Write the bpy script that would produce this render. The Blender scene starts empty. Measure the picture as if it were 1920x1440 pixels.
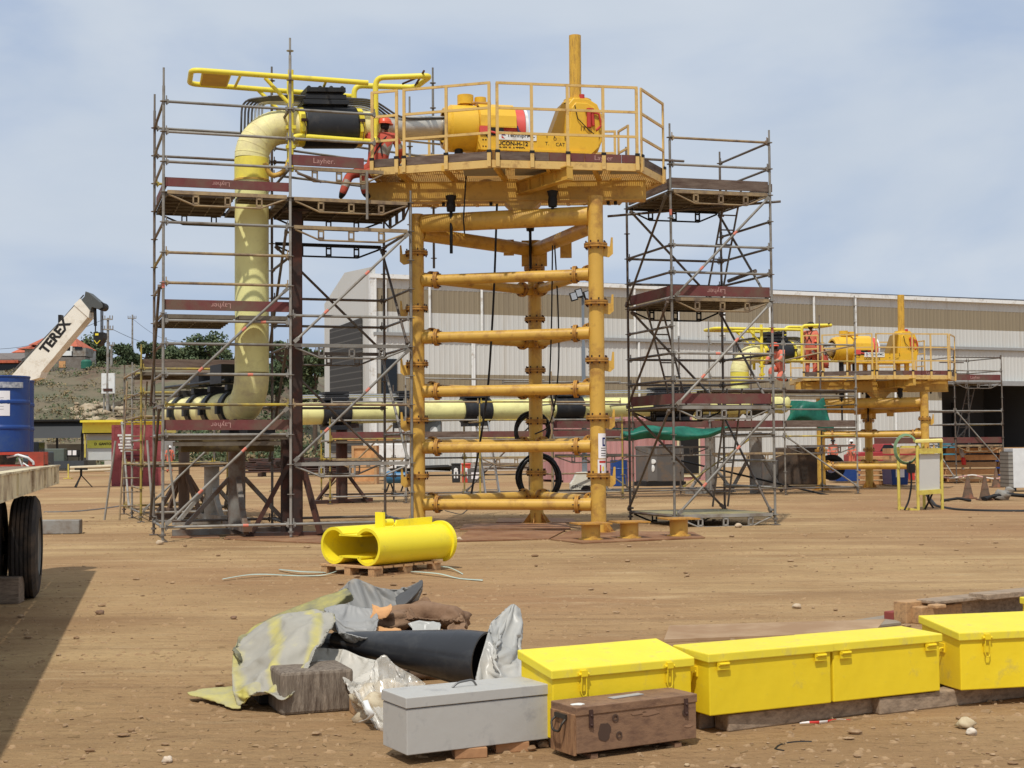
import bpy, bmesh, math, random
from mathutils import Vector, Matrix, noise
random.seed(7)
V = Vector
F = 2700.0
HC = 1.5
scn = bpy.context.scene
COL = scn.collection
CAMR = Matrix.Rotation(math.pi/2 + math.atan(118/F), 3, 'X') @ Matrix.Rotation(-0.0085, 3, 'Z')


def ray(x, y):
    return CAMR @ V(((x-960)/F, (720-y)/F, -1))


def P(x, y, d):            # photo direction -> world point at forward distance d
    r = ray(x, y)
    return V((0, 0, HC)) + r*(d/r.y)


def Pz(x, y, z=0.0):       # photo direction -> world point at height z
    r = ray(x, y)
    return V((0, 0, HC)) + r*((z-HC)/r.z)


G = Pz


def lin(r, g, b):
    def f(c):
        c /= 255
        return c/12.92 if c <= 0.04045 else ((c+0.055)/1.055)**2.4
    return (f(r), f(g), f(b))


# ---------------------------------------------------------------- materials
MATS = {}


def mat(name, rgb, rough=0.6, metal=0.0, var=0.12, scale=5.0, bump=0.0, bscale=30.0, dirt=None, damt=0.3,
        dscale=2.5, rand=0.1, stretch=(1, 1, 1), alpha=1.0, spec=0.4, trans=0.0, bands=None):
    """noise-mottled principled material; dirt = second colour showing in patches."""
    if name in MATS:
        return MATS[name]
    m = bpy.data.materials.new(name)
    m.use_nodes = True
    nt = m.node_tree
    N, L = nt.nodes, nt.links
    b = N['Principled BSDF']
    col = lin(*rgb)
    tc = N.new('ShaderNodeTexCoord')
    mp = N.new('ShaderNodeMapping')
    mp.inputs['Scale'].default_value = stretch
    L.new(tc.outputs['Object'], mp.inputs['Vector'])
    n1 = N.new('ShaderNodeTexNoise')
    n1.inputs['Scale'].default_value = scale
    n1.inputs['Detail'].default_value = 5
    n1.inputs['Roughness'].default_value = 0.62
    L.new(mp.outputs[0], n1.inputs['Vector'])
    mx = N.new('ShaderNodeMix')
    mx.data_type = 'RGBA'
    lo = [max(0, c*(1-2.0*var)) for c in col]
    hi = [min(1, c*(1+2.0*var)) for c in col]
    mx.inputs['A'].default_value = (*lo, 1)
    mx.inputs['B'].default_value = (*hi, 1)
    L.new(n1.outputs['Fac'], mx.inputs['Factor'])
    out = mx.outputs['Result']
    if dirt:
        n2 = N.new('ShaderNodeTexNoise')
        n2.inputs['Scale'].default_value = dscale
        n2.inputs['Detail'].default_value = 7
        n2.inputs['Roughness'].default_value = 0.7
        L.new(mp.outputs[0], n2.inputs['Vector'])
        mr = N.new('ShaderNodeMapRange')
        mr.inputs['From Min'].default_value = 0.62 - damt*0.5
        mr.inputs['From Max'].default_value = 0.78 - damt*0.3
        L.new(n2.outputs['Fac'], mr.inputs['Value'])
        m2 = N.new('ShaderNodeMix')
        m2.data_type = 'RGBA'
        m2.inputs['B'].default_value = (*lin(*dirt), 1)
        L.new(mr.outputs[0], m2.inputs['Factor'])
        L.new(out, m2.inputs['A'])
        out = m2.outputs['Result']
    if bands:      # (axis index, period, ratio, rgb): stripes across an axis, in metres
        ax, per, ratio, brgb = bands
        sp = N.new('ShaderNodeSeparateXYZ')
        L.new(tc.outputs['Object'], sp.inputs[0])
        md = N.new('ShaderNodeMath')
        md.operation = 'MODULO'
        md.inputs[1].default_value = per
        ab = N.new('ShaderNodeMath')
        ab.operation = 'ABSOLUTE'
        L.new(sp.outputs[ax], ab.inputs[0])
        L.new(ab.outputs[0], md.inputs[0])
        lt = N.new('ShaderNodeMath')
        lt.operation = 'LESS_THAN'
        lt.inputs[1].default_value = per*ratio
        L.new(md.outputs[0], lt.inputs[0])
        m3 = N.new('ShaderNodeMix')
        m3.data_type = 'RGBA'
        m3.inputs['B'].default_value = (*lin(*brgb), 1)
        L.new(lt.outputs[0], m3.inputs['Factor'])
        L.new(out, m3.inputs['A'])
        out = m3.outputs['Result']
    if rand:
        oi = N.new('ShaderNodeObjectInfo')
        mr = N.new('ShaderNodeMapRange')
        mr.inputs['To Min'].default_value = 1-rand
        mr.inputs['To Max'].default_value = 1+rand
        L.new(oi.outputs['Random'], mr.inputs['Value'])
        hs = N.new('ShaderNodeHueSaturation')
        L.new(mr.outputs[0], hs.inputs['Value'])
        L.new(out, hs.inputs['Color'])
        out = hs.outputs[0]
    L.new(out, b.inputs['Base Color'])
    b.inputs['Roughness'].default_value = rough
    b.inputs['Metallic'].default_value = metal
    b.inputs['Specular IOR Level'].default_value = spec
    if alpha < 1:
        b.inputs['Alpha'].default_value = alpha
    if trans:
        b.inputs['Transmission Weight'].default_value = trans
    if bump:
        n3 = N.new('ShaderNodeTexNoise')
        n3.inputs['Scale'].default_value = bscale
        n3.inputs['Detail'].default_value = 4
        L.new(mp.outputs[0], n3.inputs['Vector'])
        bp = N.new('ShaderNodeBump')
        bp.inputs['Strength'].default_value = min(1, bump)
        bp.inputs['Distance'].default_value = 0.02
        L.new(n3.outputs['Fac'], bp.inputs['Height'])
        L.new(bp.outputs[0], b.inputs['Normal'])
    MATS[name] = m
    return m


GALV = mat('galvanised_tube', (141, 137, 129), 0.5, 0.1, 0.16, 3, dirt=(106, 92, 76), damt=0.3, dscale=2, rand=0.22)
GALVB = mat('galvanised_tube_shaded', (112, 106, 98), 0.55, 0.1, 0.18, 3, dirt=(92, 70, 54), damt=0.4, dscale=2, rand=0.2)  # darker copy of the tube grey: shade of backlit rear tubes in its colour
GALVY = mat('tube_yellow_paint', (198, 172, 60), 0.55, 0.0, 0.12, 3, dirt=(120, 108, 80), damt=0.55, dscale=3, rand=0.1)
GALVT = mat('tube_tan', (172, 148, 108), 0.55, 0.0, 0.14, 3, dirt=(110, 92, 76), damt=0.5, dscale=3, rand=0.1)
STEELDECK = mat('deck_steel', (126, 116, 100), 0.55, 0.3, 0.2, 4, dirt=(84, 70, 54), damt=0.5, dscale=2, rand=0.12)
TOERED = mat('toe_board_red', (108, 56, 54), 0.75, 0, 0.16, 5, dirt=(104, 82, 68), damt=0.4, dscale=2.2, rand=0.08)
TOEGREY = mat('toe_board_grey', (112, 96, 84), 0.8, 0, 0.2, 5, dirt=(80, 60, 50), damt=0.4, dscale=2, rand=0.1, stretch=(1, 1, 6))
PRINT = mat('board_print', (178, 138, 130), 0.8, 0, 0.2, 20)
ORANGETAPE = mat('orange_tape', (208, 122, 102), 0.6, 0, 0.1, 10)
AMBER = mat('amber_paint', (208, 165, 74), 0.45, 0, 0.07, 2.5, dirt=(158, 112, 58), damt=0.24, dscale=3.2, rand=0.03, bump=0.05)
AMBERD = mat('amber_paint_rail', (214, 178, 108), 0.5, 0, 0.07, 3, dirt=(164, 124, 74), damt=0.2, dscale=5, rand=0.05)
RUSTEDGE = mat('flange_rusty', (190, 138, 58), 0.6, 0, 0.14, 9, dirt=(120, 78, 44), damt=0.34, dscale=9, rand=0.05)
MACH = mat('machine_yellow', (226, 178, 50), 0.38, 0, 0.05, 2.5, dirt=(200, 152, 50), damt=0.18, dscale=3, rand=0.02)
BRIGHT = mat('bright_yellow', (236, 216, 70), 0.42, 0, 0.05, 3, dirt=(205, 188, 80), damt=0.12, dscale=4, rand=0.03)
SHELLY = mat('shell_yellow', (246, 226, 48), 0.42, 0, 0.04, 3, dirt=(214, 194, 70), damt=0.14, dscale=4, rand=0.02)
BOXY = mat('toolbox_yellow', (236, 206, 36), 0.5, 0, 0.05, 4, dirt=(204, 182, 78), damt=0.14, dscale=7, rand=0.04, bump=0.45, bscale=3.5)
BOXLID = mat('toolbox_yellow_lid', (234, 214, 60), 0.55, 0, 0.05, 4, dirt=(208, 190, 96), damt=0.16, dscale=8, stretch=(1.5, 1.5, 1), rand=0.03, bump=0.12, bscale=9)
CREAM = mat('cream_coating', (240, 234, 160), 0.5, 0, 0.05, 2.2, dirt=(214, 204, 140), damt=0.25, dscale=1.8, rand=0.02)
CREAMW = mat('cream_wrap', (238, 229, 162), 0.6, 0, 0.08, 3, dirt=(204, 190, 146), damt=0.35, dscale=2.2, rand=0.02, bump=0.15, bscale=7)
BLACKP = mat('black_polymer', (36, 37, 40), 0.5, 0, 0.2, 4, dirt=(66, 62, 58), damt=0.2, rand=0.08)
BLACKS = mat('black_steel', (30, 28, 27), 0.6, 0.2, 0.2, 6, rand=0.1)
DARKBR = mat('dark_brown_steel', (62, 48, 42), 0.65, 0.2, 0.25, 2, dirt=(92, 52, 38), damt=0.35, rand=0.08)
SILVER = mat('stainless', (205, 202, 196), 0.28, 0.85, 0.06, 3, rand=0.05)
TUBING = mat('tubing_grey', (96, 94, 92), 0.4, 0.6, 0.15, 5, rand=0.1)
REDP = mat('red_cap', (214, 84, 74), 0.5, 0, 0.1, 4, rand=0.03)
WHITEP = mat('white_paint', (226, 226, 222), 0.5, 0, 0.05, 3, dirt=(180, 170, 155), damt=0.2, rand=0.03)
INK = mat('black_ink', (28, 26, 26), 0.7, 0, 0.05, 20, rand=0)
CONC = mat('concrete_grey', (150, 147, 140), 0.85, 0, 0.14, 4, dirt=(110, 92, 74), damt=0.4, dscale=2, bump=0.2, rand=0.06)
WOOD = mat('wood_raw', (190, 150, 106), 0.8, 0, 0.14, 4, dirt=(146, 114, 84), damt=0.3, stretch=(2, 14, 14), bump=0.15, rand=0.12)
WOODG = mat('wood_weathered', (150, 130, 110), 0.85, 0, 0.18, 4, dirt=(108, 92, 76), damt=0.4, stretch=(2, 14, 14), bump=0.3, rand=0.12)
PLY = mat('plywood', (204, 152, 100), 0.75, 0, 0.1, 3, dirt=(170, 120, 78), damt=0.3, rand=0.08)
RUSTPL = mat('rusty_plate', (128, 84, 54), 0.75, 0.1, 0.18, 2, dirt=(168, 128, 92), damt=0.5, dscale=1.2, rand=0.1)
RUBBER = mat('tyre_rubber', (48, 44, 41), 0.85, 0, 0.2, 5, dirt=(96, 80, 64), damt=0.25, rand=0.05)
GLASSD = mat('dark_glass', (26, 30, 34), 0.15, 0, 0.1, 2, rand=0.05)

# ---------------------------------------------------------------- mesh builder
BASE = {}


class MB:
    def __init__(s):
        s.v, s.f, s.m, s.sm = [], [], [], []

    def add(s, vs, fs, m=0, sm=False):
        o = len(s.v)
        s.v += [V(p) for p in vs]
        for f in fs:
            s.f.append([i+o for i in f])
            s.m.append(m)
            s.sm.append(sm)
        return s

    def box(s, c, size, x=(1, 0, 0), z=(0, 0, 1), m=0):
        c = V(c)
        x = V(x).normalized()
        z = V(z)
        z = (z - x*z.dot(x)).normalized()
        y = z.cross(x)
        a, b, h = size[0]/2, size[1]/2, size[2]/2
        vs = [c + x*(a*i) + y*(b*j) + z*(h*k) for k in (-1, 1) for j in (-1, 1) for i in (-1, 1)]
        return s.add(vs, [(0, 2, 3, 1), (4, 5, 7, 6), (0, 1, 5, 4), (2, 6, 7, 3), (0, 4, 6, 2), (1, 3, 7, 5)], m)

    def bar(s, p, q, w, h, up=(0, 0, 1), m=0):
        p, q = V(p), V(q)
        d = q-p
        return s.box((p+q)/2, (d.length, w, h), d, up if abs(d.normalized().dot(V(up))) < .98 else (0, 1, 0), m)

    def tube(s, p, q, r, r2=None, n=10, m=0, cap=True):
        p, q = V(p), V(q)
        r2 = r if r2 is None else r2
        d = (q-p).normalized()
        a = d.orthogonal().normalized()
        b = d.cross(a)
        vs = []
        for (c, rr) in ((p, r), (q, r2)):
            vs += [c + (a*math.cos(t)+b*math.sin(t))*rr for t in [2*math.pi*i/n for i in range(n)]]
        s.add(vs, [(i, (i+1) % n, n+(i+1) % n, n+i) for i in range(n)], m, True)
        if cap:
            s.add(vs[:n], [tuple(range(n))[::-1]], m)
            s.add(vs[n:], [tuple(range(n))], m)
        return s

    def path(s, pts, r, n=10, m=0, cap=True):
        pts = [V(p) for p in pts]
        d0 = (pts[1]-pts[0]).normalized()
        a = d0.orthogonal().normalized()
        rings = []
        for i, p in enumerate(pts):
            t = ((pts[min(i+1, len(pts)-1)]-p).normalized() if i < len(pts)-1 else V((0, 0, 0))) + ((p-pts[i-1]).normalized() if i else V((0, 0, 0)))
            t.normalize()
            a = (a - t*a.dot(t)).normalized()
            b = t.cross(a)
            rr = r[i] if isinstance(r, (list, tuple)) else r
            rings.append([p + (a*math.cos(k)+b*math.sin(k))*rr for k in [2*math.pi*j/n for j in range(n)]])
        vs = [p for rg in rings for p in rg]
        fs = []
        for i in range(len(pts)-1):
            for j in range(n):
                fs.append((i*n+j, i*n+(j+1) % n, (i+1)*n+(j+1) % n, (i+1)*n+j))
        s.add(vs, fs, m, True)
        if cap:
            s.add(rings[0], [tuple(range(n))[::-1]], m)
            s.add(rings[-1], [tuple(range(n))], m)
        return s

    def lathe(s, o, ax, prof, n=24, m=0):
        o = V(o)
        ax = V(ax).normalized()
        a = ax.orthogonal().normalized()
        b = ax.cross(a)
        for i in range(len(prof)-1):      # own rings per band: hard profile corners
            (t0, r0), (t1, r1) = prof[i], prof[i+1]
            vs = []
            for t, r in ((t0, r0), (t1, r1)):
                vs += [o+ax*t+(a*math.cos(k)+b*math.sin(k))*max(r, 1e-4) for k in [2*math.pi*j/n for j in range(n)]]
            s.add(vs, [(j, (j+1) % n, n+(j+1) % n, n+j) for j in range(n)], m, True)
        return s

    def prism(s, poly, vec, m=0):
        poly = [V(p) for p in poly]
        vec = V(vec)
        n = len(poly)
        vs = poly + [p+vec for p in poly]
        return s.add(vs, [tuple(range(n))[::-1], tuple(range(n, 2*n))] + [(i, (i+1) % n, n+(i+1) % n, n+i) for i in range(n)], m)

    def quad(s, a, b, c, d, m=0):
        return s.add([a, b, c, d], [(0, 1, 2, 3)], m)

    def text(s, body, o, xd, yd, size, m=0, bold=0.0):
        cu = bpy.data.curves.new('t', 'FONT')
        cu.body = body
        cu.size = size
        cu.offset = bold
        cu.align_x = 'CENTER'
        cu.align_y = 'CENTER'
        cu.resolution_u = 3
        ob = bpy.data.objects.new('t', cu)
        COL.objects.link(ob)
        dg = bpy.context.evaluated_depsgraph_get()
        me = ob.evaluated_get(dg).to_mesh()
        o, xd, yd = V(o), V(xd).normalized(), V(yd).normalized()
        vs = [o + xd*v.co.x + yd*v.co.y for v in me.vertices]
        fs = [tuple(p.vertices) for p in me.polygons]
        s.add(vs, fs, m)
        bpy.data.objects.remove(ob)
        bpy.data.curves.remove(cu)
        return s

    def ball(s, c, r, n=10, m=0, amp=0.0, seed=0.0, sq=None):
        c = V(c)
        r = V(r) if not isinstance(r, (int, float)) else V((r, r, r))
        vs, fs = [], []
        for i in range(n+1):
            th = math.pi*i/n
            for j in range(2*n):
                ph = math.pi*j/n
                d = V((math.sin(th)*math.cos(ph), math.sin(th)*math.sin(ph), math.cos(th)))
                k = 1 + (amp*noise.noise(d*1.7+V((seed, seed*2.3, 1))) if amp else 0)
                vs.append(c + V((d.x*r.x, d.y*r.y, d.z*r.z))*k)
        for i in range(n):
            for j in range(2*n):
                fs.append((i*2*n+j, (i+1)*2*n+j, (i+1)*2*n+(j+1) % (2*n), i*2*n+(j+1) % (2*n)))
        return s.add(vs, fs, m, True)

    def build(s, name, mats, parent=None, bevel=0, base=None):
        if not isinstance(mats, (list, tuple)):
            mats = [mats]
        b = BASE[parent.name] if parent else (V(base) if base is not None else V((0, 0, 0)))
        me = bpy.data.meshes.new(name)
        me.from_pydata([tuple(p-b) for p in s.v], [], s.f)
        for mm in mats:
            me.materials.append(mm)
        me.polygons.foreach_set('material_index', s.m)
        me.polygons.foreach_set('use_smooth', s.sm)
        me.update()
        o = bpy.data.objects.new(name, me)
        COL.objects.link(o)
        BASE[o.name] = b
        if parent:
            o.parent = parent
        else:
            o.location = b
        if bevel:
            md = o.modifiers.new('Bevel', 'BEVEL')
            md.width = bevel
            md.segments = 2
            md.limit_method = 'ANGLE'
            md.angle_limit = 0.7
        return o


def tag(o, label, cat, group=None, kind=None):
    o['label'] = label
    o['category'] = cat
    if group:
        o['group'] = group
    if kind:
        o['kind'] = kind
    return o


def thing(name, label, cat, base, group=None):
    o = bpy.data.objects.new(name, None)
    o.empty_display_size = 0.2
    COL.objects.link(o)
    o.location = V(base)
    BASE[o.name] = V(base)
    return tag(o, label, cat, group)


def copy_tree(o, delta, label=None, parent=None):
    c = o.copy()
    COL.objects.link(c)
    if parent:
        c.parent = parent
    else:
        c.location = o.location + V(delta)
        if label:
            c['label'] = label
    BASE[c.name] = BASE[o.name] + V(delta)
    for ch in list(o.children):
        copy_tree(ch, delta, None, c)
    return c


def fil(pts, r, n=5):
    """round the inner corners of a polyline"""
    pts = [V(p) for p in pts]
    out = [pts[0]]
    for i in range(1, len(pts)-1):
        a, b, c = pts[i-1], pts[i], pts[i+1]
        d1, d2 = (a-b), (c-b)
        k = min(r, d1.length*.48, d2.length*.48)
        p, q = b+d1.normalized()*k, b+d2.normalized()*k
        for j in range(n+1):
            t = j/n
            out.append(p*(1-t)**2 + b*2*t*(1-t) + q*t*t)
    out.append(pts[-1])
    return out


def bend(pts, r, n=8):
    """polyline with true circular arcs of radius r in its corners"""
    pts = [V(p) for p in pts]
    out = [pts[0]]
    for i in range(1, len(pts)-1):
        a, b, c = pts[i-1], pts[i], pts[i+1]
        d1, d2 = (a-b).normalized(), (c-b).normalized()
        ang = d1.angle(d2)
        k = r/math.tan(ang/2)
        cen = b + (d1+d2).normalized()*(r/math.sin(ang/2))
        p, q = b+d1*k-cen, b+d2*k-cen
        tot = p.angle(q)
        for j in range(n+1):
            t = j/n
            out.append(cen + (p*math.sin((1-t)*tot)+q*math.sin(t*tot))/math.sin(tot))
    out.append(pts[-1])
    return out


def rot2(v, deg):
    a = math.radians(deg)
    return V((v[0]*math.cos(a)-v[1]*math.sin(a), v[0]*math.sin(a)+v[1]*math.cos(a), 0))


def tri(x):
    return V((x[0], x[1], 0)) if len(x) == 2 else V(x)


UP = V((0, 0, 1))
# ---------------------------------------------------------------- camera, sun, sky
cd = bpy.data.cameras.new('camera')
cam = bpy.data.objects.new('camera', cd)
COL.objects.link(cam)
cam.matrix_world = Matrix.Translation((0, 0, HC)) @ CAMR.to_4x4()
cd.sensor_fit = 'HORIZONTAL'
cd.sensor_width = 36
cd.lens = 36*F/1920
cd.clip_start = 0.1
cd.clip_end = 3000
scn.camera = cam
scn.view_settings.view_transform = 'Standard'
scn.view_settings.look = 'None'
scn.view_settings.exposure = 0
scn.view_settings.gamma = 1

SEL = math.radians(58)
SAZ = V((-0.24, -0.97, 0)).normalized()
SDIR = SAZ*math.cos(SEL) + UP*math.sin(SEL)
sl = bpy.data.lights.new('sun', 'SUN')
sl.energy = 3.1
sl.angle = math.radians(1.0)
sl.color = (1.0, 0.965, 0.90)
so = bpy.data.objects.new('sun', sl)
COL.objects.link(so)
so.rotation_euler = SDIR.to_track_quat('Z', 'Y').to_euler()
so.location = (0, -20, 40)

w = bpy.data.worlds.new('World')
scn.world = w
w.use_nodes = True
nt = w.node_tree
N, L = nt.nodes, nt.links
bg = N['Background']
sky = N.new('ShaderNodeTexSky')
sky.sky_type = 'NISHITA'
sky.sun_disc = False
sky.sun_elevation = SEL
sky.sun_rotation = math.atan2(SAZ.x, SAZ.y)
sky.air_density = 1.0
sky.dust_density = 1.6
tc = N.new('ShaderNodeTexCoord')
mp = N.new('ShaderNodeMapping')
mp.inputs['Scale'].default_value = (1.0, 1.0, 2.6)
mp.inputs['Location'].default_value = (1.3, 0.4, 0.1)
L.new(tc.outputs['Generated'], mp.inputs['Vector'])
n1 = N.new('ShaderNodeTexNoise')
n1.inputs['Scale'].default_value = 3.0
n1.inputs['Detail'].default_value = 7
n1.inputs['Roughness'].default_value = 0.5
n1.inputs['Distortion'].default_value = 0.35
L.new(mp.outputs[0], n1.inputs['Vector'])
mr = N.new('ShaderNodeMapRange')
mr.interpolation_type = 'SMOOTHSTEP'
mr.inputs['From Min'].default_value = 0.49
mr.inputs['From Max'].default_value = 0.75
mr.inputs['To Min'].default_value = 0.32
mr.inputs['To Max'].default_value = 0.93
sx = N.new('ShaderNodeSeparateXYZ')
L.new(tc.outputs['Generated'], sx.inputs[0])
zb = N.new('ShaderNodeMath')          # more cloud higher up, clearer near the horizon
zb.operation = 'MULTIPLY_ADD'
zb.inputs[1].default_value = 0.72
L.new(sx.outputs['Z'], zb.inputs[0])
L.new(n1.outputs['Fac'], zb.inputs[2])
L.new(zb.outputs[0], mr.inputs['Value'])
n2 = N.new('ShaderNodeTexNoise')
n2.inputs['Scale'].default_value = 5.0
n2.inputs['Detail'].default_value = 6
L.new(mp.outputs[0], n2.inputs['Vector'])
cc = N.new('ShaderNodeMix')
cc.data_type = 'RGBA'
cc.inputs['A'].default_value = (5.0, 5.8, 6.9, 1)
cc.inputs['B'].default_value = (7.0, 7.5, 8.1, 1)
L.new(n2.outputs['Fac'], cc.inputs['Factor'])
hz = N.new('ShaderNodeMix')           # washed-out blue between the clouds
hz.data_type = 'RGBA'
hz.inputs['Factor'].default_value = 0.78
hz.inputs['B'].default_value = (3.6, 4.8, 7.1, 1)
L.new(sky.outputs[0], hz.inputs['A'])
mx = N.new('ShaderNodeMix')
mx.data_type = 'RGBA'
L.new(mr.outputs[0], mx.inputs['Factor'])
L.new(hz.outputs['Result'], mx.inputs['A'])
L.new(cc.outputs['Result'], mx.inputs['B'])
L.new(mx.outputs['Result'], bg.inputs['Color'])
bg.inputs['Strength'].default_value = 0.1

# ---------------------------------------------------------------- ground


def ground_material():
    m = bpy.data.materials.new('dirt_ground')
    m.use_nodes = True
    nt = m.node_tree
    N, L = nt.nodes, nt.links
    b = N['Principled BSDF']
    tc = N.new('ShaderNodeTexCoord')

    def nz(scale, detail=6, rough=.6, st=(1, 1, 1), dist=0):
        mp = N.new('ShaderNodeMapping')
        mp.inputs['Scale'].default_value = st
        mp.inputs['Rotation'].default_value = (0, 0, -0.12)
        L.new(tc.outputs['Object'], mp.inputs['Vector'])
        n = N.new('ShaderNodeTexNoise')
        n.inputs['Scale'].default_value = scale
        n.inputs['Detail'].default_value = detail
        n.inputs['Roughness'].default_value = rough
        n.inputs['Distortion'].default_value = dist
        L.new(mp.outputs[0], n.inputs['Vector'])
        return n.outputs['Fac']

    def rng(x, a, b_, lo=0, hi=1):
        r = N.new('ShaderNodeMapRange')
        r.inputs['From Min'].default_value = a
        r.inputs['From Max'].default_value = b_
        r.inputs['To Min'].default_value = lo
        r.inputs['To Max'].default_value = hi
        L.new(x, r.inputs['Value'])
        return r.outputs[0]

    def mixc(fac, a, c):
        x = N.new('ShaderNodeMix')
        x.data_type = 'RGBA'
        L.new(fac, x.inputs['Factor'])
        for s, q in (('A', a), ('B', c)):
            if isinstance(q, tuple):
                x.inputs[s].default_value = (*lin(*q), 1)
            else:
                L.new(q, x.inputs[s])
        return x.outputs['Result']
    c = mixc(rng(nz(0.35, 6, .6), .36, .64), (158, 128, 91), (188, 158, 115))
    c = mixc(rng(nz(0.1, 4, .55), .44, .62, 0, .7), c, (152, 114, 82))          # redder, damper areas
    c = mixc(rng(nz(0.55, 6, .7, (0.22, 1.9, 1)), .50, .72, 0, .8), c, (142, 110, 78))   # wheel-dragged streaks
    c = mixc(rng(nz(1.1, 7, .7, (0.3, 1.3, 1)), .57, .74, 0, .7), c, (206, 180, 140))   # dusty pale patches
    # darker brown over the near strip, with a ragged edge
    sp = N.new('ShaderNodeSeparateXYZ')
    L.new(tc.outputs['Object'], sp.inputs[0])
    ma_ = N.new('ShaderNodeMath')
    ma_.operation = 'MULTIPLY_ADD'
    ma_.inputs[1].default_value = -9.0
    L.new(nz(.5, 6, .7), ma_.inputs[0])
    L.new(sp.outputs[1], ma_.inputs[2])
    c = mixc(rng(ma_.outputs[0], 2.0, 5.2, .6, 0), c, (142, 112, 79))
    # a broad pair of old wheel ruts crossing the yard
    c = mixc(rng(nz(.9, 5, .6, (.04, 1.0, 1), .2), .54, .62, 0, .5), c, (138, 108, 78))
    c = mixc(rng(nz(2.2, 7, .8, (.5, 1.2, 1)), .55, .66, 0, .6), c, (146, 114, 82))
    c = mixc(rng(nz(7, 6, .75), .52, .74, 0, .55), c, (132, 102, 72))
    c = mixc(rng(nz(16, 5, .75, (.6, 1.6, 1)), .60, .68, 0, .75), c, (112, 86, 60))
    c = mixc(rng(nz(38, 4, .7), .58, .68, 0, .75), c, (104, 80, 58))
    c = mixc(rng(nz(60, 3, .6), .66, .74, 0, .8), c, (214, 192, 160))
    L.new(c, b.inputs['Base Color'])
    b.inputs['Roughness'].default_value = 0.95
    b.inputs['Specular IOR Level'].default_value = 0.1
    bp = N.new('ShaderNodeBump')
    bp.inputs['Strength'].default_value = 0.9
    bp.inputs['Distance'].default_value = 0.03
    L.new(nz(9, 8, .72), bp.inputs['Height'])
    bp2 = N.new('ShaderNodeBump')
    bp2.inputs['Strength'].default_value = 0.85
    bp2.inputs['Distance'].default_value = 0.16
    L.new(nz(1.2, 6, .6, (.5, 1.2, 1)), bp2.inputs['Height'])
    L.new(bp.outputs[0], bp2.inputs['Normal'])
    L.new(bp2.outputs[0], b.inputs['Normal'])
    return m


DIRT = ground_material()
mb = MB()
mb.add([(-900, -60, 0), (900, -60, 0), (900, 1800, 0), (-900, 1800, 0)], [(0, 1, 2, 3)])
g = mb.build('ground', DIRT)
g['kind'] = 'structure'

# loose gravel and crumbs of earth
PEB = mat('pebble', (186, 158, 124), 0.9, 0, 0.2, 30, rand=0, dirt=(134, 104, 74), damt=.6, dscale=6)
mb = MB()
rnd = random.Random(3)
for i in range(1700):
    d = 6.3 + 26*rnd.random()**1.9
    x = (rnd.random()*2-1)*d*0.38
    r = rnd.uniform(.004, .011)*(1+1.8*(rnd.random() > .88))*(1+d*.02)
    c = V((x, d, r*.3))
    vs = []
    ph = rnd.uniform(0, 6)
    sx_, sy_, sz_ = rnd.uniform(.7, 1.5), rnd.uniform(.7, 1.1), rnd.uniform(.35, .7)
    for zz, rr in ((-.3, .8), (.25, 1.0), (.75, .62)):
        for q in range(6):
            a = ph+q*1.047
            k_ = rr*rnd.uniform(.75, 1.15)
            vs.append(c+V((math.cos(a)*r*k_*sx_, math.sin(a)*r*k_*sy_, zz*r*sz_)))
    fs = [(i*6+q, i*6+(q+1) % 6, (i+1)*6+(q+1) % 6, (i+1)*6+q) for i in (0, 1) for q in range(6)]+[tuple(range(12, 18))]
    mb.add(vs, fs, 0)
tag(mb.build('gravel', PEB), 'fine pale gravel and crumbs scattered over the bare dirt yard', 'gravel', kind='stuff')

CLOD = mat('clod', (160, 131, 97), 0.95, 0, 0.2, 12, rand=0)
mb = MB()
for i in range(5200):
    d = 6.3 + 34*rnd.random()**1.5
    x = (rnd.random()*2-1)*d*0.38
    if noise.noise(V((x*.5, d*.35, 3))) < -.15:
        continue
    r = rnd.uniform(.006, .018)*(1+d*.02)
    c = V((x, d, 0))
    ph = rnd.uniform(0, 6)
    sx_ = rnd.uniform(.8, 2.2)
    vs = [c+V((math.cos(ph+q*1.257)*r*sx_*rnd.uniform(.7, 1.2), math.sin(ph+q*1.257)*r*rnd.uniform(.7, 1.2), -.002)) for q in range(5)]
    vs += [c+V((math.cos(ph+q*1.257)*r*sx_*.55, math.sin(ph+q*1.257)*r*.55, r*rnd.uniform(.3, .8))) for q in range(5)]
    mb.add(vs, [(q, (q+1) % 5, 5+(q+1) % 5, 5+q) for q in range(5)]+[(5, 6, 7, 8, 9)], 0)
tag(mb.build('earth_clods', CLOD), 'small crumbled clods of the same tan earth all over the yard', 'clods', kind='stuff')

# dry twigs / straw fragments
mb = MB()
for i in range(420):
    d = 6.4 + 7*rnd.random()**1.4
    x = (rnd.random()*2-1)*d*0.37
    a = rnd.uniform(0, math.pi)
    l = rnd.uniform(.02, .07)
    p = V((x, d, .004))
    q = p + V((math.cos(a)*l, math.sin(a)*l, rnd.uniform(0, .008)))
    mb.tube(p, q, .0022, n=4, cap=False)
tag(mb.build('straw_litter', mat('straw', (150, 124, 88), .9, 0, .3, 9, rand=0)), 'dry straw and twig fragments strewn over the near dirt', 'litter', kind='stuff')


def stone(x, y, w, label, rgb=(196, 176, 150)):
    p = G(x, y)
    r = w/2*p.y/F
    b = MB().ball(p+V((0, 0, r*.45)), (r, r*.9, r*.62), 7, 0, .55, x*.13)
    tag(b.build('stone', mat('stone_%d' % (rgb[0]), rgb, .9, 0, .14, 20, dirt=(140, 110, 80), damt=.4, rand=.1), None, base=p), label, 'stone', 'loose stones lying on the yard')


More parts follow.
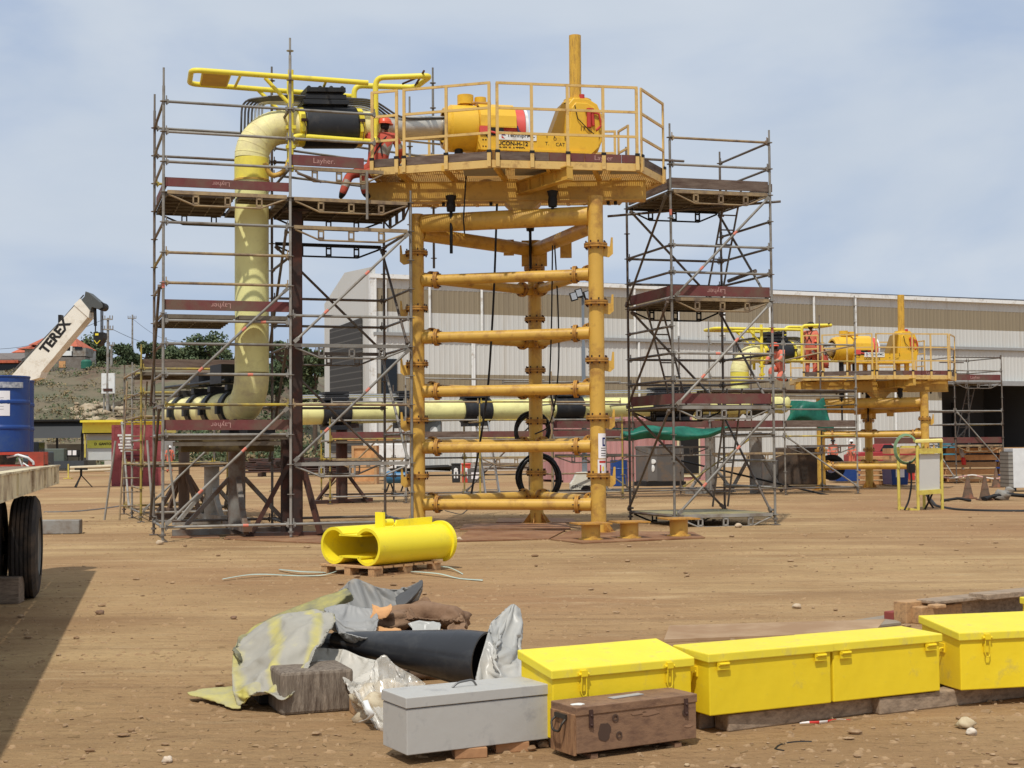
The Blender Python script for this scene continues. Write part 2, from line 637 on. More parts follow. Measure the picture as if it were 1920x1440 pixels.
stone(1812, 1366, 34, 'pale stone in front of the right hand timber beam', (214, 196, 160))
stone(1822, 1378, 22, 'small white chip leaning on the pale stone near the timber beam', (228, 216, 198))
stone(314, 1430, 20, 'whitish stone at the bottom edge, alone on the dirt left of the grey box', (222, 204, 182))
stone(1494, 1141, 17, 'pale stone lying alone on open dirt beyond the joined yellow boxes', (206, 186, 158))
stone(187, 1152, 16, 'flat dark brick piece on the dirt right of the trailer wheel', (116, 90, 74))
stone(438, 1161, 11, 'small dark pebble just left of the tarp heap', (120, 94, 78))
stone(697, 1078, 9, 'white pebble in front of the pallet under the yellow shell', (228, 216, 206))
stone(1020, 1401, 22, 'tan stone between the grey box and the brown crate', (190, 160, 124))
stone(1288, 1437, 10, 'tiny stone in front of the brown crate corner', (200, 176, 140))
stone(860, 1015, 14, 'pale lumps of rubble at the left end of the rusty plates', (206, 184, 156))
stone(1176, 1000, 12, 'white stone between the squat yellow stubs', (224, 214, 200))
stone(1385, 989, 14, 'pale stone under the right scaffold tower', (206, 190, 166))
stone(300, 1021, 15, 'pale stone by the base of the large scaffold front corner', (206, 176, 150))

# ---------------------------------------------------------------- hill on the left


def hill_h(x, y):
    t = max(0, min(1, (y-128)/40))
    h = 10.4*t*t*(3-2*t)
    if y > 150:
        h += 2.6*min(1, (y-150)/90)
    k = max(0, min(1, (-x-14)/16))
    h *= k*k*(3-2*k)
    n = noise.noise(V((x*.06, y*.06, 2)))*1.2 + noise.noise(V((x*.22, y*.22, 5)))*.5
    return h + n*min(1, h/3)


HILL = bpy.data.materials.new('hill_dry_grass')
HILL.use_nodes = True
nt = HILL.node_tree
N, L = nt.nodes, nt.links
b = N['Principled BSDF']
b.inputs['Roughness'].default_value = 1
tc = N.new('ShaderNodeTexCoord')


def hn(s, lo, hi, prev, rgb):
    n = N.new('ShaderNodeTexNoise')
    n.inputs['Scale'].default_value = s
    n.inputs['Detail'].default_value = 6
    n.inputs['Roughness'].default_value = .65
    L.new(tc.outputs['Object'], n.inputs['Vector'])
    r = N.new('ShaderNodeMapRange')
    r.inputs['From Min'].default_value = lo
    r.inputs['From Max'].default_value = hi
    L.new(n.outputs['Fac'], r.inputs['Value'])
    m = N.new('ShaderNodeMix')
    m.data_type = 'RGBA'
    L.new(r.outputs[0], m.inputs['Factor'])
    if isinstance(prev, tuple):
        m.inputs['A'].default_value = (*lin(*prev), 1)
    else:
        L.new(prev, m.inputs['A'])
    m.inputs['B'].default_value = (*lin(*rgb), 1)
    return m.outputs['Result']


c = hn(.16, .42, .6, (112, 100, 80), (96, 94, 72))
c = hn(.09, .52, .62, c, (98, 76, 60))
c = hn(.5, .56, .66, c, (70, 74, 52))
c = hn(.3, .66, .73, c, (160, 148, 126))
L.new(c, b.inputs['Base Color'])
mb = MB()
nx, ny = 70, 60
xs = [-120+115*i/nx for i in range(nx+1)]
ys = [124+150*(j/ny)**1.3 for j in range(ny+1)]
for y in ys:
    for x in xs:
        mb.v.append(V((x, y, hill_h(x, y)-.05)))
for j in range(ny):
    for i in range(nx):
        mb.f.append([j*(nx+1)+i, j*(nx+1)+i+1, (j+1)*(nx+1)+i+1, (j+1)*(nx+1)+i])
        mb.m.append(0)
        mb.sm.append(True)
o = mb.build('hill', HILL)
o['kind'] = 'structure'


def leaf(mb, c, s, rnd, m=0):
    n = V((rnd.gauss(0, 1), rnd.gauss(0, 1), rnd.gauss(0, 1)+.5)).normalized()
    a = n.orthogonal().normalized()
    a.rotate(Matrix.Rotation(rnd.uniform(0, 6.3), 3, n))
    b_ = n.cross(a)
    mb.add([c-a*s, c+b_*s*.55, c+a*s, c-b_*s*.55], [(0, 1, 2, 3)], m)


LEAFA = mat('leaf_dark', (76, 90, 60), .8, 0, .2, .8, rand=0)
LEAFB = mat('leaf_mid', (94, 104, 70), .8, 0, .2, .8, rand=0)
LEAFC = mat('leaf_dry', (140, 124, 92), .9, 0, .2, .8, rand=0)
BARK = mat('bark', (92, 76, 62), .9, 0, .2, 4)

# scrub on the hill slope
mb = MB()
rnd = random.Random(11)
for i in range(430):
    x, y = rnd.uniform(-64, -14), rnd.uniform(130, 175)
    if noise.noise(V((x*.07, y*.07, 9))) < -.12:
        continue
    if abs(x/y+.222) < .03 and y > 155:
        continue
    h = hill_h(x, y)
    r = rnd.uniform(.4, 1.5)
    mm = rnd.choice((1, 1, 2, 2, 2))
    for k in range(int(44*r)):
        d = V((rnd.gauss(0, 1), rnd.gauss(0, 1), abs(rnd.gauss(0, 1)))).normalized()*r*rnd.uniform(.5, 1)
        leaf(mb, V((x, y, h))+V((d.x*1.3, d.y, d.z*.7)), rnd.uniform(.09, .2), rnd, mm if rnd.random() < .7 else rnd.choice((0, 1, 2)))
for i in range(170):       # rank growth along the foot of the slope behind the scaffold
    x, y = rnd.uniform(-36, -13), rnd.uniform(128, 150)
    r = rnd.uniform(.8, 2.0)
    h = hill_h(x, y)
    mm = rnd.choice((0, 0, 1, 2))
    for k in range(int(40*r)):
        d = V((rnd.gauss(0, 1), rnd.gauss(0, 1), abs(rnd.gauss(0, 1)))).normalized()*r*rnd.uniform(.4, 1)
        leaf(mb, V((x, y, h))+V((d.x*1.2, d.y, d.z)), rnd.uniform(.14, .3), rnd, mm)
tag(mb.build('hillside_scrub', [LEAFA, LEAFB, LEAFC]), 'dry and green scrub covering the hill slope', 'scrub', kind='stuff')

ROCK = mat('pale_rock', (176, 162, 138), .95, 0, .16, .9, dirt=(150, 126, 98), damt=.4, dscale=.6)
mb = MB()
for i in range(46):
    x = rnd.uniform(140, 236)
    y = rnd.uniform(742, 772)
    d = rnd.uniform(146, 152)
    p = P(x, y, d)
    p.z = hill_h(p.x, p.y)+.1
    r = rnd.uniform(.15, .5)
    mb.ball(p, (r*1.5, r, r*.8), 5, 0, .9, i*1.3)
tag(mb.build('rock_outcrop', ROCK), 'crumbling pale rock outcrop halfway up the hill', 'rocks', kind='stuff')


def tree(px, d, ytop, ybase, wpx, label, seed, kind=0, name='tree'):
    """crown from ytop..ybase in the photo, trunk down to the ground"""
    rnd = random.Random(seed)
    s = d/F
    c = P(px, (ytop+ybase)/2, d)
    gz = max(0, hill_h(c.x, c.y))
    rx, rz = wpx*s/2*1.25, (ybase-ytop)*s/2*1.15
    base = V((c.x, c.y, gz-.1))
    t = thing(name, label, 'tree', base, 'trees on the hill skyline')
    tk = MB()
    top = V((c.x, c.y, c.z+rz*.3))
    mid = base.lerp(top, .5)+V((rnd.uniform(-.3, .3), 0, 0))
    tk.path([base, mid, top], [.28, .2, .07], 8)
    for k in range(6):
        a = rnd.uniform(0, 6.3)
        e = c+V((math.cos(a)*rx*.6, math.sin(a)*rx*.6, rnd.uniform(-.2, .6)*rz))
        tk.path([mid.lerp(top, rnd.uniform(.0, .6)), e], [.1, .03], 6)
    tk.build('trunk', BARK, t)
    cr = MB()
    nl = 15 if kind == 0 else 11
    for k in range(nl):
        d_ = V((rnd.gauss(0, 1), rnd.gauss(0, 1), rnd.gauss(0, 1))).normalized()*rnd.uniform(.35, .85)
        cc_ = c+V((d_.x*rx, d_.y*rx, d_.z*rz))
        r = rnd.uniform(.28, .48)*min(rx, rz)*1.15
        mm = rnd.choice((0, 0, 1)) if kind == 0 else rnd.choice((0, 1, 1))
        for q in range(230):
            e = V((rnd.gauss(0, 1), rnd.gauss(0, 1), rnd.gauss(0, 1))).normalized()*r*rnd.uniform(.5, 1.08)
            leaf(cr, cc_+V((e.x, e.y, e.z*.8)), rnd.uniform(.14, .3), rnd, mm if rnd.random() < .8 else 1-mm)
    cr.build('crown', [LEAFA, LEAFB], t)


tree(150, 186, 624, 706, 66, 'dense dark round tree right behind the red roofed house', 1)
tree(188, 184, 640, 694, 36, 'small dark tree between the red roofed house and the utility poles', 2)
tree(236, 176, 642, 702, 44, 'dark green tree right of the tall utility pole', 3)
tree(276, 180, 636, 700, 40, 'airy tree just left of the large scaffold', 4, 1)
tree(305, 190, 640, 720, 50, 'leafy tree behind the left corner of the large scaffold', 5)
tree(390, 170, 625, 700, 70, 'round crowned tree seen between the left scaffold poles', 6)
tree(340, 186, 650, 720, 60, 'low tree seen through the left scaffold ledgers', 7)
tree(435, 176, 652, 730, 50, 'tree half hidden by the cream riser pipe', 8)
tree(520, 150, 640, 735, 60, 'leafy tree right of the cream riser pipe', 9)
tree(590, 140, 625, 745, 46, 'dark tree beside the corner of the warehouse', 10)
tree(560, 150, 660, 750, 50, 'bushy tree left of the warehouse behind the black column', 12)
# ---------------------------------------------------------------- houses, poles on the hill
PLASTER = mat('white_plaster', (206, 202, 194), .85, 0, .08, .6, dirt=(150, 140, 126), damt=.35, dscale=.5)
TERRA = mat('terracotta', (188, 98, 68), .8, 0, .14, 1.5, dirt=(140, 78, 60), damt=.3)
GREYWALL = mat('grey_render', (150, 144, 136), .9, 0, .12, .5, dirt=(110, 100, 90), damt=.5, dscale=.4)


def hip(mb, c, sx, sy, h, m=0, over=.5):
    a, b_ = sx/2+over, sy/2+over
    r = max(.2, a-b_)
    vs = [c+V((-a, -b_, 0)), c+V((a, -b_, 0)), c+V((a, b_, 0)), c+V((-a, b_, 0)), c+V((-r, 0, h)), c+V((r, 0, h))]
    mb.add(vs, [(0, 1, 5, 4), (1, 2, 5), (2, 3, 4, 5), (3, 0, 4), (0, 3, 2, 1)], m)


d = 172.0
s = F/d
o = P(112, 700, d)
zb = hill_h(o.x, o.y)-.4
h = thing('house', 'white two storey house with terracotta hip roofs and balcony on the hill', 'house', (o.x, o.y, zb))
zf = o.z
k = lambda x, y, dd=0: P(x, y, d+dd)
mb = MB()
x0, x1 = k(46, 700).x, k(148, 700).x
zt = k(100, 652).z
mb.box(((x0+x1)/2, d+3.5, (zb+zt)/2), (x1-x0, 7, zt-zb))
mb.build('wall', PLASTER, h)
zl = k(100, 672).z
mb = MB().box(((k(84, 0).x+k(172, 0).x)/2, d-1.0, (zb-1+zl)/2), (k(172, 0).x-k(84, 0).x, 2.0, zl-zb+1))
mb.build('lower_wall', GREYWALL, h)
mb = MB()
hip(mb, V((k(130, 0).x, d+2.2, zt)), (150-112)/s*1.0, 7, (652-630)/s)
mb.build('roof', TERRA, h)
mb = MB()
hip(mb, V((k(84, 0).x, d+3.5, zt+.35)), (105-70)/s, 6, 1.5, over=.6)
mb.build('roof', TERRA, h)
mb = MB()
hip(mb, V((k(58, 0).x, d+2.5, k(0, 655).z)), 1.6, 6, .7, over=.4)
mb.build('roof', TERRA, h)
mb = MB().box(((k(98, 0).x+k(147, 0).x)/2, d-1.2, k(0, 665.5).z), (49/s, 1.6, 9/s))
mb.build('balcony', WHITEP, h)
for a, b_ in ((114, 145), (100, 112)):
    mb = MB().box(((k(a, 0).x+k(b_, 0).x)/2, d-.02, k(0, 656).z), ((b_-a)/s, .1, 10/s))
    mb.build('window', GLASSD, h)
for x in (112, 146):
    MB().box((k(x, 0).x, d-1.8, k(0, 657).z), (.25, .25, 10/s)).build('balcony_post', PLASTER, h)
MB().box((k(160, 0).x, d-.3, k(0, 663).z), (24/s, 3, 16/s)).build('annex', CONC, h)
MB().box((k(159, 0).x, d-1.85, k(0, 656).z), (14/s, .1, 5/s)).build('window', GLASSD, h)
MB().box((k(130, 0).x, d-2.03, k(0, 686).z), (12/s, .06, 12/s)).build('bricked_window', PLY, h)
MB().box((k(92, 0).x, d-2.03, k(0, 690).z), (14/s, .06, 14/s)).build('garage_door', GREYWALL, h)

o = P(20, 705, 180)
zb = hill_h(o.x, o.y)-.6
h = thing('house', 'long low grey house with dark roof partly behind the crane boom', 'house', (o.x, o.y, zb))
s2 = F/180
k2 = lambda x, y: P(x, y, 180)
MB().box((k2(5, 0).x, 184, (zb+k2(0, 672).z)/2), (84/s2, 7, k2(0, 672).z-zb)).build('wall', GREYWALL, h)
MB().prism([(k2(-40, 0).x, 179, k2(0, 674).z), (k2(50, 0).x, 179, k2(0, 674).z), (k2(50, 0).x, 184, k2(0, 658).z), (k2(-40, 0).x, 184, k2(0, 658).z)], (0, 0, -.25)).build('roof', mat('roof_grey', (118, 108, 102), .8, 0, .12, .5), h)
mb = MB()
hip(mb, V((k2(22, 0).x, 186, k2(0, 657).z)), 1.4, 3, .8)
mb.build('roof', TERRA, h)
MB().box((k2(0, 0).x, 179.6, k2(0, 679).z), (90/s2, 1.6, 5/s2)).build('veranda_roof', TERRA, h)
MB().box((k2(18, 0).x, 180.4, k2(0, 694).z), (20/s2, .3, 9/s2)).build('window', PLASTER, h)
MB().box((k2(12, 0).x, 180.2, k2(0, 690).z), (70/s2, .3, 14/s2)).build('veranda_opening', GLASSD, h)

p = P(162, 696, 166)
mb = MB().lathe((p.x, p.y, hill_h(p.x, p.y)), UP, [(0, 0), (0, .62), (.8, .62), (1.0, .45), (1.05, 0)], 16)
tag(mb.build('water_tank', mat('tank_green', (40, 104, 84), .5), None, base=(p.x, p.y, 0)), 'green plastic water tank beside the white hill house', 'tank')

p = P(203, 738, 150)
t = thing('notice_board', 'tall white notice board with a dark strip standing on the hill slope', 'sign', (p.x, p.y, hill_h(p.x, p.y)))
sg = 150/F
MB().box((p.x, p.y, P(203, 719, 150).z), (25*sg, .25, 38*sg)).build('panel', WHITEP, t, .02)
MB().box((p.x, p.y-.16, P(203, 731, 150).z), (17*sg, .06, 5*sg)).build('dark_strip', DARKBR, t)
for a in (-9, 9):
    MB().box((p.x+a*sg, p.y+.2, p.z-1.0), (.15, .15, 3.2)).build('post', CONC, t)


def pole(x, ytop, ybase, d, label, arms):
    p = P(x, ybase, d)
    z0 = max(0, hill_h(p.x, p.y))
    zt = P(x, ytop, d).z
    t = thing('utility_pole', label, 'utility pole', (p.x, p.y, z0), 'concrete utility poles on the hill')
    MB().tube((p.x, p.y, z0-.5), (p.x, p.y, zt), .2, .12, 8).build('shaft', CONC, t)
    for y, w_ in arms:
        q = P(x, y, d)
        m = MB().bar(q-V((w_*d/F/2, .14, 0)), q+V((w_*d/F/2, -.14, 0)), .12, .14)
        for e in (-1, -.5, .5, 1):
            m.tube(q+V((e*w_*d/F*.47, -.14, .05)), q+V((e*w_*d/F*.47, -.14, .4)), .06, n=6)
        m.build('crossarm', CONC, t)


pole(202, 596, 700, 150, 'tall concrete utility pole with two crossarms, nearest to the crane hook', [(599, 20), (618, 22)])
pole(209, 646, 700, 170, 'shorter utility pole standing just right of the tallest one', [(648, 12)])
pole(248, 590, 690, 230, 'thin faraway utility pole rising above the skyline trees', [(597, 16)])
for (x0, y0, d0, x1, y1, d1) in ((194, 599, 150, -40, 655, 190), (212, 618, 150, 330, 640, 240), (248, 597, 230, 340, 640, 260)):
    pa, pb = P(x0, y0, d0), P(x1, y1, d1)
    pts = [pa.lerp(pb, i/10)-UP*(.25*math.sin(math.pi*i/10)*4) for i in range(11)]
    tag(MB().path(pts, .025, 5).build('power_line', BLACKS, None, base=pa), {194: 'thin power line running left from the tall utility pole', 212: 'thin power line running right from the tall utility pole', 248: 'thin power line leaving the faraway utility pole'}[x0], 'power line')

# ---------------------------------------------------------------- warehouse
WH = thing('warehouse', 'huge white corrugated warehouse with brown bands behind the yard', 'warehouse', (-8.6, 88.6, 0))
c0 = V((-8.6, 88.6, 0))
wu = V((.917, .4, 0)).normalized()
wv = V((-wu.y, wu.x, 0))
WHITECL = mat('cladding_white', (200, 199, 193), .55, 0, .035, .22, dirt=(186, 180, 168), damt=.16, dscale=.35, stretch=(5, 5, .25), rand=.02)
BROWNCL = mat('cladding_brown', (140, 127, 104), .6, 0, .04, .25, dirt=(128, 116, 96), damt=.2, dscale=.35, stretch=(5, 5, .3), rand=.02)
LEN = 86.0


def corr(name, t0, t1, z0, z1, m, pitch=.34, dep=.022, off=0.0):
    mb = MB()
    n = int((t1-t0)/pitch)
    prof = []
    for i in range(n):
        t = t0+(t1-t0)*i/n
        w_ = (t1-t0)/n
        prof += [(t, 0), (t+w_*.55, 0), (t+w_*.68, -dep), (t+w_*.87, -dep)]
    prof.append((t1, 0))
    vs = []
    for t, dd in prof:
        p = c0+wu*t+wv*(dd-off)
        vs += [p+UP*z0, p+UP*z1]
    mb.add(vs, [(2*i, 2*i+2, 2*i+3, 2*i+1) for i in range(len(prof)-1)])
    return mb.build(name, m, WH)


def wallx(x, y=800):      # distance along the front wall where photo column x meets it
    r = ray(x, y)
    # c0 + wu t = (r.x k, r.y k)
    det = wu.x*(-r.y) - wu.y*(-r.x)
    return ((-c0.x)*(-r.y) - (-c0.y)*(-r.x))/det


tD0, tD1 = wallx(1766), wallx(2010)
corr('upper_cladding', 0, LEN, 11.4, 12.0, WHITECL)
corr('brown_band', 0, LEN, 9.95, 11.4, BROWNCL)
corr('cladding', 0, LEN, 8.5, 9.95, WHITECL)
corr('middle_cladding', 0, LEN, 6.1, 8.5, WHITECL, off=.06)
corr('lower_brown_band', 0, tD0, 4.65, 6.1, BROWNCL, off=.06)
corr('lower_brown_band', tD1, LEN, 4.65, 6.1, BROWNCL, off=.06)
corr('lower_cladding', 0, tD0, 0, 4.65, WHITECL, off=.06)
corr('lower_cladding', tD1, LEN, 0, 4.65, WHITECL, off=.06)
MB().bar(c0+wv*-.2+UP*8.55, c0+wu*LEN+wv*-.2+UP*8.55, .22, .2).build('gutter', mat('gutter_grey', (150, 150, 148), .5), WH)
MB().bar(c0+wv*-.16+wu*-.2+UP*12.12, c0+wu*LEN+wv*-.16+UP*12.12, .3, .26).build('eave_gutter', WHITEP, WH)
mb = MB()
a, b_ = c0+wu*.25+wv*.02+UP*12.1, c0+wu*LEN+wv*.02+UP*12.28
mb.prism([a+wv*-.3, b_+wv*-.3, b_+wv*5.8+UP*.6, a+wv*5.8+UP*.6], UP*.14)
mb.prism([a+wv*5.81+UP*.6, b_+wv*5.81+UP*.6, b_+wv*10.8-UP*.8, a+wv*10.8-UP*.8], UP*.14)
mb.build('roof', mat('roof_sheet', (84, 86, 92), .5, .3, .06, .4), WH)
# back and right wall
mb = MB()
mb.quad(c0+wv*10.5, c0+wu*LEN+wv*10.5, c0+wu*LEN+wv*10.5+UP*11.4, c0+wv*10.5+UP*11.4)
mb.quad(c0+wu*LEN, c0+wu*LEN+wv*10.5, c0+wu*LEN+wv*10.5+UP*11.4, c0+wu*LEN+UP*12)
mb.build('rear_wall', WHITECL, WH)
# gable end on the left
e = c0+wu*.02
mb = MB().prism([e, e+wv*10.5, e+wv*10.5+UP*11.4, e+wv*5.8+UP*13.0, e+UP*12.7], wu*.2)
mb.build('gable_wall', WHITECL, WH)
MB().box(c0+wu*.0+wv*-.05+UP*6.0, (.32, .4, 12.0), wu).build('corner_trim', WHITEP, WH)
LOUV = mat('louvre', (60, 58, 56), .7, 0, .08, .5, bands=(2, .42, .18, (92, 90, 86)))
q = c0+wu*-.12+wv*1.95
mb = MB().prism([q+UP*1.2, q+wv*6.9+UP*1.2, q+wv*6.9+UP*9.5, q+UP*9.7], wu*.1)
mb.build('louvre_panel', LOUV, WH)
t = wallx(728)
MB().box(c0+wu*t+wv*-.18+UP*5.9, (1.0, .12, 2.2), wu).build('window', GLASSD, WH)
for i, (x, z0, z1) in enumerate(((703, 0, 12), (722, 8.6, 11.9), (805, 8.6, 12), (903, 8.6, 12), (885, 0, 8.4), (888, 0, 8.4), (1190, 8.6, 12), (1197, 0, 8.4), (1272, 8.9, 11.2), (1358, 8.9, 12), (1444, 8.6, 12), (1527, 8.6, 12), (1605, 8.6, 12), (1609, 0, 8.4), (1677, 0, 8.4), (1585, 0, 8.4))):
    t = wallx(x)
    p = c0+wu*t+wv*-.2
    MB().tube(p+UP*z0, p+UP*z1, .085, n=8).build('downpipe', WHITEP, WH)
# the big open door: a dark room behind it
DARKIN = mat('dark_interior', (96, 94, 92), .9, 0, .1, .5)
mb = MB()
a, b_ = c0+wu*tD0+wv*.1, c0+wu*tD1+wv*.1
D = wv*9.6
H = UP*6.05
mb.quad(a+D, b_+D, b_+D+H, a+D+H)
mb.quad(a, a+D, a+D+H, a+H)
mb.quad(b_, b_+H, b_+D+H, b_+D)
mb.quad(a+H, a+D+H, b_+D+H, b_+H)
mb.quad(a+UP*.03, b_+UP*.03, b_+D+UP*.03, a+D+UP*.03)
mb.build('door_bay', DARKIN, WH)
MB().box(c0+wu*((tD0+tD1)/2)+wv*-.3+UP*5.95, (tD1-tD0+1.2, .5, .35), wu).build('door_lintel', mat('gutter_grey', (150, 150, 148)), WH)
for q_ in (0.18, .42, .7):
    MB().box(c0+wu*(tD0+(tD1-tD0)*q_)+wv*8.9+UP*2.4, (.35, .3, 4.8), wu).build('inner_column', mat('dim_steel', (84, 84, 80), .7), WH)
# ---------------------------------------------------------------- scaffolds
R0 = .0242


class Scaf:
    def __init__(s, label, O, u, v, seed=1, group='tube scaffolds in the yard', yellow=.1, name='scaffold'):
        s.O, s.u, s.v = V((O[0], O[1], 0)), tri(u), tri(v)
        s.t = thing(name, label, 'scaffold', s.O, group)
        s.r = random.Random(seed)
        s.yellow = yellow

    def at(s, i, j, z=0):
        return s.O+s.u*i+s.v*j+UP*z

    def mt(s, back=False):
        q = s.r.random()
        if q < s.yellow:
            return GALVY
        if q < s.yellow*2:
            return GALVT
        return GALVB if (back and q < .8) or q < .3 else GALV  # rear tubes mostly take the copy with shade in its colour

    def post(s, i, j, z1, z0=.0, zo=.2, m=None, ros=True, tape=None):
        p, q = s.at(i, j, z0+.04), s.at(i, j, z1)
        mb = MB().tube(p, q-UP*.3, R0, n=8).tube(q-UP*.3, q, R0*.76, n=8)
        z = zo
        while ros and z < z1-.15:
            if z > z0+.1:
                c = s.at(i, j, z)
                mb.lathe(c-UP*.005, UP, [(0, R0), (0, .062), (.01, .062), (.01, R0)], 10)
            z += .5
        if tape:
            mb.tube(s.at(i, j, tape), s.at(i, j, tape+.11), R0+.002, n=8, m=1, cap=False)
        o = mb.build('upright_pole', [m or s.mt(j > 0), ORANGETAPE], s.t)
        if z0 < .1:
            c = s.at(i, j)
            b = MB().box(c+UP*.01, (.15, .15, .012), s.u).tube(c+UP*.012, c+UP*.25, .018, n=8).lathe(c+UP*.1, UP, [(0, .02), (0, .05), (.03, .05), (.03, .02)], 8)
            k = b.build('base_jack', GALVB, o)
        return o

    def led(s, a, b, z, m=None, ext=0, tape=False, dz=0):
        p, q = s.at(*a, z), s.at(*b, z+dz)
        d = (q-p).normalized()
        mb = MB()
        mb.tube(p+d*.05, q-d*(.05-ext), R0, n=8)
        for e, k in ((p, 1), (q, -1)):          # wedge heads at the rosettes
            mb.box(e+d*k*.055, (.05, .045, .07), d)
            mb.bar(e+d*k*.05-UP*.06, e+d*k*.045+UP*.1, .008, .02, d)
        if tape:
            t = s.r.uniform(.1, .8)
            mb.tube(p.lerp(q, t), p.lerp(q, t)+d*.09, R0+.002, n=8, m=1, cap=False)
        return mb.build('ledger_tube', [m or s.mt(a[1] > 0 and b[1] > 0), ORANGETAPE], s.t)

    def brace(s, a, za, b, zb, m=None, tape=False, off=.06):
        p, q = s.at(*a, za), s.at(*b, zb)
        n = (q-p).cross(UP).normalized()
        if n.y > 0:
            n = -n
        p, q = p+n*off, q+n*off
        d = (q-p).normalized()
        p, q = p+d*.12, q-d*.12
        mb = MB().tube(p, q, R0, n=8)
        for e in (p, q):
            mb.box(e, (.1, .05, .06), d)
            mb.tube(e, e-n*.09, .02, n=6)
        if tape:
            for t in (.25, .62):
                mb.tube(p.lerp(q, t), p.lerp(q, t)+d*.09, R0+.002, n=8, m=1, cap=False)
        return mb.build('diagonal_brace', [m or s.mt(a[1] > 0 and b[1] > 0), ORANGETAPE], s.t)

    def lattice(s, a, b, z, m=None):
        p, q = s.at(*a, z), s.at(*b, z)
        d = q-p
        L = d.length
        d = d.normalized()
        mb = MB()
        mb.bar(p+d*.06, q-d*.06, .05, .06)
        lo = -UP*.21
        pts = [p+d*.08-UP*.04, p+d*L*.24+lo, q-d*L*.24+lo, q-d*.08-UP*.04]
        mb.path(pts, .017, 8)
        for t in (.25, .5, .75):
            c = p.lerp(q, t)
            for e in (-.042, .042):
                mb.bar(c+d*e-UP*.02, c+d*e+lo, .035, .022, d)
            mb.bar(c-d*.05-UP*.055, c+d*.05-UP*.055, .035, .03)
            mb.bar(c-d*.05-UP*.175, c+d*.05-UP*.175, .035, .03)
        return mb.build('lattice_girder', m or s.r.choice([GALV, GALVT, GALVB]), s.t)

    def deck(s, i0, i1, j0, j1, z, m=None, planks=None):
        du, dv = s.u*(i1-i0), s.v*(j1-j0)
        o = s.at(i0, j0, z)
        n = planks or max(2, round(dv.length/.33))
        mb = MB()
        xd = du.normalized()
        yd = dv.normalized()
        L = du.length-.06
        for k in range(n):
            c = o+du*.5+dv*((k+.5)/n)
            w_ = dv.length/n-.015
            mb.box(c, (L, w_, .012), xd)
            for e in (-1, 1):
                mb.box(c+yd*e*(w_/2-.006)-UP*.034, (L, .012, .055), xd)
            for q in range(5):
                mb.box(c+xd*L*(q/4-.5)*.96-UP*.03, (.02, w_-.03, .046), xd)
            mb.box(c-UP*.028, (L, .03, .04), xd)
        return mb.build('deck', m or STEELDECK, s.t)

    def toe(s, a, b, z, m=None, h=.15, text=None, flip=False, inset=.02):
        p, q = s.at(*a, z+h/2), s.at(*b, z+h/2)
        d = (q-p).normalized()
        n = d.cross(UP).normalized()
        if n.y > 0:
            n = -n
        n_in = -n*.045
        mb = MB().bar(p+d*inset+n_in, q-d*inset+n_in, .03, h)
        if text:
            c = p.lerp(q, .45)+n_in+n*.018
            mb.text(text, c, d*(-1 if flip else 1), UP*(-1 if flip else 1), h*.72, 1)
        return mb.build('toe_board', [m or TOERED, PRINT], s.t)

    def ladder(s, p, q, wdir, w_=.32, m=None, name='access_ladder'):
        p, q, wd = V(p), V(q), V(wdir).normalized()
        mb = MB()
        for e in (-.5, .5):
            mb.tube(p+wd*w_*e, q+wd*w_*e, .02, n=8)
        L = (q-p).length
        n = int(L/.28)
        for k in range(1, n):
            c = p.lerp(q, k/n)
            mb.tube(c-wd*w_/2, c+wd*w_/2, .014, n=6)
        return mb.build(name, m or GALVB, s.t)

    def free(s, pts, name='loose_tube', m=None, r=R0):
        return MB().path(pts, r, 8).build(name, m or s.mt(), s.t)


# ---- the large scaffold round the riser pipe
su, sv = V((1.985, .64, 0)), V((-.64, 1.975, 0))
S = Scaf('large scaffold of three platforms built round the cream riser pipe', (-5.70, 23.5), su, sv, 5, yellow=.05)
S.post(0, 0, 7.8, zo=.24, m=GALV, tape=4.15)
S.post(1, 0, 8.46, zo=.24, m=GALV)
S.post(2, 0, 5.95, zo=.24, m=GALV)
S.post(0, 1, 7.85, zo=.24)
S.post(1, 1, 8.5, zo=.24, m=GALVB)
S.post(2, 1, 5.8, zo=.24, m=GALVB)
A, B, C_, A1, B1, C1 = (0, 0), (1, 0), (2, 0), (0, 1), (1, 1), (2, 1)
for z in (.24, 2.24, 2.74, 3.24, 3.62, 4.24, 4.74, 5.24, 6.24, 6.74, 7.24):
    S.led(A, B, z, m={2.24: GALVY, 4.24: GALVT, 4.74: GALVT}.get(z, GALV), tape=z in (2.74, 3.62, .24))
for z in (.24, 2.24, 3.74, 6.74, 7.24):
    S.led(B, C_ if z < 6 else (1.72, 0), z, m={2.24: GALVT}.get(z, GALV))
for z in (1.24, 3.24, 5.24, 6.24):
    S.lattice(B, C_ if z < 6 else (1.8, 0), z, GALVT if z > 5 else GALV)
for z in (.24, 2.24, 6.24, 6.74, 7.24):
    S.led(A1, B1, z)
for z in (.24, 2.24, 3.74, 4.24, 6.74, 7.24):
    S.led(B1, C1, z, m=GALVB)
for z in (1.24, 3.24, 5.24):
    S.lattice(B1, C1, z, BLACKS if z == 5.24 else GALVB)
for z in (.24, 1.74, 2.24, 2.74, 3.24, 3.74, 4.24, 4.74, 5.24, 5.74, 6.24, 6.74, 7.24):
    S.led(A, A1, z)
for z in (.24, 1.74, 2.24, 3.24, 3.74, 4.74, 5.74, 6.24, 7.24):
    S.led(B, B1, z, m=GALVB)
for z in (.24, 1.74, 3.24, 3.74, 4.24, 5.24):
    S.led(C_, C1, z, m=GALVB)
S.brace(A, .24, B, 2.24, m=GALV, tape=True)
S.brace(A, 2.24, B, 4.24, m=GALV, tape=True)
S.brace(B, 1.24, C_, 3.24, m=GALV, tape=True)
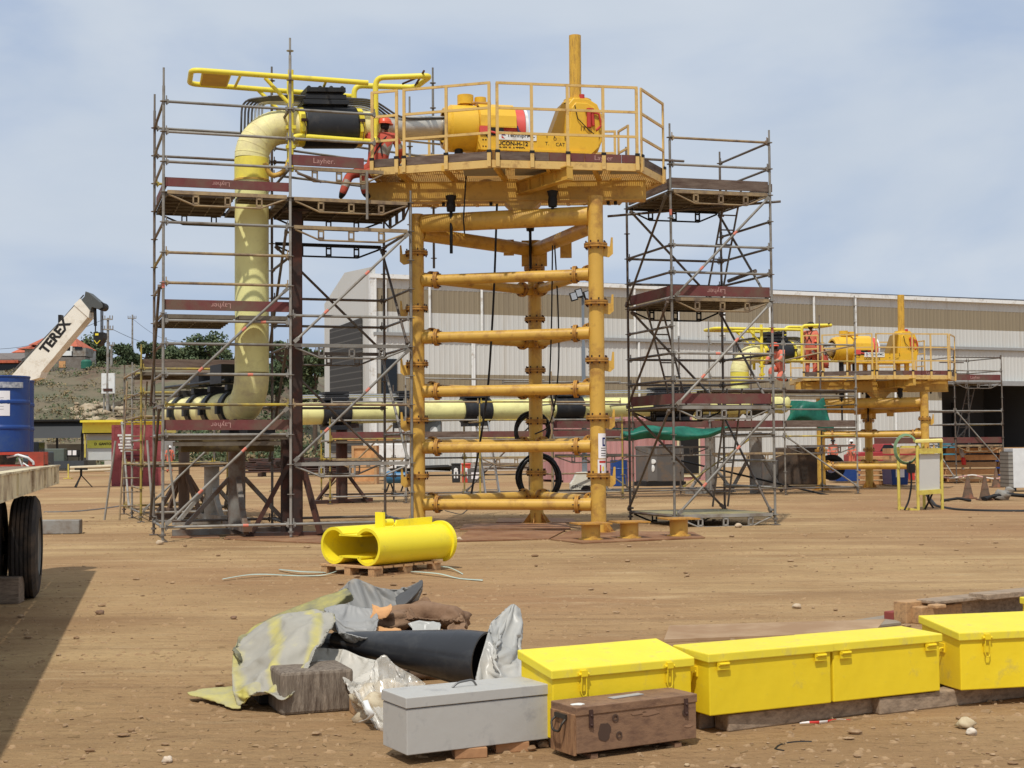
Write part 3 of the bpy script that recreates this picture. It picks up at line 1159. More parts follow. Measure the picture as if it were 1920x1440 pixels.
S.brace(B, 3.24, C_, 5.24, m=GALV, tape=True)
S.brace(A, 4.24, A1, 2.24, m=GALVB)
S.brace(A, 2.24, A1, .24, m=GALVB)
S.brace(B1, 5.24, C1, 3.24, m=GALVB)
S.brace(B1, 3.24, C1, 1.24, m=GALVB)
S.brace(C1, 5.24, C_, 3.24, m=GALVB)
S.brace(C1, 3.24, C_, 1.24, m=GALV)
S.brace(B, 5.24, B1, 3.24, m=GALVB)
S.brace(B, 3.24, B1, 1.24, m=GALVB)
# decks: the riser passes through an opening in the middle bay
for z in (5.74,):
    S.deck(0, .575, 0, 1, z)
    S.deck(.575, 1, 0, .25, z, planks=2)
    S.deck(.575, 1, .6, 1, z, planks=2)
    S.deck(.91, 1, .25, .6, z, planks=2)
S.deck(1, 2, 0, 1, 5.74, mat('deck_steel_shaded', (92, 82, 70), .6, .3, .2, 4, dirt=(66, 54, 44), damt=.5))  # darker copy of the deck steel, underside shade put into its colour
S.deck(0, .575, 0, 1, 3.72)
S.deck(.575, 1, 0, .24, 3.72, planks=2)
S.deck(0, 1, 0, .22, 1.72, planks=2)
S.deck(0, .35, .22, 1, 1.72, planks=3)
S.toe(A, B, 5.84, text='Layher', flip=True)
S.toe(A, A1, 5.84)
S.toe(A, B, 3.80, text='Layher', flip=True, h=.17)
S.toe(A, B, 1.82, text='Layher', flip=True, h=.17)
S.toe(B, (1.62, 0), 6.30, text='Layher.', h=.18)
S.toe(B1, C1, 5.84, m=TOEGREY)
S.lattice(A, B, 5.74, GALVT)
S.led(A, B, 1.74, m=GALV)
S.toe(A, B, 1.56, m=STEELDECK, h=.07, inset=.16)
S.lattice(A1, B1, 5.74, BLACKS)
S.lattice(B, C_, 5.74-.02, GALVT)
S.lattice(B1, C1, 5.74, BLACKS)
S.lattice(C_, C1, 5.74, GALVB)
# two poles of the rear bay standing behind the upper platform
S.post(2.28, 1.15, 8.2, z0=5.0, zo=.24, m=GALV)
S.post(2.62, 1.6, 9.05, z0=5.0, zo=.24, m=GALV)
for z in (7.24, 7.0, 6.5):
    S.led(B1, (2.62, 1.6), z, m=GALV)
S.free([S.at(1.62, -.06, 6.22), S.at(1.62, -.06, 5.4)], m=GALV)
S.free([S.at(1.05, -.05, 6.14), S.at(1.25, -.02, 6.02)], m=GALVB)

# ---- the right tower
tu, tv = V((1.94, .55, 0)), V((-.65, 1.97, 0))
T = Scaf('tall slim scaffold tower with ladders standing right of the amber tower', (2.956, 26.43), tu, tv, 9, yellow=.03)
f_, r_, l_, k_ = (0, 0), (1, 0), (0, 1), (1, 1)
T.post(0, 0, 7.46, m=GALV, tape=5.75)
T.post(1, 0, 7.44, m=GALV, tape=3.6)
T.post(0, 1, 7.44, m=GALVB)
T.post(1, 1, 7.44, m=GALVB)
for z in (7.2, 6.7, 5.2, 4.7, 3.2, 2.7):
    T.led(f_, r_, z, m=GALV if z < 7 else GALVT, tape=z == 3.2)
for z in (5.2, 4.7, 3.7, 3.2, 2.7):
    T.led(f_, l_, z, m=GALVB)
for z in (7.2, 6.7, 5.7, 5.2, 4.7, 3.2, 2.7, 1.7, 1.2, .7):
    T.led(r_, k_, z, m=GALVB if z > 2 else GALV)
for z in (5.2, 4.7, 3.2, 2.7):
    T.led(l_, k_, z, m=GALVB)
for z in (.2, 2.2, 4.2, 6.2):
    T.lattice(f_, r_, z, GALVT if z > 3 else GALV)
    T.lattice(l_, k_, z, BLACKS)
    T.led(f_, l_, z, m=GALVB)
    T.led(r_, k_, z, m=GALVB)
for z in (.22, 2.24, 4.24, 6.24):
    T.deck(0.02, .98, .0, 1, z, mat('deck_yellowish', (172, 158, 104), .55, .2, .15, 3, dirt=(120, 108, 84), damt=.4) if z < 1 else None)
for z in (2.2, 4.2, 6.2):
    T.brace(f_, z-2, r_, z, m=GALV, tape=True)
    T.brace(f_, z, l_, z-2, m=GALVB)
    T.brace(l_, z, k_, z-2, m=GALVB)
    T.brace(k_, z, r_, z-2, m=GALVB)
for z, m in ((2.27, TOERED), (4.27, TOERED), (6.27, TOEGREY)):
    T.toe(f_, r_, z, m=m, h=.19, text='Layher' if z == 4.27 else None, flip=True)
    T.toe(f_, l_, z, m=m, h=.19)
T.toe(r_, k_, 6.27, m=TOEGREY)
T.ladder(T.at(.78, .75, 4.3), T.at(.96, .62, 6.6), tu)
T.ladder(T.at(.42, .78, 2.3), T.at(.12, .66, 4.2), tu)
T.ladder(T.at(.80, .70, .3), T.at(.92, .6, 2.6), tu)
T.free([T.at(-.22, .95, 6.02), T.at(1.12, .02, 6.1)], m=GALVB)
T.free([T.at(-.35, -.12, 6.72), T.at(.15, .03, 6.78)], m=GALVB)
T.free([T.at(.95, .75, 4.75), T.at(1.0, .3, 4.84)], m=GALVB, r=.04)

# ---- low access scaffold behind the left corner, round the lower pipe run
au, av = V((1.985, .64, 0)), V((-.7, 1.95, 0))
Q = Scaf('low yellow and grey access scaffold with vertical ladder behind the left corner', (-8.42, 31.9), au, av, 21, yellow=.28)
for i in (0, 1):
    for j in (-1, 0, 1):
        Q.post(i, j, [3.7, 3.45, 3.5][j+1]-.25*i)
for j in (-1, 0, 1):
    for z in (.2, 1.2, 2.2, 2.7, 3.2):
        Q.led((0, j), (1, j), z)
for i in (0, 1):
    for z in (.2, .7, 1.2, 1.7, 2.2, 2.7, 3.2):
        Q.led((i, -1), (i, 0), z)
        if z not in (.7, 1.7):
            Q.led((i, 0), (i, 1), z)
Q.brace((0, -1), .2, (1, -1), 2.2)
Q.brace((0, 0), .2, (0, 1), 2.2)
Q.brace((1, -1), 2.2, (1, 0), .2)
Q.deck(0, 1, -1, -.4, 1.2, planks=2)
Q.deck(0, 1, .5, 1, 1.2, planks=2)
Q.deck(0, 1, -1, 0, 3.12, planks=5)
Q.toe((0, -1), (1, -1), 3.2, m=TOEGREY, h=.2)
Q.ladder(G(243, 975), G(243, 975)+V((0.05, .4, 3.0)), (.98, .2, 0), w_=.42, m=GALVT)
Q.free([Q.at(.1, -1.2, 0), Q.at(.05, -1.1, 1.7)], m=GALV)
Q.free([Q.at(-.3, -.3, 0), Q.at(-.2, -.4, 1.7)], m=GALV)
Q.free([G(285, 978)+UP*.35, G(380, 945)+UP*.1], m=GALVT)
Q.free([Q.at(.3, -1.4, .1), Q.at(.22, -1.35, 1.6)], m=GALV)

# ---- long working scaffold in front of the distant pipeline
lu, lv = V((2.0, .5, 0)), V((-.5, 2.0, 0))
Lg = Scaf('long low scaffold walkway running along the far cream pipeline', (-4.9, 38.7), lu, lv, 31, yellow=.18)
for i in range(5):
    for j in (0, 1):
        Lg.post(i, j, (2.3, 3.5, 2.7, 3.6, 2.4)[i] if j == 0 else 2.4+.9*(i % 2))
for i in range(4):
    for z in (.2, 1.75, 2.25, 2.75):
        Lg.led((i, 0), (i+1, 0), z)
    for z in (.2, .7, 1.2, 2.7):
        Lg.led((i, 1), (i+1, 1), z)
    Lg.deck(i, i+1, 0, .45, 1.7, planks=3)
    Lg.toe((i, 0), (i+1, 0), 1.74, m=TOERED if i != 1 else TOEGREY, h=.2)
    if i % 2 == 0:
        Lg.lattice((i, 0), (i+1, 0), 1.2)
        Lg.brace((i, 1), .2, (i+1, 1), 2.2)
for i in range(5):
    for z in (.2, 1.7, 2.2):
        Lg.led((i, 0), (i, 1), z)
Lg.led((2.3, 0), (4, 0), 3.3)
Lg.free([Lg.at(1, 0, 3.4), Lg.at(2.9, 0, 3.35)], m=GALV)

# ---- scaffold round the second assembly
qu, qv = V((2.32, .73, 0)), V((-.65, 1.98, 0))
R2 = Scaf('wide scaffold wrapped round the second, more distant riser pipe', (10.42, 43.6), qu, qv, 41, yellow=.08)
for i, h in ((-4, 3.4), (-3, 3.3), (-2, 5.2), (-1, 4.9), (0, 6.0)):
    for j in (0, 1):
        R2.post(i, j, h if j == 0 else h-.1*(i % 2)-.4)
for i in range(-4, 0):
    for z in ((.2, 1.75, 2.7, 3.3) if i < -2 else (.2, 1.75, 2.55, 2.95, 3.5, 4.0, 4.5)):
        R2.led((i, 0), (i+1, 0), z)
    for z in (.2, 1.2, 2.7):
        R2.led((i, 1), (i+1, 1), z)
    R2.toe((i, 0), (i+1, 0), 2.02, m=TOERED if i != -1 else TOEGREY, h=.2)
    R2.deck(i, i+1, 0, .35, 1.98, planks=2)
    R2.lattice((i, 0), (i+1, 0), 1.45 if i % 2 else 1.25)
    if i >= -2:
        R2.deck(i, i+1, 0, .45, 3.12, planks=2)
        R2.led((i, 0), (i+1, 0), 3.12, m=GALVB)
R2.brace((-1, 0), 1.75, (0, 0), .2)
R2.brace((-3, 0), .2, (-4, 0), 1.75)
R2.brace((-2, 1), .2, (-1, 1), 1.75)
R2.led((-1, 0), (0, 0), 4.0, dz=.5)
for i in range(-4, 1):
    for z in (.2, 1.75, 2.7):
        R2.led((i, 0), (i, 1), z)

# ---- end scaffold right of the second assembly, in front of the open door
eu, ev = V((1.97, .62, 0)), V((-.64, 1.96, 0))
E = Scaf('square scaffold tower with one ladder before the open warehouse door', (16.45, 53.5), eu, ev, 51, yellow=.08)
for i in (0, 1):
    for j in (0, 1):
        E.post(i, j, 4.95 - .15*(j+i))
for z in (4.7, 4.2, 2.7, 2.2):
    E.led((0, 0), (1, 0), z)
    E.led((0, 0), (0, 1), z)
    E.led((1, 0), (1, 1), z)
    E.led((0, 1), (1, 1), z)
for z in (.2, 1.4, 3.75):
    E.lattice((0, 0), (1, 0), z)
    E.led((0, 0), (0, 1), z)
    E.led((1, 0), (1, 1), z)
    E.led((0, 1), (1, 1), z)
E.deck(0, 1, 0, 1, 3.78)
E.deck(0, 1, 0, 1, 1.44)
E.toe((0, 0), (1, 0), 3.84, h=.22, text='Layher')
E.toe((0, 0), (0, 1), 3.84, h=.22)
E.toe((0, 0), (1, 0), 1.5, h=.22)
E.toe((-1.6, .1), (0, 0), 1.5, h=.22)
E.brace((0, 0), 2.7, (1, 0), .6)
E.brace((0, 1), .4, (1, 1), 2.2)
E.brace((0, 0), .2, (0, 1), 2.2)
E.ladder(E.at(.42, .5, 1.5), E.at(.7, .5, 3.6), eu)
E.free([E.at(-.3, 0, 4.5), E.at(.2, 0, 4.5)], m=GALVB)
E.led((-1.6, .1), (0, 0), 3.7)
E.led((-1.6, .1), (0, 0), 2.7)

# ---------------------------------------------------------------- the amber towers
TL, TR, TK = V((-1.70, 25.8, 0)), V((1.48, 25.0, 0)), V((.46, 28.2, 0))
CEN = (TL+TR+TK)/3


def tower(D, dz, label, group, ylev, zs):
    t = thing('support_tower', label, 'tower', CEN+D, group)
    legs = [(TL+D, 5.70+dz), (TR+D, 5.86+dz), (TK+D, 5.55+dz)]
    out = {0: V((-.9, -.1, 0)), 1: V((.95, .1, 0)), 2: V((.2, 1, 0))}
    for n_, (p, zt) in enumerate(legs):
        mb = MB().tube(p, p+UP*zt, .134, n=28)
        o = mb.build('leg', AMBER, t)
        k = 1.0 if dz == 0 else 1.0+dz-math.floor(dz)
        z = k if k > .3 else k+1
        while z < zt-.4:
            mb = MB()
            c = p+UP*z
            mb.lathe(c-UP*.035, UP, [(0, .13), (0, .205), (.032, .205), (.032, .15)], 24)
            mb.lathe(c+UP*.005, UP, [(0, .15), (0, .205), (.03, .205), (.03, .13)], 24)
            for a in range(8):
                e = c+V((math.cos(a*.785+.2), math.sin(a*.785+.2), 0))*.175
                mb.tube(e-UP*.07, e+UP*.075, .014, n=6, m=1)
            mb.build('flange', [RUSTEDGE, DARKBR], o)
            if n_ < 2 and dz == 0 or n_ == 1:
                d = out[n_].normalized()
                q = c+d*.13
                mb = MB().prism([q-UP*.19, q+d*.1-UP*.21, q+d*.17-UP*.15, q+d*.17+UP*.14, q+d*.14+UP*.14, q+d*.12-UP*.02, q+UP*.0], d.cross(UP)*.03)
                mb.build('bracket', AMBER, o)
            z += 1.0
        c = p
        mb = MB().lathe(c, UP, [(0, .3), (.025, .3), (.025, .13)], 20)
        for a in range(6):
            d = V((math.cos(a*1.047+.3), math.sin(a*1.047+.3), 0))
            mb.prism([c+d*.13+UP*.026, c+d*.28+UP*.026, c+d*.13+UP*.22], d.cross(UP)*.015)
        mb.build('foot_plate', RUSTEDGE, o)

    def beam(p, q, z, r, name='cross_beam', col=True):
        p, q = p+UP*z, q+UP*z
        d = (q-p).normalized()
        a, b_ = p+d*.12, q-d*.12
        mb = MB().tube(a, b_, r, n=20)
        if col:
            for e, k in ((a, 1), (b_, -1)):
                x = e+d*k*.22
                mb.tube(e, x, r*1.16, n=16)
                mb.lathe(x, d*k, [(0, r), (0, r*1.62), (.03, r*1.62), (.03, r)], 18, 1)
                mb.lathe(x+d*k*.034, d*k, [(0, r), (0, r*1.62), (.03, r*1.62), (.03, r)], 18, 1)
                s_ = d.cross(UP)
                for a_ in range(6):
                    o_ = (s_*math.cos(a_*1.05)+UP*math.sin(a_*1.05))*r*1.35
                    mb.tube(x+o_-d*k*.03, x+o_+d*k*.1, .012, n=5, m=2)
        return mb.build(name, [AMBER, RUSTEDGE, DARKBR], t)
    for z in zs:
        beam(TL+D, TR+D, z+dz, .096)
        beam(TL+D, TK+D, z+.06+dz, .09)
        beam(TR+D, TK+D, z+.06+dz, .09)
    beam(TL+D, TR+D, 5.53+dz, .165, 'head_beam', False)
    beam(TL+D, TK+D, 5.36+dz, .13, 'head_beam', False)
    beam(TR+D, TK+D, 5.36+dz, .13, 'head_beam', False)
    # notched gusset under the head beams at the rear
    c = TK+D+UP*(5.3+dz)
    mb = MB().box(c, (.5, .12, .5))
    mb.build('gusset', AMBER, t)
    MB().box(c+V((.6, -.6, -.02)), (.22, .1, .3)).build('gusset', AMBER, t)
    MB().box(c+V((-.5, -.5, .05)), (.2, .1, .3)).build('gusset', AMBER, t)
    for (x, y, zt, zb) in ((-1.06, 25.5, 6.0, 4.95), (.74, 25.1, 6.0, 5.5), (.38, 27.9, 6.0, 4.96), (.35, 26.3, 6, 5.66)):
        p = V((x, y, 0))+D
        mb = MB().tube(p+UP*(zb+dz), p+UP*(zt+dz), .028, n=8)
        mb.lathe(p+UP*(zt-.3+dz), UP, [(0, .03), (0, .075), (.1, .085), (.18, .075), (.28, .1), (.3, .03)], 10)
        mb.build('levelling_screw', BLACKS, t)
    return t


Z3 = V((0, 0, 0))
tower(Z3, 0, 'tall triangular amber tube tower carrying the near platform', 'amber support towers', None, (.49, 1.5, 2.5, 3.47, 4.5))
D2 = V((11.8, 21.4, 0))
tower(D2, -2.7, 'shorter amber tube tower carrying the distant platform', 'amber support towers', None, (3.47, 4.5))

# paper notices taped to the right leg
NOT = mat('paper', (236, 232, 232), .8, 0, .02, 5)
BLUEM = mat('sign_blue', (30, 44, 110), .6)
REDM = mat('sign_red', (190, 60, 50), .6)
t = thing('safety_notice', 'white safety notices taped one above the other on the right amber leg', 'notice', TR+V((0, -.14, 2.0)))


def onleg(a0, a1, z0, z1, m, mats, r=.138, name='sheet'):
    mb = MB()
    n = 5
    vs = []
    for i in range(n+1):
        a = a0+(a1-a0)*i/n
        p = TR+V((math.sin(a)*r, -math.cos(a)*r, 0))
        vs += [p+UP*z0, p+UP*z1]
    mb.add(vs, [(2*i, 2*i+2, 2*i+3, 2*i+1) for i in range(n)], m, True)
    return mb


onleg(.0, 1.5, 1.29, 1.72, 0, None).build('sheet', NOT, t)
onleg(-.1, 1.35, 1.02, 1.27, 0, None).build('sheet', NOT, t)
onleg(.55, 1.15, 1.5, 1.65, 0, None, .1395).build('blue_symbol', BLUEM, t)
onleg(.75, .95, 1.53, 1.62, 0, None, .141).build('figure_symbol', NOT, t)
for z in (1.46, 1.42, 1.37, 1.33):
    onleg(.35, 1.2, z, z+.012, 0, None, .1395).build('text_line', INK, t)
onleg(.1, 1.2, 1.21, 1.25, 0, None, .1395).build('red_band', REDM, t)
onleg(.15, .35, 1.06, 1.18, 0, None, .1395).build('red_symbol', REDM, t)
onleg(.5, .75, 1.07, 1.15, 0, None, .1395).build('yellow_symbol', BRIGHT, t)

# ---------------------------------------------------------------- platform
PZ = 6.36
PL = [V((-2.42, 24.95, 0)), V((-.31, 24.3, 0)), V((2.22, 24.75, 0)), V((2.76, 25.95, 0)), V((2.1, 28.2, 0)), V((-2.2, 28.3, 0))]
pf = thing('work_platform', 'amber steel platform with grating floor and guard rails on the near tower', 'platform', V((0, 26.2, 5.85)), 'amber work platforms')
# grating: real bars
mb = MB()


def clip(poly, c, ax):
    pts = []
    for i in range(len(poly)):
        a, b_ = poly[i], poly[(i+1) % len(poly)]
        if (a[ax]-c)*(b_[ax]-c) < 0:
            t_ = (c-a[ax])/(b_[ax]-a[ax])
            pts.append((a[1-ax])+(b_[1-ax]-a[1-ax])*t_)
    return (min(pts), max(pts)) if len(pts) >= 2 else None


x = -2.4
while x < 2.75:
    r = clip(PL, x, 0)
    if r:
        mb.box((x, sum(r)/2, PZ), (.011, r[1]-r[0]-.02, .034))
    x += .036
y = 24.35
while y < 28.25:
    r = clip(PL, y, 1)
    if r:
        mb.box((sum(r)/2, y, PZ-.001), (r[1]-r[0]-.02, .022, .03))
    y += .1
mb.build('grating_floor', AMBERD, pf)
# fascia channels
for a, b_ in ((0, 1), (1, 2), (2, 3), (3, 4), (4, 5), (5, 0)):
    p, q = PL[a], PL[b_]
    d = (q-p).normalized()
    n = d.cross(UP)
    mb = MB().bar(p+UP*(PZ-.045)+n*.01, q+UP*(PZ-.045)+n*.01, .014, .13)
    mb.bar(p+UP*(PZ-.103)-n*.03, q+UP*(PZ-.103)-n*.03, .07, .01)
    mb.build('fascia', AMBERD, pf)
# floor framing under the grating
mb = MB()
for x in (-1.7, -.9, .0, .9, 1.7):
    r = clip(PL, x, 0)
    mb.bar(V((x-.25, r[0]+.03, PZ-.075)), V((x+.25, r[1]-.03, PZ-.075)), .06, .1)
mb.build('joist', AMBER, pf)
PANEL = mat('floor_panel_grey', (150, 146, 138), .6, 0, .08, 3)
for x0, x1, y0, y1 in ((-.82, -.08, 24.75, 25.45), (.08, .82, 24.75, 25.45), (.98, 1.62, 24.85, 25.4), (1.78, 2.3, 25.0, 25.4), (-2.0, 2.0, 26.2, 27.9)):
    MB().box(((x0+x1)/2, (y0+y1)/2, PZ-.03), (x1-x0, y1-y0, .012)).build('floor_panel', PANEL, pf)


def ibeam(p, q, w_, h, name):
    p, q = V(p), V(q)
    mb = MB()
    mb.bar(p, q, .02, h-.04)
    mb.bar(p+UP*(h/2-.01), q+UP*(h/2-.01), w_, .02)
    mb.bar(p-UP*(h/2-.01), q-UP*(h/2-.01), w_, .02)
    d = (q-p).normalized()
    for t_ in (.004, .25, .5, .75, .996):
        mb.box(p.lerp(q, t_), (.015, w_-.03, h-.045), d)
    return mb.build(name, AMBER, pf)


GZ = 6.07
# boxed girder: plated face towards the yard
mb = MB().bar(V((-2.55, 25.62, GZ)), V((2.42, 25.62, GZ)), .2, .34)
mb.bar(V((-2.55, 25.62, GZ-.18)), V((2.42, 25.62, GZ-.18)), .3, .02)
mb.build('main_girder', AMBER, pf, .004)
ibeam((-2.2, 27.4, 6.29), (2.1, 27.4, 6.29), .12, .08, 'rear_girder')
ibeam((.15, 25.5, GZ+.03), (1.02, 24.42, GZ+.10), .16, .24, 'cross_girder')
ibeam((.05, 25.75, 6.27), (-.4, 27.3, 6.27), .2, .1, 'cross_girder')
ibeam((-1.9, 25.75, 6.27), (-1.9, 27.3, 6.27), .2, .1, 'cross_girder')
ibeam((1.9, 25.75, 6.27), (1.9, 27.3, 6.27), .2, .1, 'cross_girder')
MB().prism([V((-.1, 25.5, 5.88)), V((.55, 25.5, 5.88)), V((.35, 25.5, 5.68)), V((.1, 25.5, 5.68))], (0, .6, 0)).build('saddle', AMBER, pf)
for x in (-1.2, -.35, .8, 1.75, 1.88):
    MB().tube((x, 25.62, 5.89), (x, 25.62, 5.82), .03, n=8).build('bolt', BLACKS, pf)


def rail(p, q, n, toe=None, text=None, h=1.34, low=-.12):
    d = (q-p).normalized()
    nn = d.cross(UP)
    if nn.y > 0 and abs(nn.y) > .5:
        nn = -nn
    mb = MB()
    zt = PZ+h
    for i in range(n+1):
        c = p.lerp(q, i/n)+nn*.035
        c = c + d*(.03 if i == 0 else -.03 if i == n else 0)
        mb.box(c+UP*((PZ+low+zt)/2), (.05, .03, zt-PZ-low), d)
    for z in (zt, PZ+.91, PZ+.48):
        mb.bar(p+UP*z+nn*.035+d*.01, q+UP*z+nn*.035-d*.01, .032, .042)
    o = mb.build('guard_rail', AMBERD, pf)
    if toe:
        for k, (a, b_, m) in enumerate(toe):
            c0_, c1_ = p.lerp(q, a), p.lerp(q, b_)
            mb = MB().bar(c0_+UP*(PZ+.10)-nn*.012, c1_+UP*(PZ+.10)-nn*.012, .035, .14)
            if text and k == text[0]:
                mb.text(text[1], c0_.lerp(c1_, .5)+UP*(PZ+.10)+nn*.0085, d, UP, .12, 1)
            mb.build('toe_board', [m, PRINT], pf)
    for i in range(n+1):
        c = p.lerp(q, i/n)+nn*.062
        c = c + d*(.03 if i == 0 else -.03 if i == n else 0)
        mb = MB().box(c+UP*(PZ+.02), (.065, .02, .24), d)
        mb.box(c+UP*(PZ+.165), (.08, .03, .045), d, m=1)
        mb.build('rail_socket', [AMBERD, BLACKS], o)


rail(PL[0], PL[0].lerp(PL[1], .235), 1, [(0, 1, TOEGREY)])
rail(PL[0].lerp(PL[1], .27), PL[1], 2, [(0, 1, TOEGREY)])
rail(PL[1]+V((.06, .01, 0)), PL[2], 4, [(0, .37, TOEGREY), (.375, .62, TOERED), (.625, .88, TOERED), (.885, 1, TOERED)], (2, 'Layher'))
rail(PL[2]+V((.02, .04, 0)), PL[3], 1, [(0, 1, TOEGREY)])
rail(PL[3].lerp(PL[4], .75), PL[4], 1)
rail(PL[4], PL[4].lerp(PL[5], .3), 2)
rail(PL[5], PL[4].lerp(PL[5], .72), 2)

pf2 = copy_tree(pf, D2+UP*-2.7, 'amber steel platform with guard rails on the distant shorter tower')

# ---------------------------------------------------------------- connector machine on the platform
ma = V((.975, .222, 0)).normalized()
mn = V((ma.y, -ma.x, 0))                # towards the viewer
MO = P(893, 243, 26.2)                  # on the axis


def mpt(a, n=0, z=0):
    return MO+ma*a+mn*n+UP*z


mc = thing('pipe_connector', 'yellow subsea pipe connector lettered UCON H 12 lying on the near platform', 'connector', V((MO.x, MO.y, PZ)), 'yellow pipe connectors')
k = 26.2/F
ax0 = (828-893)*k
mb = MB().lathe(mpt(ax0), ma, [(0, .30), (0, .36), (.06, .40), (.1, .40), (.14, .43), (.6, .43), (.62, .41), (.66, .41), (.66, .44), (.98, .44), (1.0, .42)], 40)
mb.build('body', MACH, mc)
mb = MB()                                # folded cover over the latch
prof = [V((0, .455)), V((.12, .45)), V((.3, .36)), V((.42, .18)), V((.45, -.02))]
pts0 = [mpt(.0, b_.x, b_.y) for b_ in prof]
pts1 = [mpt(.66, b_.x, b_.y) for b_ in prof]
for i in range(4):
    mb.quad(pts0[i], pts1[i], pts1[i+1], pts0[i+1])
    mb.quad(pts0[i]+UP*-.02, pts0[i+1]+UP*-.02, pts1[i+1]+UP*-.02, pts1[i]+UP*-.02)
pb0 = [mpt(.0, -b_.x, b_.y) for b_ in prof]
pb1 = [mpt(.66, -b_.x, b_.y) for b_ in prof]
for i in range(4):
    mb.quad(pb0[i+1], pb1[i+1], pb1[i], pb0[i])
mb.build('cover', MACH, mc)
mb = MB().lathe(mpt(.34), ma, [(0, .2), (0, .36), (.3, .38), (.5, .40), (.5, .3)], 36)
mb.lathe(mpt(.845), ma, [(0, .3), (0, .415), (.05, .415), (.05, .2), (.02, .1)], 36, 1)
mb.build('red_seal_cap', [REDP, WHITEP], mc)
mb = MB().tube(mpt(.62, .1, .41), mpt(.70, .44, -.1), .018, n=8)
mb.tube(mpt(.70, .44, -.1), mpt(.72, .44, -.2), .03, n=8)
mb.build('strap', mat('strap_navy', (52, 46, 84), .7), mc)
for a, r, h in ((-.2, .15, .17), (.08, .11, .14)):
    mb = MB().lathe(mpt(a, .0, .4), UP, [(0, r*.6), (.05, r*.6), (.05, r), (.05+h, r), (.05+h, 0)], 20)
    mb.build('lifting_cap', MACH, mc)
MB().tube(mpt(-.1, .1, .46), mpt(.25, .12, .46), .035, n=8).tube(mpt(.0, .1, .46), mpt(.0, .1, .4), .05, n=8).build('valve_stem', RUSTEDGE, mc)
MB().box(mpt(.2, .44, -.13), (.42, .06, .14), ma).build('latch_recess', [BLACKS], mc)
MB().box(mpt(.07, .46, -.11), (.2, .06, .15), ma).tube(mpt(.0, .46, -.1), mpt(.3, .48, -.16), .02, n=6).build('latch', [REDP], mc)
# skid
mb = MB()
zt, zb_ = -.12, -.47
for n in (.46, -.46):
    poly = [mpt(-.02, n, zt+.0), mpt(.6, n, zt), mpt(.75, n, zt-.03), mpt(2.05, n, zt-.03), mpt(2.2, n, zt+.1), mpt(2.2, n, -.33), mpt(2.05, n, zb_), mpt(.0, n, zb_), mpt(-.06, n, -.3)]
    mb.prism(poly, mn*(-.04 if n > 0 else .04))
mb.box(mpt(1.0, 0, zb_+.02), (2.0, .86, .04), ma)
mb.box(mpt(-.03, 0, -.3), (.04, .86, .3), ma)
mb.bar(mpt(-.02, .475, zb_+.02), mpt(2.0, .475, zb_+.02), .05, .04)
# lettering
nf = mn
mb.text('UCON-H-12', mpt(.58, .465, -.335), ma, UP, .105, 1, .003)
mb.text('INSULATED', mpt(.56, .465, -.43), ma, UP, .095, 1, .003)
mb.text('CAT', mpt(1.47, .465, -.32), ma, UP, .09, 1)
mb.text('T.', mpt(1.22, .465, -.31), ma, UP, .09, 1)
mb.text('O', mpt(1.37, .465, -.22), ma, UP, .08, 1)
mb.text('B', mpt(1.57, .465, -.22), ma, UP, .08, 1)
for a in (1.22, 1.36, 1.56):
    mb.box(mpt(a, .462, -.165), (.012, .01, .07), ma, m=1)
for a in (.03, .08, .13):
    for z in (-.28, -.4):
        mb.box(mpt(a, .462, z), (.025, .01, .02), ma, m=1)
mb.lathe(mpt(.12, .455, -.2), mn, [(0, .035), (.02, .035), (.02, 0)], 10, 1)
mb.build('skid_frame', [MACH, INK], mc, .003)
mb = MB().box(mpt(.66, .468, -.195), (.72, .012, .15), ma)
mb.text('TechnipFMC', mpt(.73, .476, -.185), ma, UP, .10, 1, .002)
q = mpt(.40, .476, -.19)
mb.prism([q+UP*.06-ma*.03, q+UP*.0+ma*.05, q-ma*.03], mn*.002, 2)
mb.prism([q+UP*.0-ma*.03, q-UP*.06+ma*.03, q-UP*.05-ma*.03], mn*.002, 3)
mb.build('name_plate', [WHITEP, INK, BLUEM, REDM], mc)
mb = MB()
for a in (.1, .7, 1.9):
    mb.box(mpt(a, .3, -.68), (.12, .12, .42), ma).box(mpt(a, -.3, -.68), (.12, .12, .42), ma)
mb.build('skid_foot', [MACH], mc)
MB().tube(mpt(-.35, .1, -.4), mpt(-.35, .1, -.88), .08, n=12).build('prop', BLACKS, mc)
MB().tube(mpt(.1, .2, -.45), mpt(.1, .2, -.88), .1, n=12).build('prop', BLACKS, mc)
# hub head with the standpipe
hc = mpt(1.93, 0, .1)
mb = MB()
poly = [(-.36, -.5), (.3, -.5), (.42, -.2), (.42, .12), (.3, .4), (.12, .5), (-.16, .5), (-.26, .38), (-.3, .1)]
mb.prism([hc+ma*a+UP*z+mn*.30 for a, z in poly], -mn*.6)
mb.prism([hc+ma*a*.8+UP*z*.82+mn*.34 for a, z in poly], -mn*.04)
mb.lathe(hc+UP*.44, UP, [(0, .3), (.03, .3), (.06, .26), (.09, .26), (.09, .1)], 24)
mb.build('hub_head', MACH, mc, .02)
MB().prism([hc+ma*-.62+UP*-.3+mn*.2, hc+ma*-.3+UP*-.3+mn*.2, hc+ma*-.26+UP*.4+mn*.2, hc+ma*-.36+UP*.4+mn*.2], -mn*.4).build('gusset_plate', mat('machine_yellow_dull', (150, 112, 30), .5), mc)
mb = MB().tube(hc+ma*.12+UP*.3+mn*.36, hc+ma*.12+UP*-.05+mn*.36, .045, n=10)
mb.tube(hc+ma*.18+UP*.3+mn*.36, hc+ma*.2+UP*-.02+mn*.36, .03, n=8)
mb.tube(hc+ma*.02+UP*.44+mn*.24, hc+ma*.02+UP*.58+mn*.24, .05, n=10)
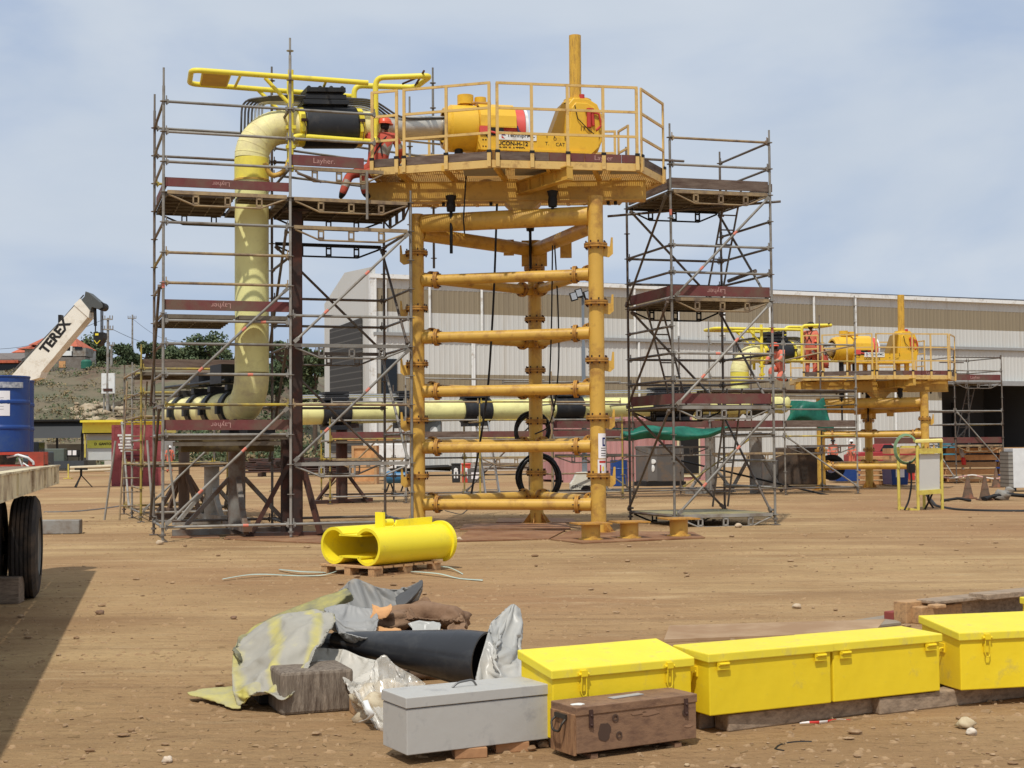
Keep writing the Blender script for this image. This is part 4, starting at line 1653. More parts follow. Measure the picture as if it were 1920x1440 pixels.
mb.path([hc+ma*.05+UP*.25+mn*.37, hc+ma*.3+UP*.2+mn*.38, hc+ma*.36+UP*.0+mn*.36, hc+ma*.26+UP*-.1+mn*.36], .022, 8)
mb.build('red_actuator', REDM, mc)
mb = MB().path([hc+ma*-.15+UP*.35+mn*.36, hc+ma*-.1+UP*.1+mn*.37, hc+ma*.1+UP*-.1+mn*.38, hc+ma*.25+UP*-.2+mn*.36, hc+ma*.2+UP*-.4+mn*.36], .009, 6)
mb.text('17', hc+ma*.0+UP*-.08+mn*.348, ma, UP, .11)
mb.build('cable', INK, mc)
mb = MB().tube(hc+ma*-.04+UP*.5, P(1078, 67, (hc+ma*-.1).y), .112, n=24)
mb.build('standpipe', mat('amber_crazed', (212, 166, 62), .5, 0, .06, 2, dirt=(150, 112, 48), damt=.3, dscale=4, stretch=(5, 5, .9)), mc)

mc2 = copy_tree(mc, D2+UP*-2.7, 'yellow subsea pipe connector on the distant platform')
# ---------------------------------------------------------------- pipe spools (riser, elbows, clamps, bumper frame)


def spool(D, dz, zlow, label, lowdir):
    O = D+UP*dz
    T0 = P(472, 238, 24.8)+O
    E0 = mpt(ax0)+O
    d = (E0-T0).normalized()
    B0 = V((T0.x, T0.y, zlow))
    L0 = B0+V(lowdir)
    t = thing('pipe_spool', label, 'pipe', V((B0.x, B0.y, 0)), 'cream riser pipe spools')
    r = .292
    RB = .60

    def ax(x):          # photo column -> point on the upper horizontal axis
        return T0+(E0-T0)*((x-472)/(828-472.0))
    up = bend([B0+UP*.9, T0, ax(690)], RB, 14)
    lo = bend([L0, B0, T0-UP*1.5], RB, 14)
    MB().tube(lo[-2], up[1], r, n=36).build('riser_pipe', CREAM, t)
    e = MB().path(up[1:-1], r+.003, 36)
    arc = up[1:-1]
    for k in range(1, len(arc)-1, 2):
        a, b_ = arc[k], arc[k]+(arc[k+1]-arc[k])*.22
        e.path([a, b_], r+.007, 36)
    e.build('upper_elbow', CREAMW, t)
    e = MB().path(lo[1:-1], r+.003, 36)
    arc = lo[1:-1]
    for k in range(1, len(arc)-1, 3):
        e.path([arc[k], arc[k]+(arc[k+1]-arc[k])*.22], r+.007, 36)
    e.build('lower_elbow', CREAMW, t)
    MB().tube(up[1]-UP*.38, up[1]-UP*.0, r+.006, n=36).build('yellow_band', mat('cream_yellower', (236, 218, 84), .5, 0, .06, 3, dirt=(214, 196, 90), damt=.3), t)
    MB().lathe(up[1]-UP*.40, UP, [(0, r), (0, r+.02), (.03, r+.02), (.03, r)], 36).build('band_lip', AMBER, t)
    MB().tube(up[-2], ax(700), r, n=36).build('horizontal_pipe', CREAMW, t)
    # stainless jacketed length up to the connector
    mb = MB().lathe(ax(700), d, [(0, .29), (.12, .25), (.2, .22), ((E0-ax(700)).length+.02, .22)], 32)
    mb.build('jacketed_pipe', mat('jacket_silver', (206, 200, 188), .35, .6, .08, 2), t)
    # clamp
    sd = V((d.y, -d.x, 0)).normalized()
    mb = MB()
    c0_, c1_ = ax(563), ax(660)
    L = (c1_-c0_).length
    mb.lathe(c0_, d, [(0, .29), (0, .36), (.03, .375), (L-.03, .375), (L, .36), (L, .29)], 40)
    m_ = (c0_+c1_)/2
    for h, w_, l_ in ((.40, .5, .82), (.50, .44, .74), (.62, .5, .70)):
        mb.box(m_+UP*h-d*.1, (l_, w_, .085), d)
    mb.box(m_+UP*.46-d*.1, (.66, .3, .36), d)
    for e_ in (-.3, -.1, .1, .3):
        mb.tube(m_+UP*.66+d*(e_-.1)-sd*.2, m_+UP*.66+d*(e_-.1)+sd*.2, .04, n=8)
    mb.build('buoyant_clamp', BLACKP, t, .008)
    for x in (558, 664):
        c = ax(x)
        mb = MB().lathe(c-d*.06, d, [(0, .29), (0, .345), (.12, .345), (.12, .29)], 32)
        mb.box(c+sd*.35, (.07, .05, .3), d)
        mb.build('clamp_collar', BRIGHT, t)
        mb = MB().box(c+sd*.37+UP*.05, (.1, .05, .05), d).path([c+sd*.38+UP*.03, c+sd*.42-UP*.1+d*.03, c+sd*.40-UP*.3], .008, 6)
        mb.build('collar_clip', DARKBR, t)
    # yellow bumper frame (lies flat above the pipe)
    zb = 7.9
    q = [(690, 155.5), (560, 143), (359, 131), (352, 141), (355, 157), (420, 161), (579, 178), (664, 181)]
    pts = [Pz(x, y, zb)+O for x, y in q]
    f = MB().path(fil([pts[0], pts[2], pts[4], pts[7]], .16, 6), .046, 12)
    f.build('bumper_loop', BRIGHT, t)
    f = MB()
    for (x, y, X, Y) in ((451, 141, 441, 162), (612, 150, 602, 176), (432, 138, 424, 160), (381, 134, 377, 157)):
        f.tube(Pz(x, y, zb)+O, Pz(X, Y, zb)+O, .026, n=8)
    f.build('bumper_rung', BRIGHT, t)
    a, b_, c, e_ = [Pz(x, y, zb-.01)+O for x, y in ((382, 134), (430, 138), (424, 161), (377, 158))]
    MB().prism([a, b_, c, e_], UP*-.02).build('bumper_plate', mat('ochre_plate', (190, 150, 40), .55), t)
    zc = 8.06
    q2 = [Pz(684, 134, zc)+O, Pz(808, 142, zc)+O, Pz(779, 164, zc)+O, Pz(664, 156, zc)+O]
    base1 = ax(690)+sd*.33-UP*.3
    base2 = ax(668)-sd*.33-UP*.3
    MB().path(fil([base1, V((base1.x, base1.y, q2[0].z)), q2[1], q2[2], V((base2.x, base2.y, q2[3].z)), base2], .16, 6), .05, 12).build('hoop', BRIGHT, t)
    MB().lathe(base1-UP*.06, UP, [(0, .12), (.04, .12), (.12, .05)], 14).tube(base1+UP*-.06, base1+UP*-.12, .06, n=10).build('hoop_foot', BRIGHT, t)
    mb = MB().tube(Pz(777, 163, zc)+O, Pz(795, 133, zc+.05)+O, .02, n=6).tube(Pz(755, 157, zc)+O, Pz(793, 141, zc+.03)+O, .02, n=6)
    mb.build('stay', DARKBR, t)
    # front posts and lower bumper tube
    fp = ax(534)+sd*.36
    fq = ax(548)-sd*.36
    mb = MB().tube(fp+UP*.92, fp-UP*.85, .05, n=12).tube(fq+UP*.9, fq-UP*.5, .05, n=12)
    mb.box(fp-UP*.08, (.16, .1, .06), d).box(fp-UP*.42, (.16, .1, .06), d).box(fp-UP*.68, (.16, .1, .06), d)
    mb.build('frame_post', BRIGHT, t)
    pz = Pz(497, 146, zb)+O
    pz2 = Pz(483, 168, zb)+O
    MB().tube(pz, fp+UP*.3, .034, n=8).tube(pz2, fq+UP*.2, .034, n=8).build('frame_stay', BRIGHT, t)
    lb = fp-UP*.3
    l2 = ax(696)+sd*.36-UP*.34
    MB().path(fil([lb, V((lb.x, lb.y, l2.z))+d*.1, l2, l2+UP*.1-sd*.25], .15), .052, 12).build('lower_bumper', BRIGHT, t)
    MB().path(fil([fp-UP*.6, fp-UP*.85-d*.1, fp-UP*.95-d*.35, fp-UP*.7-d*.45], .15), .045, 10).build('hook_tube', AMBER, t)
    # bundle of thin hydraulic tubing arching over the elbow and on to the connector
    for i in range(7):
        off = -sd*(i*.075-.2)
        off2 = -sd*(i*.06-.2)
        x = 450+i*7
        mb = MB()
        p = [P(x, 262, 24.9)+O+off*.4, P(x+2, 186+i*1.2, 24.9)+O+off*.4, ax(520)+UP*(.52-.012*i)+off2, ax(690)+UP*(.46-.02*i)+off2, ax(742)+UP*(.12-.05*i)+off2*1.1, E0+UP*(.15-.07*i)+off2*.9]
        p[1] = P(x+2, 190, 24.9)+O+off*.4
        mb.path(fil(p, .2, 5), .019, 8)
        mb.build('hydraulic_tube', TUBING if i < 4 else SILVER, t)
    # clamps and black saddles along the lower run
    ld = (L0-B0).normalized()
    ll = (L0-B0).length
    s0 = V((ld.y, -ld.x, 0)).normalized()
    MB().tube(lo[1], L0, r, n=36).build('lower_run', CREAMW, t)
    k_ = .75
    while k_ < ll:
        c = B0+ld*k_
        mb = MB().lathe(c-ld*.1, ld, [(0, .29), (0, .34), (.2, .34), (.2, .29)], 32)
        mb.box(c+UP*.37, (.15, .4, .1), ld)
        mb.box(c+s0*.36, (.12, .06, .2), ld).box(c-s0*.36, (.12, .06, .2), ld)
        mb.build('run_clamp', BLACKP, t, .008)
        k_ += .92
    mb = MB()
    for e_ in (-.22, -.07, .08, .22):
        mb.tube(B0+ld*.7+s0*e_+UP*.5, L0+s0*e_+UP*.5, .03, n=8)
    mb.box(B0+ld*1.15+UP*.62, (.6, .5, .34), ld)
    mb.box(B0+ld*2.4+UP*.55, (.5, .45, .2), ld)
    mb.build('hydraulic_bundle', BLACKP, t)
    mb = MB()
    for e_ in (.4, .0):
        mb.box(B0+ld*e_-UP*.42, (.5, .9, .14), s0)
        mb.tube(B0+ld*e_-UP*.36-s0*.3, B0+ld*e_-UP*.2-s0*.3, .03, n=8).tube(B0+ld*e_-UP*.36+s0*.3, B0+ld*e_-UP*.2+s0*.3, .03, n=8)
    mb.build('saddle', BLACKS, t)
    return t


spool(Z3, 0, 2.22, 'cream coated riser pipe with black clamp and yellow bumper frame in the large scaffold', (-2.15, 3.6, 0))
spool(D2, -2.7, 2.5, 'distant cream riser pipe with black clamp and yellow bumper frame', (-1.5, -.6, 0))

# the long pipeline behind
t = thing('pipeline', 'long cream pipeline with black collars running level behind the amber tower', 'pipeline', P(980, 774, 41))
a, b_ = P(560, 776, 39), P(1462, 757, 46.2)
d = (b_-a).normalized()
mb = MB().tube(a, b_, .30, n=28)
mb.ball(b_+d*.05, .32, 14)
mb.build('pipe', CREAM, t)
LP = (b_-a).length


def atx(x):          # point along the pipeline seen at photo column x
    lo_, hi_ = 0.0, LP
    for _ in range(40):
        m_ = (lo_+hi_)/2
        p = a+d*m_
        if 960+p.x/p.y*F < x:
            lo_ = m_
        else:
            hi_ = m_
    return a+d*lo_


for x0, x1, blk in ((600, 652, 1), (740, 765, 1), (865, 915, 1), (1035, 1087, 1), (1215, 1292, 1), (1400, 1425, 0)):
    p, q = atx(x0), atx(x1)
    mb = MB().lathe(p, d, [(0, .29), (0, .36), ((q-p).length, .36), ((q-p).length, .29)], 28)
    m_ = (p+q)/2
    if blk:
        for h in (.38, .47, .55):
            mb.box(m_+UP*h, ((q-p).length*.86, .5, .06), d)
        mb.box(m_+UP*-.4, ((q-p).length*.8, .5, .12), d)
    mb.build('collar', BLACKP, t)
for h, e_ in ((.42, -.2), (.48, -.05), (.44, .1), (.5, .2)):
    MB().tube(a+UP*h+V((0, e_, 0)), b_+UP*h+V((0, e_, 0)), .025, n=6).build('service_tube', SILVER if e_ < .0 else TUBING, t)
for x in (640, 1330):
    p = atx(x)
    mb = MB().tube((p.x, p.y, 0), (p.x, p.y, p.z-.3), .16, n=14).box((p.x, p.y, p.z-.36), (.9, .3, .12), d)
    for k in (-1, 1):
        mb.tube((p.x+k*.7, p.y, .05), (p.x, p.y, 1.0), .05, n=8)
    mb.box((p.x, p.y, .06), (1.7, .3, .1), d)
    mb.build('pipe_rest', CONC if x > 900 else DARKBR, t)

# green tarpaulins hung below and beside the pipeline
GREEN = mat('tarp_green', (16, 88, 72), .45, 0, .14, 3, dirt=(30, 116, 94), damt=.4, rand=.05)


def catmull(p0, p1, p2, p3, t):
    return 0.5*((2*p1)+(p2-p0)*t+(2*p0-5*p1+4*p2-p3)*t*t+(3*p1-p0-3*p2+p3)*t**3)


def cloth(rows, name, mats, nu=10, nv=10, thick=.012, amp=.02, freq=6.0, seed=0.0, parent=None, mfn=None, amp2=0.0, base=None, folds=None, sim=None):
    R_, C2 = len(rows), len(rows[0])

    def row_at(r, u):
        u = min(max(u, 0), C2-1-1e-6)
        i = int(u)
        g = lambda k: rows[r][min(max(k, 0), C2-1)]
        return catmull(g(i-1), g(i), g(i+1), g(i+2), u-i)
    NU, NV = (C2-1)*nu, (R_-1)*nv
    mb = MB()
    grid = []
    for b2 in range(NV+1):
        vv = b2/nv
        j = min(int(vv), R_-2)
        f = vv-j
        line = []
        for a2 in range(NU+1):
            u = a2/nu
            q_ = [row_at(min(max(j+k, 0), R_-1), u) for k in (-1, 0, 1, 2)]
            p = catmull(q_[0], q_[1], q_[2], q_[3], f)
            k = V((p.x*freq+seed, p.y*freq, p.z*freq*.6))
            nv_ = V((noise.noise(k), noise.noise(k+V((7, 3, 1))), noise.noise(k+V((2, 9, 5)))))
            p = p+nv_*amp
            if folds:       # parallel drapery folds: (count, depth, slant)
                w_ = math.sin(2*math.pi*(folds[0]*u/(C2-1)+folds[2]*vv/(R_-1))+3*noise.noise(p*3+V((seed, 0, 0))))
                p = p+V((0, -.7, .7))*folds[1]*(1-2*abs(w_)**.6)
            if amp2:
                k = k*3.3
                n4 = 1-abs(noise.noise(k))*2
                p = p+V((noise.noise(k+V((1, 1, 8))), -abs(n4), noise.noise(k+V((4, 2, 2)))))*amp2
            line.append(p)
        grid.append(line)
    W_ = NU+1
    vs = [p for l_ in grid for p in l_]
    for j in range(NV):
        for i in range(NU):
            mb.add([], [], 0)
    mb.v = vs
    for j in range(NV):
        for i in range(NU):
            mb.f.append([j*W_+i, (j+1)*W_+i, (j+1)*W_+i+1, j*W_+i+1])
            mb.m.append(mfn(i/NU, j/NV) if mfn else 0)
            mb.sm.append(True)
    o = mb.build(name, mats, parent, base=base)
    if sim:
        SIMS.append((o, NU, NV, sim, thick))
        return o
    md = o.modifiers.new('Solidify', 'SOLIDIFY')
    md.thickness = thick
    md.offset = 0
    return o


SIMS = []


def settle(frames=26):
    '''let the pinned sheets buckle and sag into real creases'''
    for o, NU, NV, (shrink, bend, grav), thick in SIMS:
        vg = o.vertex_groups.new(name='pin')
        W_ = NU+1
        edge = [j*W_+i for j in range(NV+1) for i in range(W_) if i in (0, NU) or j in (0, NV)]
        vg.add(edge, 1.0, 'REPLACE')
        md = o.modifiers.new('Cloth', 'CLOTH')
        st = md.settings
        st.vertex_group_mass = 'pin'
        st.quality = 5
        st.mass = .3
        st.tension_stiffness = st.compression_stiffness = 12
        st.shear_stiffness = 6
        st.bending_stiffness = bend
        st.shrink_min = -shrink
        st.air_damping = 4
        st.effector_weights.gravity = grav
        md.collision_settings.use_collision = False
        md.point_cache.frame_start = 1
        md.point_cache.frame_end = frames+2
    for f in range(1, frames+1):
        scn.frame_set(f)
    dg = bpy.context.evaluated_depsgraph_get()
    new = []
    for o, NU, NV, s_, thick in SIMS:
        new.append(bpy.data.meshes.new_from_object(o.evaluated_get(dg)))
    for (o, NU, NV, s_, thick), me in zip(SIMS, new):
        o.modifiers.clear()
        o.vertex_groups.clear()
        nm = o.data.name
        o.data = me
        me.name = nm
        me.polygons.foreach_set('use_smooth', [True]*len(me.polygons))
        md = o.modifiers.new('Solidify', 'SOLIDIFY')
        md.thickness = thick
        md.offset = 0
    scn.frame_set(1)


def grid(rows):
    return [[P(*c) for c in r] for r in rows]


r = grid([[(1150, 803, 41.5), (1220, 800, 41.5), (1290, 803, 41.7), (1370, 800, 41.9)],
          [(1148, 815, 41.3), (1220, 812, 41.2), (1290, 813, 41.4), (1360, 806, 41.7)],
          [(1152, 826, 41.4), (1220, 828, 41.4), (1290, 822, 41.5), (1350, 811, 41.8)]])
tag(cloth(r, 'tarpaulin', GREEN, 8, 6, .02, .15, 1.6, base=r[1][1]), 'green tarpaulin slung under the far pipeline scaffold', 'tarpaulin', 'green tarpaulins')
r = grid([[(1488, 752, 45.4), (1510, 747, 45.2), (1545, 748, 45.4)],
          [(1480, 775, 45.2), (1512, 770, 44.9), (1552, 775, 45.2)],
          [(1474, 797, 45.1), (1512, 790, 44.8), (1560, 790, 45.2)],
          [(1476, 803, 45.2), (1520, 800, 45.0), (1562, 806, 45.3)]])
tag(cloth(r, 'tarpaulin', GREEN, 8, 6, .02, .25, 1.8, 3, base=r[1][1]), 'green tarpaulin hanging beside the rounded pipeline end', 'tarpaulin', 'green tarpaulins')

# ---------------------------------------------------------------- pipe stands and columns under the large scaffold


def stand(x, y, h, w_, label, m, ctop=True, rake=.55, tube_r=None, name='pipe_stand', seed=0):
    p = G(x, y)
    t = thing(name, label, 'pipe stand', p, 'pipe stands under the riser')
    r_ = tube_r or w_/2
    mb = MB().tube(p+UP*.1, p+UP*h, r_, n=20)
    mb.lathe(p+UP*h, UP, [(0, r_), (0, r_*1.5), (.03, r_*1.5), (.03, 0)], 18)
    mb.build('column', m, t)
    for a in (20, 110, 200, 290):
        d = rot2(V((1, 0, 0)), a+seed)
        mb = MB().bar(p+d*rake*1.15+UP*.08, p+d*r_*.9+UP*h*.62, .09, .07)
        mb.build('raking_strut', m, t)
    for a in (20, 110):
        d = rot2(V((1, 0, 0)), a+seed)
        MB().box(p+UP*(.05+.001*a), (rake*2.6, .16, .1), d).build('base_beam', m, t)
    return t


GREYST = mat('grey_stand', (132, 128, 120), .7, .1, .14, 3, dirt=(104, 78, 58), damt=.5, rand=.05)
stand(444, 1003, 1.6, .30, 'thick grey tubular pipe stand directly under the lower elbow', GREYST, rake=.85)
stand(397, 984, 1.15, .30, 'shorter pale grey pipe stand left of the thick tubular one', CONC, rake=.6, seed=10)
stand(345, 972, 1.5, .24, 'leftmost brownish pipe stand just inside the scaffold corner', mat('brown_stand', (122, 100, 84), .7, .1, .14, 3), rake=.6, seed=24)
p = G(556, 1006)
t = thing('steel_column', 'tall dark brown steel column standing just right of the riser pipe', 'column', p)
mb = MB()
d = V((.9, .43, 0))
zt = P(556, 398, p.y).z
for k in (-1, 1):
    mb.box(p+UP*(zt/2)+d*.0+V((-.43, .9, 0))*.085*k, (.17, .012, zt), d)
mb.box(p+UP*(zt/2), (.01, .158, zt-.004), d)
mb.build('shaft', DARKBR, t)
MB().box(p+UP*.85+V((-.2, .1, 0)), (.14, .14, 1.7), d).build('side_post', DARKBR, t)
for a, q in ((-1, .75), (1, .42)):
    mb = MB().bar(p+V((a*q, -.1, .05)), p+V((a*.07, 0, 1.35)), .1, .08)
    mb.build('raking_strut', DARKBR, t)
MB().box(p+UP*.04+V((-.1, 0, 0)), (1.5, .25, .08), (1, .1, 0)).build('base_beam', DARKBR, t)
MB().box(p+UP*(zt+.02), (.4, .3, .03), d).build('cap_plate', DARKBR, t)

# yellow-stained beam under the lower elbow
p = P(425, 835, 24.9)
tag(MB().box(p, (1.6, .3, .22), (.9, .35, 0)).build('support_beam', mat('stained_beam', (112, 96, 52), .7, 0, .2, 3, dirt=(70, 58, 44), damt=.5), None, .01, base=p), 'dirty yellow steel beam lying across the pipe stands', 'beam')

# ---------------------------------------------------------------- rusty plates and stubs on the ground


def plate(pts, label, h=.02, m=RUSTPL, z=.004, grp='rusty steel plates on the ground'):
    q = [G(x, y)+UP*z for x, y in pts]
    b = q[0].copy()
    o = MB().prism(q, UP*h).build('steel_plate', m, None, base=b)
    return tag(o, label, 'plate', grp)


plate([(852, 1017), (1030, 1012), (1060, 996), (880, 996)], 'front rusty steel plate between the yellow shell and the squat stubs')
plate([(862, 994), (1070, 993), (1060, 982), (870, 984)], 'middle rusty steel plate under the amber tower', .016)
plate([(1032, 1013), (1092, 1020), (1322, 1010), (1300, 1000), (1070, 997)], 'long rusty plate under the squat yellow stubs', .02)
plate([(930, 981), (1080, 981), (1075, 973), (935, 973)], 'thin plate under the rear amber leg', .014)
plate([(420, 1012), (600, 1020), (660, 1012), (630, 1000), (430, 1002)], 'brown steel plate under the dark column', .018)
plate([(320, 1009), (412, 1010), (410, 1002), (330, 1000)], 'small brown plate at the left foot of the scaffold', .014)
plate([(1255, 1178), (1245, 1205), (1640, 1190), (1660, 1166), (1600, 1168)], 'dusty pale board lying flat behind the yellow boxes', .022, mat('dusty_board', (176, 148, 116), .9, 0, .12, 2, dirt=(152, 120, 88), damt=.6, dscale=1.4), .002, None)
plate([(1598, 1168), (1660, 1158), (1690, 1172), (1640, 1178)], 'grey slab end behind the joined yellow boxes', .018, mat('grey_slab', (150, 136, 118), .9), .004, None)

for x, y, hh, lab in ((1108, 1014, 34, 'squat yellow flanged stub in front of the right amber leg'), (1180, 1011, 34, 'middle squat yellow stub with a broad worn top plate'), (1273, 1007, 36, 'squat yellow stub before the right scaffold tower')):
    p = G(x, y)
    s_ = p.y/F
    t = thing('flanged_stub', lab, 'stub', p, 'squat yellow stubs on the plates')
    h = hh*s_
    MB().lathe(p, UP, [(0, 0), (0, .2), (.04, .2), (.05, .15), (h-.03, .15)], 24).build('barrel', AMBER, t)
    for e_ in (V((0, -.2, .026)), V((.1, -.17, .026))):
        MB().box(p+e_, (.05, .06, .05)).build('lug', AMBER, t)
    MB().box(p+UP*(h-.012), (.56, .5, .022), (1, .25, 0)).build('top_plate', RUSTEDGE, t)

# ---------------------------------------------------------------- people
ORANGE = mat('coverall_orange_haze', (212, 116, 92), .85, 0, .12, 6, rand=.04)  # distance haze is mixed into this orange as lower saturation
ORANGED = mat('coverall_deep', (184, 80, 62), .85, 0, .12, 6, rand=.04)
REFL = mat('reflective_band', (156, 146, 132), .6, 0, .1, 10)
SKIN = mat('skin', (112, 76, 56), .6, 0, .06, 10)
BOOT = mat('boot', (58, 48, 40), .7)
HELR = mat('helmet_red', (226, 92, 60), .35, 0, .04, 5, rand=0)
HELW = mat('helmet_white', (232, 230, 226), .35, 0, .04, 5, rand=0)
HAIR = mat('hair_dark', (34, 28, 26), .85)

STAND = dict(pel=(0, 0, .96), spi=(0, 0, 1.14), che=(0, .01, 1.33), nec=(0, .02, 1.5), hea=(0, .04, 1.62), top=(0, .035, 1.72),
             shL=(-.19, 0, 1.43), elL=(-.26, -.02, 1.15), wrL=(-.25, .12, .92), shR=(.19, 0, 1.43), elR=(.26, -.02, 1.15), wrR=(.25, .12, .92),
             hiL=(-.1, 0, .91), knL=(-.12, .04, .5), anL=(-.13, 0, .09), toL=(-.15, .17, .045), hiR=(.1, 0, .91), knR=(.12, .04, .5), anR=(.13, 0, .09), toR=(.15, .17, .045))
SQUAT = dict(pel=(-.08, 0, .56), spi=(-.04, .03, .76), che=(.02, .06, 1.0), nec=(.05, .1, 1.2), hea=(.06, .13, 1.33), top=(.06, .13, 1.43),
             shL=(-.19, .05, 1.13), elL=(-.42, .15, 1.08), wrL=(-.6, .2, 1.14), shR=(.24, .05, 1.12), elR=(.36, .08, .85), wrR=(.3, .3, .74),
             hiL=(-.2, .0, .52), knL=(-.56, .06, .46), anL=(-.66, -.1, .1), toL=(-.72, .06, .045), hiR=(.0, -.02, .5), knR=(-.3, -.16, .42), anR=(-.28, -.1, .1), toR=(-.2, .06, .045))
KNEEL = dict(pel=(0, -.05, .45), spi=(0, .02, .63), che=(0, .12, .82), nec=(0, .2, .99), hea=(0, .27, 1.09), top=(0, .29, 1.19),
             shL=(-.19, .13, .93), elL=(-.26, .3, .72), wrL=(-.16, .5, .62), shR=(.19, .13, .93), elR=(.26, .3, .72), wrR=(.16, .5, .62),
             hiL=(-.1, -.05, .41), knL=(-.15, .33, .09), anL=(-.14, -.1, .08), toL=(-.14, -.26, .04), hiR=(.1, -.05, .41), knR=(.15, .3, .4), anR=(.15, .28, .09), toR=(.15, .45, .045))
BONES = [('pel', 'spi', 0), ('spi', 'che', 0), ('che', 'nec', 0), ('nec', 'hea', 1), ('hea', 'top', 1)]
for s_ in 'LR':
    BONES += [('che', 'sh'+s_, 0), ('sh'+s_, 'el'+s_, 0), ('el'+s_, 'wr'+s_, 0), ('pel', 'hi'+s_, 0), ('hi'+s_, 'kn'+s_, 0), ('kn'+s_, 'an'+s_, 0), ('an'+s_, 'to'+s_, 2)]
RAD = dict(pel=(.175, .15), spi=(.17, .14), che=(.18, .14), nec=(.06, .06), hea=(.085, .1), top=(.07, .085), sh=(.092, .092), el=(.075, .075), wr=(.052, .052), hi=(.12, .12), kn=(.092, .092), an=(.072, .072), to=(.045, .04))


def person(base, yaw, pose, label, helmet, mbody=None, stripes=True, group='workers in orange coveralls'):
    base = V(base)
    R_ = Matrix.Rotation(yaw, 3, 'Z')
    names = list(pose)
    vs = [R_ @ V(pose[n_]) for n_ in names]
    rad = [RAD.get(n_, RAD.get(n_[:2])) for n_ in names]
    ed = [(names.index(a), names.index(b_)) for a, b_, m_ in BONES]
    segs = [(vs[i], vs[j], BONES[k][2], BONES[k]) for k, (i, j) in enumerate(ed)]
    for s_ in 'LR':        # palm, four fingers and thumb
        w_ = R_ @ V(pose['wr'+s_])
        e_ = R_ @ V(pose['el'+s_])
        d = (w_-e_).normalized()
        sd_ = d.cross(UP).normalized()*(1 if s_ == 'L' else -1)
        iw = names.index('wr'+s_)
        vs.append(w_+d*.075)
        rad.append((.036, .018))
        pi = len(vs)-1
        ed.append((iw, pi))
        segs.append((w_, vs[pi], 1, ('wr', 'pa', 1)))
        for k, (o_, ln) in enumerate(((-.03, .062), (-.01, .078), (.01, .072), (.03, .055), (.045, .05))):
            st = w_+d*(.085 if k < 4 else .03)+sd_*o_
            dd = (d+sd_*o_*4-UP*.25).normalized() if k < 4 else (d*.6+sd_*.8).normalized()
            for q in (st+dd*.02, st+dd*ln*.6, st+dd*ln-UP*.012):
                vs.append(q)
                rad.append((.009, .009))
            ed.append((pi if k < 4 else pi, len(vs)-3))
            ed += [(len(vs)-3, len(vs)-2), (len(vs)-2, len(vs)-1)]
            segs.append((st, vs[-1], 1, ('pa', 'fi', 1)))
    hd = R_ @ V(pose['hea'])
    fw = R_ @ V((0, 1, 0))
    vs.append(hd+fw*.1+UP*-.0)          # nose
    rad.append((.016, .016))
    ed.append((names.index('hea'), len(vs)-1))
    me = bpy.data.meshes.new('skel')
    me.from_pydata([tuple(v) for v in vs], ed, [])
    o = bpy.data.objects.new('skel', me)
    COL.objects.link(o)
    md = o.modifiers.new('Skin', 'SKIN')
    if not me.skin_vertices:
        bpy.context.view_layer.objects.active = o
    for i, sv_ in enumerate(me.skin_vertices[0].data):
        sv_.radius = rad[i]
        sv_.use_root = (i == names.index('pel'))
    md.use_smooth_shade = True
    sd2 = o.modifiers.new('Sub', 'SUBSURF')
    sd2.levels = 1
    sd2.render_levels = 1
    dg = bpy.context.evaluated_depsgraph_get()
    m2 = bpy.data.meshes.new_from_object(o.evaluated_get(dg))
    bpy.data.objects.remove(o)
    t = thing('person', label, 'person', base, group)
    m2.name = 'body'
    m2.materials.clear()
    for mm in (mbody or ORANGE, SKIN, BOOT, REFL):
        m2.materials.append(mm)
    for p in m2.polygons:
        c = p.center
        best, bi, bt = 9, 0, 0
        for a, b_, mi, bn in segs:
            ab = b_-a
            t_ = max(0, min(1, (c-a).dot(ab)/max(1e-6, ab.length_squared)))
            q = (a+ab*t_-c).length
            if q < best:
                best, bi, bt, bb = q, mi, t_, bn
        if stripes and bi == 0 and bb[0][:2] in ('kn', 'el', 'sh') and .45 < bt < .68:
            bi = 3
        if stripes and bi == 0 and bb[0] in ('spi',) and .3 < bt < .55:
            bi = 3
        p.material_index = bi
    o2 = bpy.data.objects.new('body', m2)
    COL.objects.link(o2)
    BASE[o2.name] = base
    o2.parent = t
    # helmet shell and brim, dark hair under it
    hc_ = base+hd+UP*.045
    mb = MB()
    n = 18
    prof = [(0, .135), (.03, .132), (.075, .115), (.11, .075), (.125, 0)]
    mb.lathe(hc_, UP, prof, n)
    mb.lathe(hc_-UP*.008+fw*.02, UP, [(0, .10), (0, .158), (.012, .15), (.014, .1)], n)
    mb.build('helmet', helmet, t)
    mb = MB().ball(base+hd-fw*.022-UP*.0, (.088, .088, .09), 8)
    mb.build('hair', HAIR, t)
    # harness straps crossing the back
    ch, pe = R_ @ V(pose['che']), R_ @ V(pose['pel'])
    rt = R_ @ V((1, 0, 0))
    up_ = (ch-pe).normalized()
    bk = rt.cross(up_).normalized()
    if bk.dot(fw) > 0:
        bk = -bk
    mb = MB()
    for e_ in (-1, 1):
        mb.path([base+ch+up_*.16+rt*.1*e_+bk*.07, base+ch+bk*.165+up_*.02+rt*.03*e_, base+pe.lerp(ch, .4)+bk*.16-rt*.08*e_], .014, 6)
    mb.build('harness', BLACKS, t)
    return t


